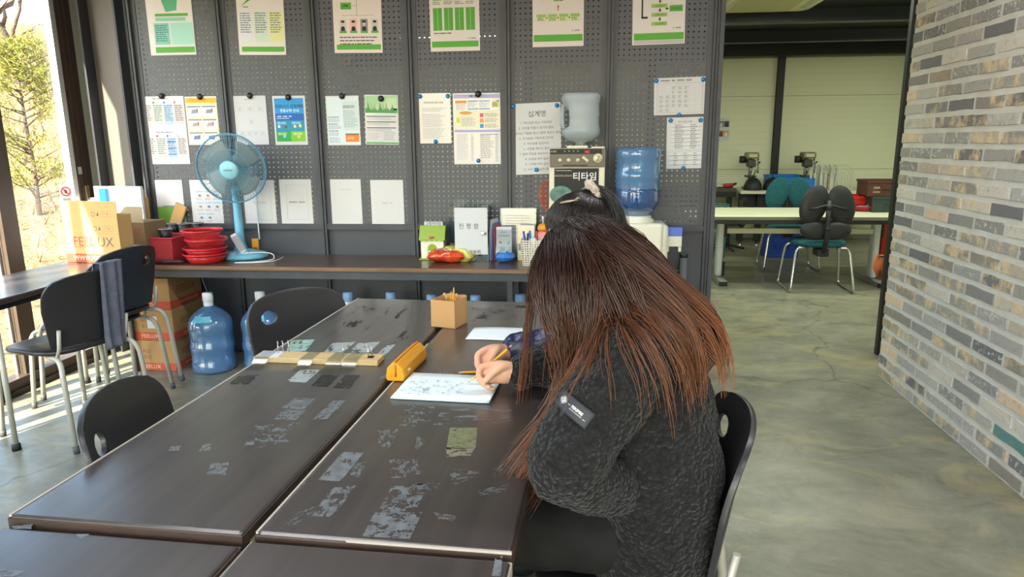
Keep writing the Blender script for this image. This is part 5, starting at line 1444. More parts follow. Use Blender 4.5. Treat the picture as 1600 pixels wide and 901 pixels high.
# fly swatter
OR = mat('orange_plastic', '#d8613a', .4)
p = PY(858, 305, 4.2)
t = thing('fly_swatter', 'orange lattice fly swatter leaning on the pegboard beside the drink machine', 'fly swatter', (p.x, 4.21, 0))
bm = MB(); cz = p.z
ol = [(.062*math.cos(a)*(1 if math.sin(a) > 0 else .92), cz+.09*math.sin(a)) for a in (2*PI*i/28 for i in range(28))]
bm.tube([(x, 0, z) for x, z in ol], .003, 6, closed=True); bm.build('rim', OR, t)
bm = MB()
for k in range(-5, 6):
    x = k*.0105; hgt = .09*math.sqrt(max(0, 1-(x/.062)**2)); bm.tube([(x, 0, cz-hgt), (x, 0, cz+hgt)], .0017, 4)
for k in range(-7, 8):
    z = k*.0115; hw = .06*math.sqrt(max(0, 1-(z/.09)**2)); bm.tube([(-hw, 0, cz+z), (hw, 0, cz+z)], .0017, 4)
bm.build('mesh_pad', OR, t); MB().tube([(0, 0, cz-.088), (-.01, .0, cz-.25), (-.03, 0, CT+.003)], .006, 8).build('handle', OR, t)

# ================================================================= drink machine with translucent jug
IV2 = mat('cream_machine', '#d9d6c2', .4); TAUPE = mat('taupe_panel', '#6b655a', .45); BLKG = mat('black_gloss', '#15191b', .4, spec=.3)
pL, pR = PY(858, 232, 4.0), PY(946, 232, 4.0)
mw = pR.x-pL.x; mcx = (pL.x+pR.x)/2; mz = pL.z
t = thing('drink_machine', 'cream and black hot drink vending machine with red digits on the counter', 'vending machine', (mcx, 4.10, CT+.0006))
H_ = mz-CT
MB().box(-mw/2, -.10, 0, mw/2, .10, H_).build('body', IV2, t, bevel=.008)
MB().box(-mw/2+.004, -.112, H_-.105, mw/2-.004, -.098, H_-.002).build('control_panel', TAUPE, t, bevel=.004)
MB().box(-mw/2+.008, -.1135, H_-.032, mw/2-.02, -.1115, H_-.004).build('display_strip', BLKG, t)
bm = MB(); bm.text('102', .055, H_-.026, .02, -.1142); bm.build('red_digits', mat('red_led', '#d03040', .4, emit=('#ff3048', 1.2)), t)
bm = MB()
for k in range(4): bm.text('▲', -.07+.025*k, H_-.018, .009, -.1142)
bm.marks(3, -.13, H_-.022, .012, -.1142); bm.build('lettering', pm('#b9b9b4'), t)
for k, x in enumerate((-.095, -.047, .005)):
    MB().lathe([(0, 0), (.012, 0), (.011, .008), (0, .009)], 16).build('button', mat('cream_button', '#cfc8a8', .4), t, loc=(x, -.112, H_-.066), rot=(R(90), 0, 0))
MB(Matrix.Translation((.047, -.116, H_-.06)) @ Matrix.Rotation(R(40), 4, 'Y')).box(-.021, -.004, -.008, .021, .004, .008).build('lever_button', mat('cream_button', '', .4), t, bevel=.003)
MB().lathe([(0, 0), (.028, 0), (.028, .006), (.022, .012), (0, .013)], 24).build('dial', mat('dial_silver', '#cfc9a9', .3, .2), t, loc=(.117, -.112, H_-.056), rot=(R(90), 0, 0))
MB(Matrix.Translation((.117, -.128, H_-.056)) @ Matrix.Rotation(R(25), 4, 'Y')).box(-.004, -.003, -.018, .004, .004, .018).build('dial_grip', mat('dial_grip', '#9a8f5a', .4), t)
MB().box(-.08, -.1135, H_-.098, .06, -.1115, H_-.092).build('slot', BLKG, t)
MB().box(-mw/2+.03, -.106, .05, mw/2-.035, -.0985, H_-.112).build('front_door', BLKG, t, bevel=.003)
bm = MB(); bm.text('티타임', .045, H_-.175, .05, -.1075, 0, bold=.015); bm.marks(9, -.075, H_-.158, .0115, -.1075, 1); bm.rect(-.12, H_-.125, -.03, H_-.123, -.1075, 0)
bm.build('door_lettering', [pm('#e6e6e2'), pm('#c9c09a')], t)
for k, (x, z, r) in enumerate(((-.09, H_-.26, .05), (.08, H_-.27, .06))):
    bm = MB(); bm.prism([(x+r*1.3*math.cos(a), z+r*math.sin(a)) for a in (2*PI*i/20 for i in range(20))], -.1072, -.1064, 'xz'); bm.build('door_picture', mat('teal_picture', '#5f8f86', .4, var=(20, '#2f4a48', .8)), t)
MB().box(-.06, -.07, H_, .06, .05, H_+.014).build('jug_seat', IV2, t, bevel=.004)
MB().box(.08, -.08, H_, .155, .02, H_+.008).build('coin_lid', IV2, t, bevel=.002)
# jug
JUG = mat('frosted_jug', '#b9c4cd', .28, alpha=.62); JUGW = mat('jug_water', '#93a6b4', .1, alpha=.55)
pj = PY(907, 228, 4.06)
t = thing('water_jug', 'frosted translucent water jug with a side handle upside down on the drink machine', 'jug', (pj.x, 4.09, mz+.0146))
a_ = .108
rings = [(.028, 0), (.03, .018), (.075, .03), (a_, .06), (a_*1.03, .085), (a_*.97, .11), (a_*.95, .16), (a_*1.0, .175), (a_*.96, .19), (a_*.96, .235), (a_*1.02, .25), (a_*1.02, .275), (a_*.9, .29), (0, .292)]
nn = 32; bm = MB(); vs = []
for r, z in rings[:-1]:
    for i in range(nn):
        a = 2*PI*i/nn; e = .72 if r > .05 else 1.
        x = r*math.copysign(abs(math.cos(a))**e, math.cos(a)); y = r*.9*math.copysign(abs(math.sin(a))**e, math.sin(a))
        if .09 < z < .225 and x < -.55*r: x = max(x, -r*.62)
        vs.append((x, y, z))
fs = [(k*nn+i, k*nn+(i+1) % nn, (k+1)*nn+(i+1) % nn, (k+1)*nn+i) for k in range(len(rings)-2) for i in range(nn)]
fs += [tuple(range(nn-1, -1, -1)), tuple(range((len(rings)-2)*nn, (len(rings)-1)*nn))]
bm.add(vs, fs, 0, True); bm.build('shell', JUG, t)
MB().tube([(-.085, -.0, .232), (-.103, 0, .22), (-.106, 0, .16), (-.103, 0, .105), (-.085, 0, .092)], .012, 10).build('handle', JUG, t)
bm = MB(); bm.lathe([(0, .062), (a_*.9, .062), (a_*.94, .085), (a_*.92, .1), (0, .1)], 24, sy=.86); bm.build('water', JUGW, t)

# ================================================================= floor standing water dispenser
p0, p1 = PY(972, 345, 3.98), PY(1045, 345, 3.98)
DW = mat('dispenser_cream', '#dcdbc9', .35); DW2 = mat('dispenser_recess', '#c6c7bd', .4)
dx0, dx1, dz = p0.x-.05, p1.x, PY(1040, 345, 3.98).z
t = thing('water_dispenser', 'cream floor standing water dispenser beside the pegboard end', 'water dispenser', ((dx0+dx1)/2, 4.06, 0))
hw = (dx1-dx0)/2
MB().box(-hw, -.10, .02, hw, .16, dz-.02).build('cabinet', DW, t, bevel=.025, seg=4)
MB().box(-hw+.02, -.125, .05, hw-.035, -.09, dz-.01).build('front_panel', DW, t, bevel=.018, seg=4)
bm = MB(); bm.prism([(-.02+.115*math.cos(a), dz-.33+.15*math.sin(a)) for a in (PI*i/18 for i in range(19))]+[(-.135, dz-.5), (.095, dz-.5)], -.1285, -.1255, 'xz'); rc_ = bm.build('tap_recess', DW2, t)
bm = MB(); bm.prism([(-.02+.092*math.cos(a), dz-.335+.12*math.sin(a)) for a in (PI*i/18 for i in range(19))]+[(-.112, dz-.48), (.072, dz-.48)], -.1305, -.1287, 'xz'); bm.build('recess_back', mat('recess_grey', '#b3b6b0', .4), rc_)
for x in (-.06, .0):
    tp_ = MB().tube([(x, -.128, dz-.27), (x, -.165, dz-.27), (x, -.168, dz-.31)], [.012, .013, .010], 10).build('tap', DW, t)
    MB(Matrix.Translation((x, -.16, dz-.25))).box(-.009, -.02, -.006, .009, .01, .012).build('tap_lever', CAPW, tp_, bevel=.003)
bm = MB(); bm.prism([(-.02+.033*math.cos(a), dz-.075+.013*math.sin(a)) for a in (2*PI*i/24 for i in range(24))], -.1275, -.126, 'xz'); ov = bm.build('badge', mat('badge_grey', '#7d8078', .3, .3), t)
bm = MB(); bm.prism([(-.02+.030*math.cos(a), dz-.075+.0108*math.sin(a)) for a in (2*PI*i/24 for i in range(24))], -.1285, -.1277, 'xz'); bm.build('badge_face', DW, ov)
bm = MB(); bm.text('alwin', -.02, dz-.08, .021, -.129); bm.build('badge_lettering', pm('#55584f'), ov)
MB().lathe([(0, dz-.03), (.105, dz-.03), (.1, dz+.0), (.085, dz+.012), (.085, dz+.024), (0, dz+.024)], 32, c=(-.02, .0, 0)).build('bottle_seat', DW, t)
# bottle upside down on it
tb = thing('water_bottle', 'large blue water bottle standing upside down on the dispenser', 'bottle', (t.location.x-.02, 4.06, dz-.06))
fl = [(r, .488-.02-z) for r, z in BP][::-1]
MB().lathe([(r, z+.0) for r, z in fl], 36).build('shell', BLUEPC, tb)
bm = MB(); bm.lathe([(0, .06), (.025, .065), (.03, .075), (.06, .085), (.10, .115), (.124, .145), (.13, .17), (.128, .22), (.126, .24), (0, .24)], 36); bm.build('water', thin_glass('blue_water', '#c6d9ee', .2, .02), tb)
# cup holder and tubes beside the dispenser
p = PY(1054, 357, 4.03)
t = thing('cup_dispenser', 'small cream and blue paper cup dispenser on the dispenser side', 'cup dispenser', (p.x, 4.06, p.z-.0))
MB().box(-.045, -.03, -.105, .045, .03, -.03).build('tray', DW, t, bevel=.004); MB().box(-.046, -.032, -.045, .046, .03, .005).build('cover', mat('periwinkle', '#5a74d0', .4), t, bevel=.004)
for s_ in (-1, 1): MB().box(s_*.035-.008, -.03, -.135, s_*.035+.008, .02, -.105).build('hook', DW, t, bevel=.003)
for k, (x, h, c) in enumerate(((1046, .60, 'grey cardboard tube under the cup dispenser, nearest the water dispenser'), (1058, .60, 'grey cardboard tube under the cup dispenser, second in the row'), (1070, .70, 'taller grey tube with a dark open end by the last post'))):
    q_ = PY(x, 395, 4.16); t = thing('storage_tube', c, 'tube', (q_.x, 4.19, 0), 0, 'grey tubes by the pegboard')
    MB().lathe([(.022, 0), (.0235, .002), (.0235, h), (.020, h), (.020, .01), (0, .01)], 18).build('tube_wall', mat('grey_tube_card', '#63666a', .5), t)
    MB().lathe([(.0238, h-.02), (.0245, h-.019), (.0245, h), (.0238, h+.0005)], 18).build('end_ring', BLACKST, t)
# ================================================================= workshop beyond the opening
WD = .68
DTOP = mat('pale_desk_top', '#d6d6bc', .4, var=(2, '#c7c7ac', .6)); DEDGE = mat('desk_edge', '#6a6a62', .5)
LEGW = mat('white_desk_leg', '#cdd3cf', .35); CHROME = mat('chrome', '#c9ccd0', .2, .9)
t = thing('work_desk', 'long pale topped work desk on white column legs in the workshop', 'desk', (0, 0, 0))
MB().box(1.0, 6.5, WD-.022, 3.35, 7.4, WD).build('desk_top', DTOP, t, bevel=.003)
MB().box(1.0, 6.494, WD-.03, 3.35, 6.5, WD-.002).build('front_edge', DEDGE, t)
MB().box(1.0, 6.56, WD-.075, 3.35, 6.6, WD-.022).build('apron', mat('dark_apron', '#3a3b38', .5), t)
for x in (1.345, 2.80):
    lg = MB().box(x-.03, 6.85, .05, x+.03, 6.97, WD-.022).build('leg', LEGW, t, bevel=.02, seg=3)
    MB().box(x+.031, 6.87, .44, x+.06, 6.95, .57).build('bracket', BLACKST, lg, bevel=.004); MB().box(x+.028, 6.84, .06, x+.05, 6.9, .2).build('cable_clip', BLACKST, lg, bevel=.004)
    MB().box(x-.035, 6.62, 0, x+.035, 7.34, .05).build('foot', mat('foot_grey', '#8d908c', .4), t, bevel=.006)
    MB().box(x-.037, 6.612, .004, x+.037, 6.66, .046).build('foot_cap', BLACKST, t, bevel=.004)
MB().box(1.376, 6.885, .475, 2.77, 6.925, .525).build('stretcher', mat('cream_rail', '#cfcfb4', .45), t, bevel=.003)
# ergonomic chairs
TEALF = mat('teal_fabric', '#1f5a63', .9, var=(60, '#174850', .8), bump=(400, .5, .002)); BLKP = mat('black_plastic', '#222426', .5)
def lobe(bm, cx, cz, rx, rz_, y, th, lean, n=22, k=6):
    """padded lobe standing in the xz plane."""
    for s_ in (1, -1):
        def f(u, v):
            a = 2*PI*u; r = v
            x = rx*r*math.cos(a); z = rz_*r*math.sin(a)
            x += lean*z
            return (cx+x, y+s_*th*.5*math.sqrt(max(0, 1-r**3.2)), cz+z)
        bm.grid(f, n, k, 0 if s_ == 1 else 1)
def ergo(label, loc, rz):
    t = thing('task_chair', label, 'chair', loc, rz, 'teal fabric workshop chairs')
    for s_ in (-1, 1):
        bm = MB(); lobe(bm, s_*.116, .795, .120, .178, -.20, .05, -s_*.16); bm.build('back_pad', [TEALF, BLKP], t)
        bm = MB(); lobe(bm, s_*.085, .565, .135, .082, -.205, .05, s_*.2); bm.build('lumbar_pad', [TEALF, BLKP], t)
    bm = MB()
    bm.lathe([(0, .41), (.2, .41), (.235, .425), (.24, .445), (.22, .465), (.1, .472), (0, .47)], 30, sx=1.02, sy=.95); bm.build('seat', TEALF, t)
    MB().tube([(0, -.245, .84), (0, -.25, .65), (0, -.25, .48), (0, -.2, .38), (0, -.06, .385)], .022, 8).build('spine', BLKP, t)
    MB().tube([(-.16, -.235, .765), (-.11, -.245, .77), (-.05, -.25, .79), (0, -.252, .80), (.05, -.25, .79), (.11, -.245, .77), (.16, -.235, .765)], .011, 8).build('yoke', BLKP, t)
    MB().lathe([(0, 0), (.026, 0), (.024, .02), (0, .022)], 16).build('hub', BLKP, t, loc=(0, -.25, .78), rot=(R(90), 0, 0))
    MB().lathe([(0, 0), (.022, 0), (.02, .02), (0, .022)], 16).build('hub', BLKP, t, loc=(0, -.25, .59), rot=(R(90), 0, 0))
    MB().box(-.05, -.2, .33, .05, -.04, .40).build('mechanism', BLKP, t, bevel=.01)
    for s_ in (-1, 1):
        p = [(s_*.12, .16, .405)]+bez((s_*.2, .16, .405), (s_*.235, .165, .4), (s_*.245, .17, .35), 4)+bez((s_*.275, .2, .05), (s_*.28, .205, .012), (s_*.278, .17, .012), 4)+bez((s_*.275, -.2, .012), (s_*.275, -.25, .012), (s_*.27, -.245, .05), 4)+bez((s_*.235, -.18, .35), (s_*.225, -.17, .4), (s_*.2, -.17, .405), 4)+[(s_*.12, -.16, .405)]
        MB().tube(p, .0115, 8).build('sled_leg', CHROME, t)
    return t
E1 = ergo('black backed teal task chair standing in front of the pale desk', (2.17, 6.60, 0), R(-2))
E2 = dup(E1, (2.21, 7.62, 0), R(176), 'teal task chair behind the pale desk, its fabric front showing')
# things on the desk
p = PZ(1357, 331, WD)
t = thing('oval_dish', 'shallow dark pink plastic dish on the pale desk', 'dish', (p.x, p.y+.1, WD+.0005))
MB().lathe([(0, 0), (.10, 0), (.112, .006), (.155, .045), (.16, .047), (.158, .051), (.15, .049), (.108, .012), (0, .008)], 32, sy=.75).build('bowl', mat('dark_pink_plastic', '#a83245', .4), t); MB().tube([(.158*math.cos(2*PI*i/30), .12*math.sin(2*PI*i/30), .049) for i in range(30)], .004, 6, closed=True).build('rim', mat('dark_pink_plastic', '', .4), t)
t2 = MB(); rg = random.Random(9)
def rag(u, v):
    x, y = (u-.5)*.2, (v-.5)*.12
    return (x, y, .035+.035*max(0, 1-((x-.04)/.06)**2)+.02*noise.noise((u*4, v*4, 2)))
t2.grid(rag, 18, 12); o = t2.build('cleaning_rag', mat('grey_rag', '#8d9697', .9, var=(30, '#6a7375', .9))); o.location = (p.x+.02, p.y+.1, WD+.012); tag(o, 'crumpled grey rag lying in the pink dish', 'rag')
def crate(name, label, loc, rz, w_, d_, h_, m, text=None, tcol='#d9dfe6', group='plastic crates'):
    t = thing(name, label, 'crate', loc, rz, group)
    bm = MB(); th = .006
    for a in ((-w_/2, -d_/2, 0, w_/2, -d_/2+th, h_), (-w_/2, d_/2-th, 0, w_/2, d_/2, h_), (-w_/2, -d_/2+th, 0, -w_/2+th, d_/2-th, h_), (w_/2-th, -d_/2+th, 0, w_/2, d_/2-th, h_), (-w_/2, -d_/2, 0, w_/2, d_/2, th)): bm.box(*a)
    bm.build('walls', m, t)
    bm = MB(); e = .008
    for a in ((-w_/2-e, -d_/2-e, h_-.022, w_/2+e, -d_/2, h_), (-w_/2-e, d_/2, h_-.022, w_/2+e, d_/2+e, h_), (-w_/2-e, -d_/2, h_-.022, -w_/2, d_/2, h_), (w_/2, -d_/2, h_-.022, w_/2+e, d_/2, h_)): bm.box(*a)
    bm.build('rim', m, t)
    for k in range(5): x = -w_/2+w_*k/4; MB().box(x-.006, -d_/2-.006, 0, x+.006, -d_/2, h_-.022).build('rib', m, t)
    MB().box(-w_*.22, -d_/2-.012, h_*.45, w_*.22, -d_/2, h_*.52).build('grip', m, t)
    if text: b2 = MB(); b2.marks(2, -w_*.33, h_*.46, h_*.2, -d_/2-.0075, 0); b2.marks(3, -w_*.33, h_*.22, h_*.15, -d_/2-.0075, 0, 2); b2.build('lettering', pm(tcol), t)
    return t
BROWNC = mat('brown_crate', '#4a2b20', .5); GREENC = mat('dark_green_crate', '#2c3a36', .5); REDC = mat('bright_red_crate', '#c8281f', .45); BLUEC = mat('bright_blue_crate', '#1f78cf', .4)
g0 = PZ(1383, 332, WD)
crate('plastic_crate', 'dark green crate under the brown crate on the desk', (g0.x+.09, g0.y+.17, WD+.0005), R(2), .42, .3, .15, GREENC)
crate('plastic_crate', 'brown crate with pale lettering stacked on the dark green crate', (g0.x+.07, g0.y+.17, WD+.151), R(-3), .46, .32, .15, BROWNC, '공구', '#b9a894')
g1 = PZ(1332, 325, WD)
crate('plastic_crate', 'bright red crate at the back of the pale desk', (g1.x-.06, 7.22, WD+.0005), R(0), .32, .28, .14, REDC)
# far bench along the cream wall
BT = .72
t = thing('work_bench', 'long pale bench with dark legs along the cream workshop wall', 'bench', (0, 0, 0))
MB().box(2.02, 9.2, BT-.03, 3.95, 9.98, BT).build('bench_top', DTOP, t, bevel=.003); MB().box(2.02, 9.192, BT-.036, 3.95, 9.2, BT-.002).build('front_edge', mat('cream_rail', '', .45), t)
MB().box(2.05, 9.3, .35, 3.9, 9.33, BT-.03).build('modesty_panel', BLACKST, t)
for x in (2.06, 2.28, 3.86):
    MB().box(x-.035, 9.25, .06, x+.035, 9.33, BT-.03).build('leg', BLACKST, t); MB().lathe([(0, 0), (.028, 0), (.03, .012), (.012, .02), (.012, .06), (0, .06)], 12, c=(x, 9.29, 0)).build('levelling_foot', CHROME, t)
t = thing('side_bench', 'dark topped bench continuing behind the pegboard end', 'bench', (0, 0, 0))
MB().box(.4, 9.35, BT-.02, 2.0, 9.98, BT+.02).build('bench_top', mat('brown_bench', '#4a3f35', .5), t); MB().box(.4, 9.36, BT-.09, 2.0, 9.40, BT-.02).build('apron', BLACKST, t)
for x in (.45, 1.93): MB().box(x-.03, 9.4, 0, x+.03, 9.46, BT-.09).build('leg', BLACKST, t)
MB().tube([(1.72, 9.42, BT-.09), (1.5, 9.6, .36)], .012, 6).build('brace', BLACKST, t)
def drill(label, px, py):
    p = PY(px, py, 9.62)
    t = thing('drill_press', label, 'drill press', (p.x, 9.62, BT+.0005), R(-6), 'bench drill presses')
    IRON = mat('grey_iron', '#4b4a44', .45, .3, var=(20, '#33322e', .8)); HEADM = mat('drill_head_cream', '#8d8668', .45, var=(15, '#6a6450', .8))
    MB().box(-.09, -.13, 0, .09, .13, .025).build('base', IRON, t, bevel=.006)
    MB().tube([(0, .06, .02), (0, .06, .42)], .022, 14).build('column', mat('bright_steel', '#9a9c9c', .3, .8), t)
    MB().box(-.07, -.09, .16, .07, .05, .18).build('work_table', IRON, t, bevel=.005)
    MB().box(-.05, -.12, .29, .05, .09, .39).build('spindle_head', IRON, t, bevel=.012)
    MB().box(-.075, -.14, .40, .085, .15, .48).build('belt_cover', HEADM, t, bevel=.02, seg=3); MB().box(-.04, -.143, .42, .06, -.139, .46).build('badge', pm('#c9c4a8'), t)
    MB().tube([(0, -.06, .3), (0, -.06, .24), (0, -.06, .2)], [.02, .014, .006], 12).build('chuck', mat('bright_steel', '', .3), t)
    MB().tube([(-.09, .1, .34), (-.09, .1, .43)], .05, 16).build('motor', IRON, t)
    for k in range(3):
        a = R(40+120*k); MB().tube([(.06, -.05, .32), (.085, -.05, .32), (.09, -.05+.1*math.cos(a)*.9, .32+.1*math.sin(a))], .006, 6).build('feed_handle', mat('bright_steel', '', .3), t)
        MB().ell((.091, -.05+.1*math.cos(a)*.9, .32+.1*math.sin(a)), (.012,)*3, n=10, k=6).build('handle_knob', BLKP, t)
drill('bench drill press by the black post behind the dark domes', 1171, 290); drill('bench drill press standing behind the wire racks', 1258, 288)
for k, (x, l) in enumerate(((1157, 'black dome shaped shade on the bench, nearest the pegboard'), (1185, 'black dome shaped shade on the bench beside the blue crates'))):
    p = PZ(x, 291, BT); t = thing('dome_shade', l, 'shade', (p.x, 9.42, BT+.0005), 0, 'black dome shades')
    MB().lathe([(.115, 0), (.118, .01), (.112, .06), (.09, .115), (.05, .15), (.012, .165), (0, .166)], 24).build('dome', BLKP, t); MB().tube([(0, 0, .16), (.0, 0, .19), (-.03*(1 if k else -1), 0, .26)], .006, 6).build('hook', BLACKST, t)
p = PZ(1197, 291, BT); crate('plastic_crate', 'small orange yellow box beside the blue crates', (p.x+.02, 9.6, BT+.0005), 0, .12, .12, .13, mat('amber_plastic', '#dd9a2c', .4))
p = PZ(1237, 295, BT); crate('plastic_crate', 'front bright blue crate with white lettering on the bench', (p.x+.0, 9.42, BT+.0005), R(-2), .37, .26, .155, BLUEC, '자재', '#9fc8ee')
crate('plastic_crate', 'rear bright blue crate behind the other blue crate', (p.x-.08, 9.78, BT+.0005), R(3), .42, .26, .18, BLUEC, '부품', '#9fc8ee')
WIRE = mat('galvanised_wire', '#d6d8d0', .4, .2)
for k in range(6):
    p = PZ(1268+8*k+(6 if k == 5 else 0), 296, BT)
    t = thing('wire_rack', ['pale wire arch rack nearest the blue crates', 'pale wire arch rack second from the blue crates', 'pale wire arch rack third from the blue crates', 'pale wire arch rack with an orange cloth behind it', 'pale wire arch rack next to the last one', 'last pale wire arch rack, facing outward'][k], 'rack', (p.x, 9.45+.03*(k % 2), BT+.0005), R(58 if k < 5 else 12), 'wire arch racks')
    for j in range(4):
        r = .15-.032*j; hgt = .17-.02*j
        MB().tube([(-r, 0, 0)]+[(r*math.cos(a), 0, hgt+r*math.sin(a)) for a in (PI-PI*i/10 for i in range(11))]+[(r, 0, 0)], .0065, 5, cap=False).build('arch', WIRE, t)
    MB().tube([(-.15, 0, .006), (.15, 0, .006)], .0045, 5).build('base_wire', WIRE, t); MB().tube([(0, .006, .06), (0, .006, .32)], .0035, 5).build('tie_wire', WIRE, t)
p = PZ(1284, 293, BT); o = MB().grid(lambda u, v: ((u-.5)*.07+.012*math.sin(v*7), .01*math.sin(u*9), .2*v), 6, 10).build('orange_cloth', mat('orange_cloth', '#d98a2a', .9), solid=.006); o.location = (p.x+.01, 9.60, BT+.001); tag(o, 'strip of orange cloth among the wire racks', 'cloth')
# clutter at the pegboard end
p = PZ(1115, 291, BT+.02); o = MB().grid(lambda u, v: ((u-.5)*.24, (v-.5)*.2, .03+.05*max(0, noise.noise((u*5, v*5, 1)))+.03*math.sin(PI*u)*math.sin(PI*v)), 16, 12).build('plastic_wrap', mat('pale_wrap', '#cfd0c8', .35), solid=.003); o.location = (p.x, 9.66, BT+.0005); tag(o, 'crumpled pale plastic wrap on the dark bench', 'wrap')
p = PZ(1137, 291, BT+.02); t = thing('hand_tool', 'red and black power tool lying on the dark bench', 'tool', (1.93, 9.55, BT+.021), R(20)); MB().tube([(-.06, 0, .03), (.06, 0, .03)], [.025, .03], 12).build('body', mat('tool_red', '#b03a30', .4), t); MB().tube([(.05, 0, .03), (.13, .02, .05)], [.02, .014], 10).build('handle', BLKP, t)
t = thing('round_basket', 'teal wire waste basket behind the pale desk', 'basket', (1.52, 8.3, 0)); bm = MB(); lat = [(.15+.03*f, .62*f) for f in (0, .25, .5, .75, 1)]
for r, z in lat: bm.tube([(r*math.cos(2*PI*i/24), r*math.sin(2*PI*i/24), z+.008) for i in range(24)], .006, 5, closed=True)
for i in range(24): a = 2*PI*i/24; bm.tube([(.15*math.cos(a), .15*math.sin(a), .008), (.18*math.cos(a), .18*math.sin(a), .628)], .004, 4)
bm.build('wire_wall', mat('teal_wire', '#4d8580', .5), t); MB().lathe([(0, 0), (.152, 0), (.152, .01), (0, .01)], 24).build('base', mat('teal_wire', '', .5), t)
t = thing('office_chair', 'black mesh office chair seen edge on by the dark bench', 'chair', (1.95, 8.72, 0), R(70)); MB().box(-.22, -.03, .36, .22, .02, .66).build('backrest', mat('mesh_black', '#2a2c2d', .7), t, bevel=.02); MB().box(-.24, -.02, .30, .24, .42, .36).build('seat', BLKP, t, bevel=.03); MB().tube([(0, .2, .30), (0, .2, .08)], .025, 10).build('column', BLACKST, t)
for k in range(5): a = 2*PI*k/5; MB().tube([(0, .2, .09), (.25*math.cos(a), .2+.25*math.sin(a), .04)], .016, 6).build('base_arm', BLKP, t)
p = PZ(1188, 362, .3); crate('plastic_crate', 'dark blue bin on the floor under the benches', (2.34, 8.45, 0.0005), 0, .36, .26, .3, mat('deep_blue_plastic', '#1d3f9a', .4))
crate('plastic_crate', 'red crate on the floor behind the desk leg by the brick wall', (3.12, 7.3, .0005), 0, .3, .3, .56, REDC)
p = PX(1374, 412, 1.95); t = thing('rope_coil', 'orange rope coil hanging beside the black door jamb', 'rope', (1.90, 4.63, 0)); ROPE = mat('orange_rope', '#d98a5a', .9, var=(200, '#b8623a', .9)); zr = PY(1374, 398, 4.63).z
for k in range(4): MB().tube([(.0+.012*k, 0, zr), (-.015+.012*k, .01, zr-.08), (.02+.012*k, 0, zr-.15), (.035+.012*k, 0, zr-.02)], .008, 6, closed=True).build('loop', ROPE, t)
MB().tube([(.015, -.052, zr-.005), (.015, .03, zr-.005)], .006, 6).build('peg', BLACKST, t)
# ceiling cassette
t = thing('ceiling_air_conditioner', 'cream ceiling cassette air conditioner above the workshop desk', 'air conditioner', (1.66, 6.95, FCEIL))
ACM = mat('cassette_cream', '#dedcb8', .45)
bm = MB(); bm.prism(rrect(.98, .98, .10), -.045, -.0, 'xy'); bm.build('panel', ACM, t, bevel=.008)
bm = MB(); bm.prism(rrect(.62, .62, .04), -.052, -.046, 'xy'); gr_ = bm.build('grille_frame', ACM, t)
for k in range(18): MB().box(-.29, -.28+.033*k-.009, -.058, .29, -.28+.033*k+.009, -.0525).build('grille_slat', mat('cassette_slat', '#c2c097', .5), gr_)
for a in range(4): MB(Matrix.Rotation(PI/2*a, 4, 'Z')).box(-.3, .37, -.05, .3, .43, -.0455).build('air_flap', mat('cassette_slat', '', .5), t, bevel=.004)
# ================================================================= things on the writing tables
def onT(x, y, z=TZ): return PZ(x, y, z)
# pencil box
BOXK = mat('tan_card', '#c69a68', .75, var=(6, '#bb8f5e', .5))
a, c, e = onT(673, 513), onT(711, 517), onT(729, 503)
t = thing('pencil_box', 'square tan card box full of pencils on the table seam', 'box', ((a.x+e.x)/2, (a.y+e.y)/2+.01, TZ+.0005), math.atan2(c.y-a.y, c.x-a.x))
w_ = .098; h_ = .10
bm = MB()
for q in ((-w_/2, -w_/2, 0, w_/2, -w_/2+.002, h_), (-w_/2, w_/2-.002, 0, w_/2, w_/2, h_+.002), (-w_/2, -w_/2, 0, -w_/2+.002, w_/2, h_-.002), (w_/2-.002, -w_/2, 0, w_/2, w_/2, h_), (-w_/2, -w_/2, 0, w_/2, w_/2, .002)): bm.box(*q)
bm.build('card_walls', BOXK, t)
bm = MB(); rg = random.Random(6)
for k in range(9): x = -w_/2+w_*k/9; bm.add([(x, w_/2-.001, h_), (x+w_/9, w_/2-.001, h_), (x+w_/18+rg.uniform(-.003, .003), w_/2-.001, h_+rg.uniform(.002, .009))], [(0, 1, 2)])
bm.build('torn_edge', BOXK, t, solid=.001)
PY_ = mat('pencil_yellow', '#e2a01e', .4); WOODT = mat('pencil_wood', '#dcb98a', .7); LEAD = mat('graphite', '#2a2a2c', .5); ERA = mat('eraser_pink', '#c98a86', .7); FER = mat('ferrule', '#3a4440', .3, .7)
def pencil(label, p0, p1, group=None, eraser=True):
    """pencil from its eraser end p0 to its point p1 (world)."""
    p0, p1 = Vector(p0), Vector(p1); d = (p1-p0); L_ = d.length
    t = thing('pencil', label, 'pencil', p0, 0, group); t.rotation_mode = 'QUATERNION'; t.rotation_quaternion = d.to_track_quat('Z', 'Y')
    MB().tube([(0, 0, .012), (0, 0, L_-.022)], .0036, 6, smooth=False).build('shaft', PY_, t)
    MB().tube([(0, 0, L_-.022), (0, 0, L_-.006)], [.0036, .0012], 8).build('sharpened_cone', WOODT, t); MB().tube([(0, 0, L_-.006), (0, 0, L_)], [.0012, .0003], 6).build('lead', LEAD, t)
    MB().tube([(0, 0, .004), (0, 0, .012)], .0038, 8).build('ferrule', FER, t); MB().tube([(0, 0, -.004), (0, 0, .004)], .0034, 8).build('eraser', ERA, t)
    return t
bx = t.location
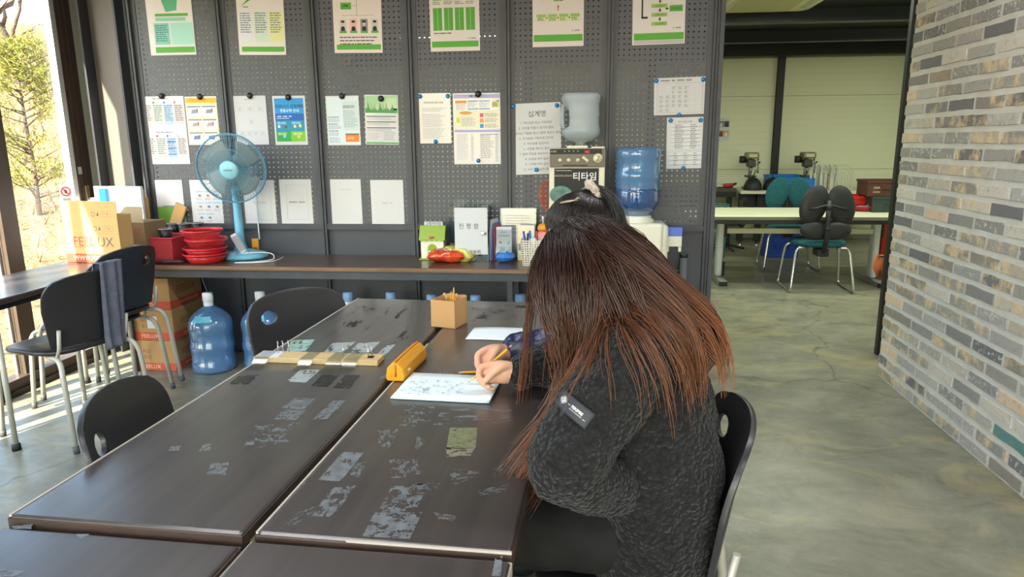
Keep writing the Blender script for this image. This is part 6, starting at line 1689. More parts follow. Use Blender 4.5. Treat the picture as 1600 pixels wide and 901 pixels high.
for k in range(7):
    x, y = rg.uniform(-.03, .03), rg.uniform(-.015, .035); hh = .098+rg.uniform(0, .03)+(.02 if k == 0 else 0)
    pencil(['tallest yellow pencil standing in the card box', 'yellow pencil in the card box beside the tallest', 'yellow pencil leaning to the back of the card box', 'short yellow pencil near the card box front', 'yellow pencil at the card box side', 'yellow pencil at the far corner of the card box', 'yellow pencil in the middle of the card box'][k], (bx.x+x*.6, bx.y+y*.6, TZ+.008), (bx.x+x+rg.uniform(-.006, .006), bx.y+y, TZ+.004+hh), 'pencils in the card box')
# pencil case
OC = mat('orange_leather', '#d9951c', .42, bump=(220, .15, .001))
a, c = onT(616, 594), onT(655, 556)
d = Vector((c.x-a.x, c.y-a.y, 0)); L_ = .215
t = thing('pencil_case', 'long orange yellow zip pencil case on the table seam', 'pencil case', (a.x+d.normalized().x*L_/2+.005, a.y+d.normalized().y*L_/2-.01, TZ+.0005), math.atan2(d.y, d.x))
prof = [(-.026, 0), (.026, 0), (.029, .012), (.025, .036), (.010, .052), (0, .054), (-.010, .052), (-.025, .036), (-.029, .012)]
bm = MB(); n = len(prof); ks = (0, .06, .5, .94, 1)
vs = []
for f, s_ in zip(ks, (.93, 1, 1.02, 1, .93)): vs += [(-L_/2+L_*f, y*s_, z*(s_ if 0 < f < 1 else .96)) for y, z in prof]
fs = [(k*n+i, k*n+(i+1) % n, (k+1)*n+(i+1) % n, (k+1)*n+i) for k in range(4) for i in range(n)]+[tuple(range(n-1, -1, -1)), tuple(range(4*n, 5*n))]
bm.add(vs, fs, 0, False); bm.build('body', OC, t, bevel=.004, seg=3)
MB().box(-L_/2+.005, -.003, .0535, L_/2-.005, .003, .0562).build('zip', mat('zip_tan', '#b8741c', .5), t)
MB().tube([(-L_/2-.001, -.003, .05), (-L_/2-.004, -.003, .03), (-L_/2-.003, -.003, .015)], .002, 6).build('end_stitch', mat('zip_tan', '', .5), t)
MB().box(-.075, -.0305, .022, -.06, -.0275, .026).build('tag', pm('#f0e2b8'), t)
# notebook
NB = mat('blue_white_page', '#dfe9ec', .55)
q = [onT(621, 627, TZ+.004), onT(642, 585, TZ+.004), onT(762, 586, TZ+.004), onT(788, 626, TZ+.004)]
cx_ = sum(v.x for v in q)/4; cy_ = sum(v.y for v in q)/4
t = thing('notebook', 'open spiral notebook with pencilled sums under the writing hand', 'notebook', (cx_-.005, cy_, TZ+.0005), R(-3))
W_, D_ = .262, .192
for k in range(3):
    def pg(u, v, k=k):
        x = (u-.5)*W_+.002*k; y = (v-.5)*D_-.002*k
        return (x, y, .002+.0028*k+.012*max(0, u-.72)**1.5*(k+.6)*(1.2-v))
    MB().grid(pg, 20, 6).build('page', NB, t, solid=.0016)
MB().box(-W_/2, -D_/2, 0, W_/2, D_/2, .0012).build('cover', mat('navy_cover', '#2c3a58', .5), t)
for k in range(26): x = -W_/2+.008+(W_-.016)*k/25; MB().tube([(x+.0*i, D_/2+.004*math.cos(a)-.001, .005+.005*math.sin(a)) for i, a in enumerate(2*PI*j/8 for j in range(8))], .0006, 4, closed=True).build('spiral_ring', CHROME, t)
bm = MB(); rg = random.Random(12)
zt = .0105
def line(x0, y0, x1, y1, w=.0006):
    d = Vector((x1-x0, y1-y0, 0)); n_ = Vector((-d.y, d.x, 0)).normalized()*w if d.length else Vector((0, w, 0))
    bm.add([(x0-n_.x, y0-n_.y, zt), (x1-n_.x, y1-n_.y, zt), (x1+n_.x, y1+n_.y, zt), (x0+n_.x, y0+n_.y, zt)], [(0, 1, 2, 3)])
for k in range(46):
    x, y = rg.uniform(-.11, .05), rg.uniform(-.085, .03)
    pts = [(x+rg.uniform(-.006, .006), y+rg.uniform(-.007, .007)) for _ in range(4)]
    for u, v in zip(pts, pts[1:]): line(*u, *v)
for k in range(5): line(-.08+.03*k, -.05, -.07+.03*k, -.052)
bm.build('pencil_marks', pm('#8a9098'), t)['kind'] = 'stuff'
# loose sheet
q = [onT(727, 530), onT(741, 512), onT(832, 512), onT(838, 534)]
o = MB().grid(lambda u, v: (lambda p_: (p_.x, p_.y, TZ+.001+.0015*math.sin(u*5)))((q[0]*(1-u)+q[3]*u)*(1-v)+(q[1]*(1-u)+q[2]*u)*v), 12, 5).build('loose_sheet', NB, solid=.0005); tag(o, 'loose pale blue sheet beyond the notebook', 'paper')
# pencil lying by the notebook
a, c = onT(742, 580, TZ+.004), onT(713, 582, TZ+.004)
pencil('yellow pencil lying flat between the notebook and the fist', Vector((a.x+.10, a.y+.012, TZ+.0042)), Vector((c.x, c.y, TZ+.0042)))
# wooden strip with nails
a, c = onT(397, 566), onT(586, 572)
d = Vector((c.x-a.x, c.y-a.y, 0)); L_ = d.length+.01; hz2 = .017
t = thing('nail_board', 'pale wooden strip with upright nails taped across the table', 'board', ((a.x+c.x)/2+.004, (a.y+c.y)/2+.034, TZ+.0005), math.atan2(d.y, d.x))
MB().box(-L_/2, -.034, 0, L_/2, .034, hz2).build('strip', mat('pine_strip', '#c9b184', .6, var=(3, '#b79a68', .8), stretch=(2, 16, 16)), t, bevel=.0015, seg=1)
for k, (x, y) in enumerate(((-.136, .012), (-.124, .02), (-.108, .026), (.078, .0), (.158, -.006), (.164, .012))):
    nl = MB().tube([(x, y, hz2-.004), (x, y, hz2+.036)], .0015, 8).build('nail', CHROME, t); MB().lathe([(0, hz2+.036), (.003, hz2+.036), (.003, hz2+.0372), (0, hz2+.0372)], 10, c=(x, y, 0)).build('nail_head', CHROME, nl)
MB().box(-L_/2+.004, -.03, hz2, -L_/2+.075, .03, hz2+.0008).build('paper_label', PAPER, t); MB().box(L_/2-.04, -.012, hz2, L_/2-.022, .012, hz2+.0006).build('ink_mark', mat('dark_scuff', '', .6), t)
FOILT = mat('wrinkled_tape', '#b5bcbc', .15, alpha=.75, bump=(70, .8, .003)); DTAPE = mat('dark_tape', '#1f1c1d', .25, bump=(60, .5, .002))
for k, (x0, x1, yb, yf, tint) in enumerate(((-.19, -.145, -.105, .03, 0), (-.045, -.005, -.10, .035, 1), (.04, .085, -.115, .12, 0), (.09, .135, -.115, .10, 1), (.17, .2, -.06, .1, 0))):
    if k == 4: continue
    def tp(u, v):
        y = yb+(yf-yb)*v; x = x0+(x1-x0)*u
        z = hz2+.0009 if -.034 < y < .034 else hz2*max(0, 1-(abs(y)-.034)/.03)+.0008
        return (x+.12*(y+.034)*0-.0, y, z)
    MB().grid(tp, 3, 22).build('tape_strip', CLEAR, t)
for k, (q, m_) in enumerate([([(470, 577), (500, 578), (478, 598), (448, 596)], 'f'), ([(503, 585), (530, 586), (512, 604), (486, 603)], 'd'), ([(540, 586), (563, 586), (546, 607), (520, 606)], 'd'), ([(372, 588), (404, 586), (388, 600), (357, 600)], 'd'), ([(455, 532), (492, 530), (478, 548), (446, 552)], 'g'), ([(520, 536), (556, 534), (530, 556), (500, 556)], 'f'), ([(560, 536), (594, 534), (572, 556), (540, 556)], 'f'), ([(604, 540), (618, 538), (600, 558), (584, 558)], 'f')]):
    scar(TA, q, 300+k, .7, {'f': FOILT, 'd': DTAPE, 'g': mat('green_scrap', '#7f9c82', .4, var=(40, '#9fc0c4', .9))}[m_], z=.0007, n=(20, 20), name='tape_scrap')
# ================================================================= people
from mathutils.bvhtree import BVHTree
def V(*a): return Vector(a)
def limb(bm, pts, rad, n=18, sub=5):
    """round limb through the points (smooth curve), closed with round ends."""
    P = [Vector(p) for p in pts]; out = []; rr = []
    for i in range(len(P)-1):
        p0, p1, p2, p3 = P[max(i-1, 0)], P[i], P[i+1], P[min(i+2, len(P)-1)]
        for k in range(sub):
            t = k/sub
            out.append(.5*((2*p1)+(p2-p0)*t+(2*p0-5*p1+4*p2-p3)*t*t+(3*p1-p0-3*p2+p3)*t**3)); rr.append(rad[i]+(rad[i+1]-rad[i])*t)
    out.append(P[-1]); rr.append(rad[-1])
    d0 = (out[0]-out[1]).normalized(); d1 = (out[-1]-out[-2]).normalized()
    a = [out[0]+d0*rr[0]*math.sin(R(q)) for q in (88, 65, 40, 20)]; ar = [rr[0]*math.cos(R(q)) for q in (88, 65, 40, 20)]
    b_ = [out[-1]+d1*rr[-1]*math.sin(R(q)) for q in (20, 40, 65, 88)]; br = [rr[-1]*math.cos(R(q)) for q in (20, 40, 65, 88)]
    bm.tube(a+out+b_, ar+rr+br, n)
def ellq(bm, c, r, fwd, up):
    """ellipsoid with radii (along fwd, along side, along up)."""
    f = Vector(fwd).normalized(); s_ = Vector(up).cross(f).normalized(); u = f.cross(s_)
    M_ = Matrix((( f.x, s_.x, u.x, c[0]), (f.y, s_.y, u.y, c[1]), (f.z, s_.z, u.z, c[2]), (0, 0, 0, 1)))
    k = len(bm.v); bm.ell((0, 0, 0), r, n=24, k=16)
    for i in range(k, len(bm.v)): bm.v[i] = tuple(M_ @ Vector(bm.v[i]))
def blob(name, bm, voxel, smooth, m, parent, disp=None):
    o = bm.build(name, m, parent)
    md = o.modifiers.new('r', 'REMESH'); md.mode = 'VOXEL'; md.voxel_size = voxel; md.use_smooth_shade = True
    md = o.modifiers.new('s', 'SMOOTH'); md.factor = .5; md.iterations = smooth
    for tx, st in (disp or []):
        md = o.modifiers.new('d', 'DISPLACE'); md.texture = tx; md.strength = st; md.mid_level = .5; md.texture_coords = 'LOCAL'
    bake(o)
    return o
def tex(name, kind, size, **kw):
    t = bpy.data.textures.new(name, kind); t.noise_scale = size
    for k, v in kw.items(): setattr(t, k, v)
    return t
FOLD = tex('folds', 'CLOUDS', .085, noise_depth=1); CURL = tex('curls', 'VORONOI', .0125, noise_intensity=1.0, distance_metric='DISTANCE_SQUARED')
SKIN = mat('skin', '#d9a98f', .5, var=(14, '#c98f78', .5), bump=(260, .08, .001)); SKIN.node_tree.nodes['Principled BSDF'].inputs['Subsurface Weight'].default_value = .12
SKIN.node_tree.nodes['Principled BSDF'].inputs['Subsurface Radius'].default_value = (.01, .004, .002)
NAIL = mat('nail', '#e2b5a4', .3)
def hand(bm, H, f, u, m, wrist, scale=1., thumb_out=0.):
    """five bent fingers closing round a pencil; f forward, u up, m palm side. Returns fingertip points."""
    f, u, m = Vector(f).normalized(), Vector(u).normalized(), Vector(m).normalized(); H = Vector(H)
    def p(a, b_, c): return H+(f*a*.94+u*b_+m*c*.8)*scale
    limb(bm, [wrist, p(-.055, 0, 0), p(-.03, .0, 0)], [.026*scale, .024*scale, .026*scale], 16, 3)
    for a, b_ in ((.012, .022), (.014, .008), (.011, -.007), (.006, -.02)):
        limb(bm, [p(-.045, b_*.55, 0), p(-.015, b_*.9, -.004), p(a, b_, 0)], [.015*scale, .0125*scale, .0105*scale], 12, 3)
    ellq(bm, p(-.022, .0, .006), (.038*scale, .018*scale, .03*scale), f, u); ellq(bm, p(.01, -.004, .014), (.02*scale, .010*scale, .018*scale), f, u)
    ch = [([p(.012, .023, 0), p(.04, .021, .010), p(.048, .008, .024), p(.042, -.006, .034)], [.0104, .0095, .0085, .0072]),
          ([p(.014, .008, 0), p(.043, .003, .008), p(.046, -.009, .022), p(.034, -.017, .032)], [.0104, .0095, .0085, .0072]),
          ([p(.011, -.007, 0), p(.037, -.011, .007), p(.036, -.021, .021), p(.021, -.026, .030)], [.0100, .0090, .0080, .0069]),
          ([p(.006, -.02, 0), p(.026, -.025, .006), p(.023, -.032, .018), p(.008, -.033, .026)], [.0090, .0080, .0070, .0061]),
          ([p(-.04, .018, .008), p(-.018, .024, .024), p(.008, .012, .036), p(.028, -.004, .043)], [.0135, .012, .0102, .0082])]
    for pts, r in ch: limb(bm, pts, [q*scale for q in r], 12, 4)
    return [(c[0][-1], c[0][-2], c[1][-1]*scale) for c in ch]
def head(bm, c, fwd, up, k=1.):
    f = Vector(fwd).normalized(); s_ = Vector(up).cross(f).normalized(); u = f.cross(s_); c = Vector(c)
    def p(a, b_, d): return c+f*a*k+s_*b_*k+u*d*k
    ellq(bm, p(-.008, 0, .022), (.092*k, .073*k, .088*k), f, u)
    ellq(bm, p(.02, 0, -.045), (.064*k, .057*k, .068*k), f, u)
    ellq(bm, p(.045, 0, -.085), (.032*k, .034*k, .026*k), f, u)
    limb(bm, [p(.078, 0, .015), p(.092, 0, -.018), p(.084, 0, -.028)], [.008*k, .012*k, .010*k], 10, 3)          # nose
    for b_ in (-1, 1):
        ellq(bm, p(.072, b_*.03, .022), (.010*k, .02*k, .007*k), f, u)                                           # brow
        ellq(bm, p(-.004, b_*.073, -.012), (.016*k, .007*k, .028*k), f, u)                                       # ear
        ellq(bm, p(.055, b_*.034, -.03), (.02*k, .02*k, .018*k), f, u)                                           # cheek
    ellq(bm, p(.078, 0, -.055), (.010*k, .022*k, .005*k), f, u); ellq(bm, p(.075, 0, -.065), (.010*k, .019*k, .005*k), f, u)
    return p
def face_parts(p, person):
    for b_ in (-1, 1):
        MB().ell(p(.0705, b_*.031, .004), (.0115,)*3, n=14, k=10).build('eye', mat('eye_white', '#e8e4e0', .2), person)
        MB().ell(p(.079, b_*.031, .004), (.0052,)*3, n=10, k=8).build('iris', mat('dark_iris', '#2a1a12', .2), person)

# ---------------------------------------------------------------- person in the black fleece
P1 = thing('person', 'person with long reddish brown hair in a black fleece, bent over a notebook', 'person', (.15, 1.46, 0))
O1 = Vector((.15, 1.46, 0))
def L1(*a): return Vector(a)-O1
HC1, HF1, HU1 = L1(.012, 1.487, 1.096), V(-.72, .06, -.69), V(-.69, 0, .72)
HND1 = L1(-.222, 1.728, .775)
b = MB()
hp1 = head(b, HC1, HF1, HU1)
limb(b, [L1(.035, 1.487, 1.05), L1(.07, 1.48, 1.0), L1(.13, 1.47, .9)], [.052, .055, .09])
limb(b, [L1(.13, 1.47, .9), L1(.16, 1.46, .72), L1(.15, 1.46, .56)], [.11, .11, .125])
limb(b, [L1(.10, 1.33, .955), L1(.10, 1.47, .97), L1(.10, 1.62, .955)], [.055, .07, .055])
limb(b, [L1(.085, 1.64, .955), L1(-.04, 1.80, .79), L1(-.16, 1.738, .772)], [.048, .04, .026])
limb(b, [L1(.085, 1.31, .955), L1(-.02, 1.22, .79), L1(.09, 1.32, .665)], [.048, .04, .028])
tips1 = hand(b, HND1, (-1, -.12, -.05), (0, 0, 1), (.1, -1, -.1), L1(-.15, 1.742, .772))
hand(b, L1(.035, 1.375, .615), (-.7, .6, -.1), (.2, 0, 1), (-.1, .3, -1), L1(.09, 1.325, .66))
for y in (1.385, 1.535): limb(b, [L1(.13, y, .545), L1(-.22, y-.0, .515), L1(-.235, y, .44), L1(-.2, y, .09), L1(-.23, y, .05), L1(-.33, y, .035)], [.075, .055, .05, .035, .035, .03])
body1 = blob('body', b, .0029, 2, SKIN, P1)
face_parts(hp1, P1)
for k, (tp_, pv, r_) in enumerate(tips1[:2]+tips1[4:]):
    d = (tp_-pv).normalized(); n_ = (V(-.3, -.75, .55)); c_ = tp_-d*.001+(n_-d*n_.dot(d)).normalized()*r_*.62
    nb = MB(); ellq(nb, c_, (.0048, .0036, .0016), d, n_-d*n_.dot(d)); nb.build('fingernail', NAIL, body1)
# trousers and shoes
TRS = mat('black_trousers', '#0d0d0f', .85, var=(20, '#131315', .6), bump=(300, .3, .001))
b = MB()
limb(b, [L1(.16, 1.46, .52), L1(.15, 1.46, .62)], [.135, .14])
for y in (1.385, 1.535): limb(b, [L1(.14, y, .545), L1(-.0, y, .54), L1(-.225, y, .52), L1(-.245, y, .42), L1(-.2, y, .1)], [.10, .095, .075, .068, .055])
blob('trousers', b, .008, 5, TRS, P1, [(FOLD, .02)])
SHOE = mat('dark_shoe', '#1d1d20', .5)
for y in (1.385, 1.535):
    b = MB(); limb(b, [L1(-.17, y, .05), L1(-.26, y, .045), L1(-.36, y, .036)], [.046, .044, .034]); blob('shoe', b, .006, 2, SHOE, P1)
# fleece jacket
SHERPA = mat('black_sherpa', '#17181a', .95, sheen=.08, var=(55, '#0f1011', .8))
def curls():
    t = SHERPA.node_tree; N = t.nodes; L = t.links; b_ = N['Principled BSDF']
    tc = N.new('ShaderNodeTexCoord'); wn = N.new('ShaderNodeTexNoise'); wn.inputs['Scale'].default_value = 60
    L.new(tc.outputs['Object'], wn.inputs['Vector'])
    sc_ = N.new('ShaderNodeVectorMath'); sc_.operation = 'SCALE'; sc_.inputs['Scale'].default_value = .012; L.new(wn.outputs['Color'], sc_.inputs[0])
    ad = N.new('ShaderNodeVectorMath'); L.new(tc.outputs['Object'], ad.inputs[0]); L.new(sc_.outputs[0], ad.inputs[1])
    vo = N.new('ShaderNodeTexVoronoi'); vo.feature = 'SMOOTH_F1'; vo.inputs['Scale'].default_value = 105; vo.inputs['Smoothness'].default_value = .35
    L.new(ad.outputs[0], vo.inputs['Vector'])
    bp = N.new('ShaderNodeBump'); bp.invert = True; bp.inputs['Strength'].default_value = 1.0; bp.inputs['Distance'].default_value = .009
    L.new(vo.outputs['Distance'], bp.inputs['Height']); L.new(bp.outputs[0], b_.inputs['Normal'])
    rp = N.new('ShaderNodeValToRGB'); rp.color_ramp.elements[0].position = .1; rp.color_ramp.elements[1].position = .75
    rp.color_ramp.elements[0].color = lin('#1e1f22'); rp.color_ramp.elements[1].color = lin('#070708')  # lit curl tops and shaded gaps put into the colour
    L.new(vo.outputs['Distance'], rp.inputs[0]); L.new(rp.outputs[0], b_.inputs['Base Color'])
curls()
b = MB()
limb(b, [L1(.155, 1.42, .50), L1(.16, 1.42, .66), L1(.145, 1.42, .82), L1(.10, 1.43, .945)], [.152, .15, .142, .11])
limb(b, [L1(.155, 1.50, .50), L1(.16, 1.50, .66), L1(.145, 1.51, .82), L1(.10, 1.51, .945)], [.152, .15, .142, .11])
limb(b, [L1(.095, 1.31, .945), L1(.10, 1.40, .975), L1(.10, 1.54, .975), L1(.09, 1.64, .945)], [.082, .095, .095, .082])
limb(b, [L1(.20, 1.40, .94), L1(.225, 1.47, .955), L1(.20, 1.55, .94)], [.072, .082, .072])                 # hood lying on the back
limb(b, [L1(.08, 1.44, 1.0), L1(.055, 1.485, 1.02), L1(.08, 1.53, 1.0)], [.055, .058, .055])
limb(b, [L1(.085, 1.30, .94), L1(.03, 1.245, .86), L1(-.028, 1.21, .785), L1(-.02, 1.235, .745)], [.084, .080, .074, .066])
limb(b, [L1(-.028, 1.215, .765), L1(.03, 1.265, .715), L1(.085, 1.315, .672)], [.07, .064, .05])
limb(b, [L1(.085, 1.645, .945), L1(.02, 1.735, .86), L1(-.045, 1.80, .795), L1(-.10, 1.775, .782), L1(-.158, 1.745, .776)], [.082, .074, .066, .058, .046])
jac1 = blob('fleece_jacket', b, .0042, 4, SHERPA, P1, [(FOLD, .024), (tex('lumps', 'CLOUDS', .012, noise_depth=1), .006)])
# ---------------------------------------------------------------- person with pinned up hair
P2 = thing('person', 'person in dark navy jacket with hair tied up by a pale scrunchie', 'person', (.17, 2.06, 0))
O2 = Vector((.17, 2.06, 0))
def L2(*a): return Vector(a)-O2
HC2, HF2, HU2 = L2(.0, 2.03, 1.098), V(-.80, -.12, -.58), V(-.58, 0, .80)
b = MB()
hp2 = head(b, HC2, HF2, HU2)
limb(b, [L2(.03, 2.04, 1.07), L2(.09, 2.05, 1.02), L2(.15, 2.06, .92)], [.052, .055, .09])
limb(b, [L2(.15, 2.06, .92), L2(.18, 2.06, .72), L2(.17, 2.06, .56)], [.11, .11, .125])
limb(b, [L2(.11, 1.92, .96), L2(.11, 2.06, .975), L2(.11, 2.20, .96)], [.055, .07, .055])
limb(b, [L2(.09, 1.90, .96), L2(-.05, 1.93, .80), L2(-.19, 1.925, .772)], [.048, .04, .026])
limb(b, [L2(.09, 2.22, .96), L2(.04, 2.30, .78), L2(.05, 2.2, .67)], [.048, .04, .026])
hand(b, L2(-.262, 1.87, .772), (-.72, -.62, -.1), (-.1, 0, 1), (.6, -.75, -.35), L2(-.185, 1.928, .774))
hand(b, L2(.02, 2.13, .625), (-.5, -.8, -.15), (0, 0, 1), (-.1, -.2, -1), L2(.05, 2.2, .67))
for y in (1.985, 2.135): limb(b, [L2(.15, y, .545), L2(-.22, y, .515), L2(-.235, y, .44), L2(-.2, y, .09), L2(-.23, y, .05), L2(-.33, y, .035)], [.075, .055, .05, .035, .035, .03])
body2 = blob('body', b, .0032, 2, SKIN, P2)
face_parts(hp2, P2)
b = MB()
limb(b, [L2(.18, 2.06, .52), L2(.17, 2.06, .62)], [.135, .14])
for y in (1.985, 2.135): limb(b, [L2(.16, y, .545), L2(-.0, y, .54), L2(-.225, y, .52), L2(-.245, y, .42), L2(-.2, y, .1)], [.10, .095, .075, .068, .055])
blob('trousers', b, .01, 5, TRS, P2, [(FOLD, .02)])
for y in (1.985, 2.135):
    b = MB(); limb(b, [L2(-.17, y, .05), L2(-.26, y, .045), L2(-.36, y, .036)], [.046, .044, .034]); blob('shoe', b, .007, 2, SHOE, P2)
NAVY = mat('navy_nylon', '#1d274f', .35, var=(8, '#141b38', .7), bump=(30, .5, .006)); BLKJ = mat('black_jacket', '#121318', .6, var=(10, '#1a1c22', .6), bump=(40, .3, .004))
b = MB()
limb(b, [L2(.175, 2.01, .50), L2(.18, 2.01, .66), L2(.165, 2.02, .84), L2(.12, 2.03, .955)], [.15, .15, .14, .11])
limb(b, [L2(.175, 2.10, .50), L2(.18, 2.10, .66), L2(.165, 2.10, .84), L2(.12, 2.10, .955)], [.15, .15, .14, .11])
limb(b, [L2(.10, 1.90, .955), L2(.11, 2.0, .985), L2(.11, 2.12, .985), L2(.10, 2.22, .955)], [.078, .095, .095, .078])
limb(b, [L2(.15, 1.99, .995), L2(.165, 2.06, 1.01), L2(.15, 2.12, .995)], [.055, .062, .055])
limb(b, [L2(.095, 2.23, .95), L2(.07, 2.27, .87), L2(.04, 2.30, .785), L2(.05, 2.25, .72), L2(.05, 2.21, .68)], [.08, .07, .064, .055, .046])
jac2 = blob('jacket', b, .007, 4, BLKJ, P2, [(FOLD, .02)])
b = MB()
limb(b, [L2(.095, 1.895, .95), L2(.02, 1.91, .875), L2(-.052, 1.935, .806), L2(-.12, 1.932, .790), L2(-.185, 1.929, .784)], [.079, .068, .060, .052, .043])
slv = blob('sleeve', b, .005, 3, NAVY, P2, [(tex('puffs', 'CLOUDS', .045, noise_depth=1), .016)])
MB().lathe([(0, 0), (.009, 0), (.0085, .003), (0, .0035)], 14).build('snap_button', mat('dark_snap', '#2c3a6a', .3, .3), slv, loc=L2(-.163, 1.889, .80), rot=(R(75), 0, R(-10)))
# print on the back of the jacket
def project(person_o, obj, grid_px, m, name, parent, nu, nv, off=.002):
    pass
bv2 = BVHTree.FromPolygons([v.co.copy() for v in jac2.data.vertices], [tuple(p.vertices) for p in jac2.data.polygons])
bv1 = BVHTree.FromPolygons([v.co.copy() for v in jac1.data.vertices], [tuple(p.vertices) for p in jac1.data.polygons])
def stick(bv, c, fu, fv, n, pts, off):
    """lay a flat pattern (u, v metres) onto a surface along -n."""
    out = []
    for u, v in pts:
        s_ = c+fu*u+fv*v+n*.08
        h = bv.ray_cast(s_, -n)
        q = h[0] if h[0] is not None else c+fu*u+fv*v
        out.append(q+n*off)
    return out
n_ = V(.9, -.35, .25).normalized(); fv = (V(0, 0, 1)-n_*n_.z).normalized(); fu = fv.cross(n_)
gm = MB(); gm.marks(4, 0, 0, .022, 0)
b = MB(); b.add(stick(bv2, L2(.245, 1.99, .985), fu, fv, n_, [(p[0], p[2]-.35*p[0]) for p in gm.v], .004), gm.f); b.build('back_marks', pm('#d6d3ce'), jac2)
# sleeve patch
PATCH = mat('patch_grey', '#33343b', .6, bump=(400, .3, .001))
hit = bv1.ray_cast(Vector(CAM)-O1, Vector(ray(897, 638)))
pc = hit[0]; n_ = (Vector(CAM)-O1-pc).normalized(); n_ = (n_+V(-.25, -.2, .1)).normalized()
rd = Vector(CR*56-CU*40).normalized(); fu = (rd-n_*rd.dot(n_)).normalized(); fv = n_.cross(fu)
b = MB(); pw, ph = .078, .033
g_ = [((i/14-.5)*pw, (j/6-.5)*ph) for j in range(7) for i in range(15)]
# smooth patch: fit the surface loosely
q_ = stick(bv1, pc, fu, fv, n_, g_, .0)
hs = [(p-pc).dot(n_) for p in q_]
A_ = np.array([[1, u, v, u*u, v*v, u*v] for u, v in g_]); cf = np.linalg.lstsq(A_, np.array(hs), rcond=None)[0]
def onp(u, v, off): return pc+fu*u+fv*v+n_*(float(np.dot(cf, [1, u, v, u*u, v*v, u*v]))+off)
b.add([onp(u, v, .0045) for u, v in g_], [(j*15+i, j*15+i+1, (j+1)*15+i+1, (j+1)*15+i) for j in range(6) for i in range(14)], 0, True)
pa = b.build('sleeve_patch', PATCH, jac1, solid=.0012)
b = MB(); c0 = (-.026, .001)
for k in range(8):
    a = 2*PI*k/8; r_ = .0095 if k % 2 == 0 else .006
    b.add([onp(c0[0]+r_*math.cos(a), c0[1]+r_*math.sin(a), .0062), onp(c0[0]+.002*math.cos(a+.8), c0[1]+.002*math.sin(a+.8), .0062), onp(c0[0]+.002*math.cos(a-.8), c0[1]+.002*math.sin(a-.8), .0062)], [(0, 1, 2)])
for k in range(16):
    a, a2 = 2*PI*k/16, 2*PI*(k+1)/16
    b.add([onp(c0[0]+r_*math.cos(t_), c0[1]+r_*math.sin(t_), .0062) for t_, r_ in ((a, .0058), (a2, .0058), (a2, .0066), (a, .0066))], [(0, 1, 2, 3)])
vs, fs = glyphs('PERSPIRE', 'CENTER', .03); b.add([onp(.008+x*.0068, -.001+y*.0075, .0062) for x, y in vs], fs)
gm = MB(); gm.marks(12, 0, 0, .0026, 0); b.add([onp(.008+p[0], -.0055+p[2], .0062) for p in gm.v], gm.f)
b.add([onp(u, v, .0062) for u, v in ((-.014, .0005), (-.0085, .0005), (-.0085, .0014), (-.014, .0014))], [(0, 1, 2, 3)]); b.add([onp(u, v, .0062) for u, v in ((.0255, -.0055), (.031, -.0055), (.031, -.0046), (.0255, -.0046))], [(0, 1, 2, 3)])
b.build('patch_logo', pm('#d9dadd'), pa)

# ---------------------------------------------------------------- hair
def hair_mat(name, c0, c1, c2, p1=.45):
    m = bpy.data.materials.new(name); m.use_nodes = True; t = m.node_tree; N = t.nodes; L = t.links; b_ = N['Principled BSDF']
    at = N.new('ShaderNodeAttribute'); at.attribute_name = 'along'
    sp = N.new('ShaderNodeSeparateColor'); L.new(at.outputs['Color'], sp.inputs[0])
    rp = N.new('ShaderNodeValToRGB'); e = rp.color_ramp.elements
    e[0].color = lin(c0); e[1].color = lin(c2); e[0].position = .02; q = e.new(p1); q.color = lin(c1)
    L.new(sp.outputs[0], rp.inputs[0])
    hs_ = N.new('ShaderNodeHueSaturation'); mp = N.new('ShaderNodeMapRange'); mp.inputs[3].default_value = .45; mp.inputs[4].default_value = 1.5
    L.new(sp.outputs[1], mp.inputs[0]); L.new(mp.outputs[0], hs_.inputs['Value']); L.new(rp.outputs[0], hs_.inputs['Color'])
    L.new(hs_.outputs[0], b_.inputs['Base Color'])
    b_.inputs['Roughness'].default_value = .34; b_.inputs['Specular IOR Level'].default_value = .6
    return m
def strands(name, paths, m, parent, r0=.0009):
    vs, fs, al = [], [], []
    for pts, rv, t0, t1 in paths:
        n = len(pts); base = len(vs); ref = None
        for i, p in enumerate(pts):
            d = (pts[min(i+1, n-1)]-pts[max(i-1, 0)])
            d = d.normalized() if d.length > 1e-9 else V(0, 0, -1)
            a = d.orthogonal().normalized() if ref is None else (ref-d*ref.dot(d)); a = a.normalized() if a.length > 1e-6 else d.orthogonal().normalized(); ref = a
            c = d.cross(a); r = r0*(1.0 if i < n*.6 else max(.25, 1-(i/n-.6)*1.9))
            for k in range(3):
                t = 2*PI*k/3; vs.append(p+a*(r*math.cos(t))+c*(r*math.sin(t))); al.append((t0+(t1-t0)*i/(n-1), rv, 0, 1))
        for i in range(n-1):
            for k in range(3):
                k2 = (k+1) % 3; fs.append((base+i*3+k, base+i*3+k2, base+i*3+3+k2, base+i*3+3+k))
    me = bpy.data.meshes.new(name); me.from_pydata([tuple(v) for v in vs], [], fs)
    ca = me.color_attributes.new('along', 'FLOAT_COLOR', 'POINT'); ca.data.foreach_set('color', np.array(al, dtype=np.float32).ravel())
    me.polygons.foreach_set('use_smooth', [True]*len(fs)); me.materials.append(m); me.update()
    o = bpy.data.objects.new(name, me); COL.objects.link(o); o.parent = parent
    return o
H1M = hair_mat('auburn_hair', '#150d0b', '#4c2a1d', '#8f5734', .32); H2M = hair_mat('dark_hair', '#2a1c17', '#1d1411', '#171110')
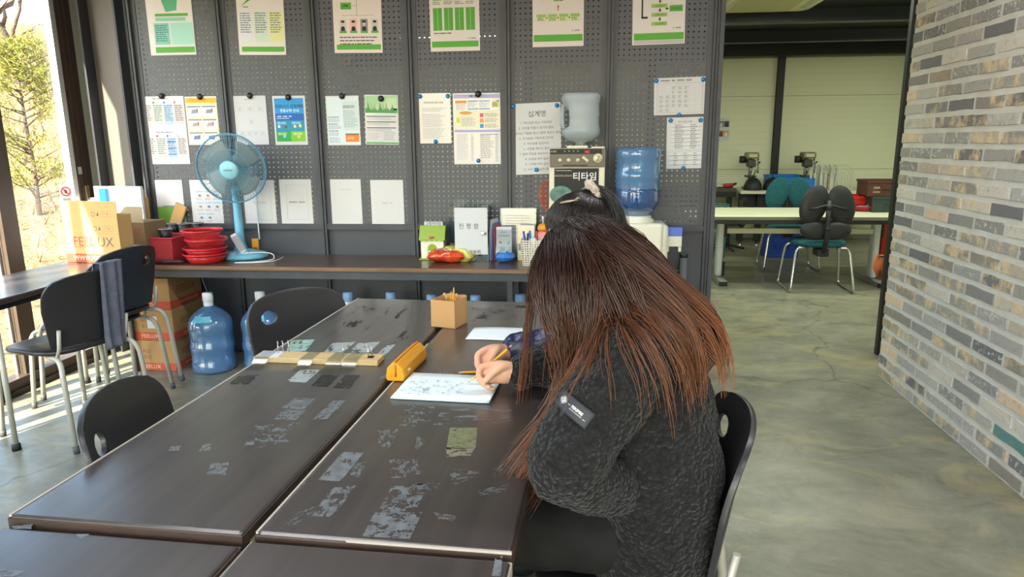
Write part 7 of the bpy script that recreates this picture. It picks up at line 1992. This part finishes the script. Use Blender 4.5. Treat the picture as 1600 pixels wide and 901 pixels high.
class Skull:
    def __init__(s, c, f, u, r):
        s.f = Vector(f).normalized(); s.s = Vector(u).cross(s.f).normalized(); s.u = s.f.cross(s.s); s.c = Vector(c)+(-s.f*.008+s.u*.022); s.r = r
    def pt(s, a, b_, d, k=1.): return s.c+s.f*(a*s.r[0]*k)+s.s*(b_*s.r[1]*k)+s.u*(d*s.r[2]*k)
    def push(s, p, k):
        q = p-s.c; a, b_, d = q.dot(s.f)/s.r[0], q.dot(s.s)/s.r[1], q.dot(s.u)/s.r[2]
        n = math.sqrt(a*a+b_*b_+d*d)
        if n < k and n > 1e-6:
            z = k/n; return s.pt(a*z, b_*z, d*z)
        return p
rg = random.Random(21)
S1 = Skull(HC1, HF1, HU1, (.099, .081, .097))
def simulate(skull, bv, root, d0, grav, steps, h, clear, k0, stiff=.78, wob=.1, seed=0):
    r_ = random.Random(seed); p = Vector(root); d = Vector(d0).normalized(); out = [p.copy()]
    ph = [r_.uniform(0, 6) for _ in range(3)]; fr = r_.uniform(.5, 1.1)
    for i in range(steps):
        g = grav(p, i/steps)
        w_ = V(math.sin(i*fr+ph[0]), math.sin(i*fr+ph[1]), .4*math.sin(i*fr+ph[2]))*wob
        d = (d*stiff+(g+w_)*(1-stiff)).normalized()
        q = p+d*h
        q = skull.push(q, k0)
        if bv is not None:
            loc, nr, _, dist = bv.find_nearest(q, .12)
            if loc is not None:
                inside = (q-loc).dot(nr) < 0
                if inside or dist < clear: q = loc+nr*clear
        dd = q-p
        if dd.length > 1e-6: d = (d*.5+dd.normalized()*.5).normalized(); q = p+dd.normalized()*h
        p = q; out.append(p.copy())
    return out
# base cap so that no scalp shows
b = MB(); k_ = len(b.v); b.ell((0, 0, 0), (1, 1, 1), n=40, k=26)
for i in range(len(b.v)):
    x, y, z = b.v[i]; b.v[i] = tuple(S1.pt(x, y, z, 1.015))
keep = []
for f_ in b.f:
    c_ = sum((Vector(b.v[i]) for i in f_), Vector())/len(f_)-S1.c
    a, d = c_.dot(S1.f)/S1.r[0], c_.dot(S1.u)/S1.r[2]
    keep.append(not (a > .42 and d < .45) and d > -.75)
b.f = [f_ for f_, q in zip(b.f, keep) if q]; b.mi = [0]*len(b.f); b.sm = [True]*len(b.f)
b.build('hair_cap', mat('scalp_dark', '#140d0b', .6), P1)
paths = []
part_y = .12
n_total = 6000
for i in range(n_total):
    # roots over the crown, sides and back
    while True:
        a, c, d = rg.gauss(0, 1), rg.gauss(0, 1), rg.gauss(0, 1); n = math.sqrt(a*a+c*c+d*d); a, c, d = a/n, c/n, d/n
        if d > -.25 and not (a > .45 and d < .55) and not (a > .58): break
    lay = rg.random(); k0 = 1.02+.075*lay
    root = S1.pt(a, c, d, 1.01)
    side = -1 if c > part_y*0 else 1         # S1.s points toward the camera side for this head
    sgn = 1 if c >= -.05 else -1
    d0 = S1.s*sgn*(.9-abs(c)*.5)+S1.u*.15-S1.f*(.25 if a < .2 else -.1)
    front = (a > -.02 and c > -.1) or (c > .2 and a > -.4 and rg.random() < .55)
    lock = math.floor(a*5+c*4+d*3)
    r2 = random.Random(lock*77+(1 if front else 0))
    bx = r2.uniform(-1, 1); by = r2.uniform(-1, 1); jx = rg.gauss(0, .024); jy = rg.gauss(0, .012)
    if sgn > 0 and front:      # near curtain gathering before the arm
        def grav(p, t, bx=bx, by=by, jx=jx, jy=jy):
            w = p+O1; zz = w.z
            if zz > 1.15: return V(.2+.1*bx, -.12, -1.)
            k = min(1., (1.15-zz)/.10)
            sp_ = .45+min(1., max(0, .98-zz)*7)*.75; tx = .0-.56*max(0, .975-zz)+(.02*bx+jx)*sp_; ty = 1.385-.75*max(0, 1.0-zz)*.95+.012*by+jy
            return V((tx-w.x)*11*k, (max(ty, 1.17)-w.y)*8*k, -1.)
    elif sgn > 0:              # near side over the shoulder and upper arm
        def grav(p, t, bx=bx, by=by):
            w = p+O1
            if w.x > .21+.05*by: return V(-.12+.12*bx, -.05, -1.)
            return V(.55+.45*bx, -.12+.12*by, -.8) if w.z > .97 else V(.3+.45*bx, -.06+.1*by, -.95)
    elif front:
        def grav(p, t, bx=bx, by=by): return V(-.02+.1*bx, .12, -1.)
    else:                       # down the back
        def grav(p, t, bx=bx, by=by): return V(.45+.3*bx, -.2+.25*by, -.8) if (p+O1).x < .17+.04*by else V(-.15+.12*bx, -.1+.2*by, -1.)
    L_ = rg.uniform(.40, .54) if front else (rg.uniform(.22, .42) if sgn > 0 else rg.uniform(.32, .48))
    if rg.random() < .07: L_ *= rg.uniform(.5, .8)
    pts = simulate(S1, bv1, root, d0, grav, 18, L_/18, .004+.010*lay*lay, k0, .72, .10+.22*rg.random()**2, i)
    rv = min(1, max(0, .5+.3*r2.uniform(-1, 1)+rg.gauss(0, .18)))
    paths.append((pts, rv, 0., min(1., L_/.46)))
strands('hair', paths, H1M, P1, .00105)
# second head: swept back to a tie
S2 = Skull(HC2, HF2, HU2, (.099, .080, .097))
tie = S2.pt(-.90, -.05, .62, 1.08)
b = MB(); b.ell((0, 0, 0), (1, 1, 1), n=40, k=26)
for i in range(len(b.v)): x, y, z = b.v[i]; b.v[i] = tuple(S2.pt(x, y, z, 1.02))
kf = []
for f_ in b.f:
    c_ = sum((Vector(b.v[i]) for i in f_), Vector())/len(f_)-S2.c
    a, d = c_.dot(S2.f)/S2.r[0], c_.dot(S2.u)/S2.r[2]
    if not (a > .52 and d < .62) and d > -.7 and not (a > .35 and d < .1): kf.append(f_)
b.f = kf; b.mi = [0]*len(kf); b.sm = [True]*len(kf); b.build('hair_cap', mat('scalp_dark2', '#1a120f', .5), P2)
paths = []
for i in range(2600):
    while True:
        a, c, d = rg.gauss(0, 1), rg.gauss(0, 1), rg.gauss(0, 1); n = math.sqrt(a*a+c*c+d*d); a, c, d = a/n, c/n, d/n
        if d > -.55 and not (a > .55 and d < .6) and not (a > .33 and d < .12): break
    root = S2.pt(a, c, d, 1.02); lay = rg.random(); pts = [root]; p = root
    for k in range(1, 9):
        t = k/8
        q = root*(1-t)+tie*t+S2.u*.012*math.sin(PI*t)+Vector((rg.gauss(0, .0008),)*3)
        q = S2.push(q, 1.035+.05*lay+.04*math.sin(PI*t)); pts.append(q)
    paths.append((pts, min(1, max(0, .4+rg.gauss(0, .2)+.2*(a > .3))), 0., 1.))
for i in range(900):          # tail
    a = rg.uniform(0, 2*PI); r_ = .030*math.sqrt(rg.random()); p = tie+V(.006, 0, 0)+S2.s*(r_*math.cos(a))+S2.u*(r_*math.sin(a)); d = V(.85, -.12, .05).normalized(); pts = [p]
    d = (d+V(rg.gauss(0, .18), rg.gauss(0, .18), rg.gauss(0, .12))).normalized()
    for k in range(13):
        d = (d*.74+V(.02, -.02, -1)*.26).normalized(); p = p+d*.0185; pts.append(p.copy())
    paths.append((pts, min(1, max(0, .4+rg.gauss(0, .18))), .3, 1.))
strands('hair', paths, H2M, P2, .0010)
b = MB(); b.tube([tie+S2.s*(.028*math.cos(a)*(1+.12*math.sin(9*a)))+S2.u*(.026*math.sin(a)*(1+.12*math.cos(7*a)))-S2.f*(.004*math.sin(5*a)) for a in (2*PI*i/48 for i in range(48))], [.011*(1+.22*math.sin(i*1.9)) for i in range(48)], 10, closed=True)
b.build('scrunchie', mat('pale_scrunchie', '#c9bcb2', .9, var=(50, '#a89a90', .8), bump=(120, .8, .004)), P2)
cb = S2.pt(-.15, .62, .78, 1.16); cu = (S2.f*-.75+S2.u*-.35+S2.s*.35).normalized()
b = MB(); b.tube([cb-cu*.026, cb, cb+cu*.026], [.0035, .0045, .003], 6); b.tube([cb+cu*.02+S2.u*.003, cb+cu*.03+S2.u*.006, cb+cu*.034], .0022, 5); b.build('hair_clip', mat('dull_silver', '#b8aa98', .3, .8), P2)
# the pencil in the writing hand
gp = O1+(tips1[0][0]+tips1[4][0])*.5
tipp = PZ(731, 598, TZ+.0115)
eras = PY(798, 541, tipp.y+.025); d_ = (eras-tipp).normalized()
pencil('yellow pencil held in the writing hand above the notebook', eras, tipp)
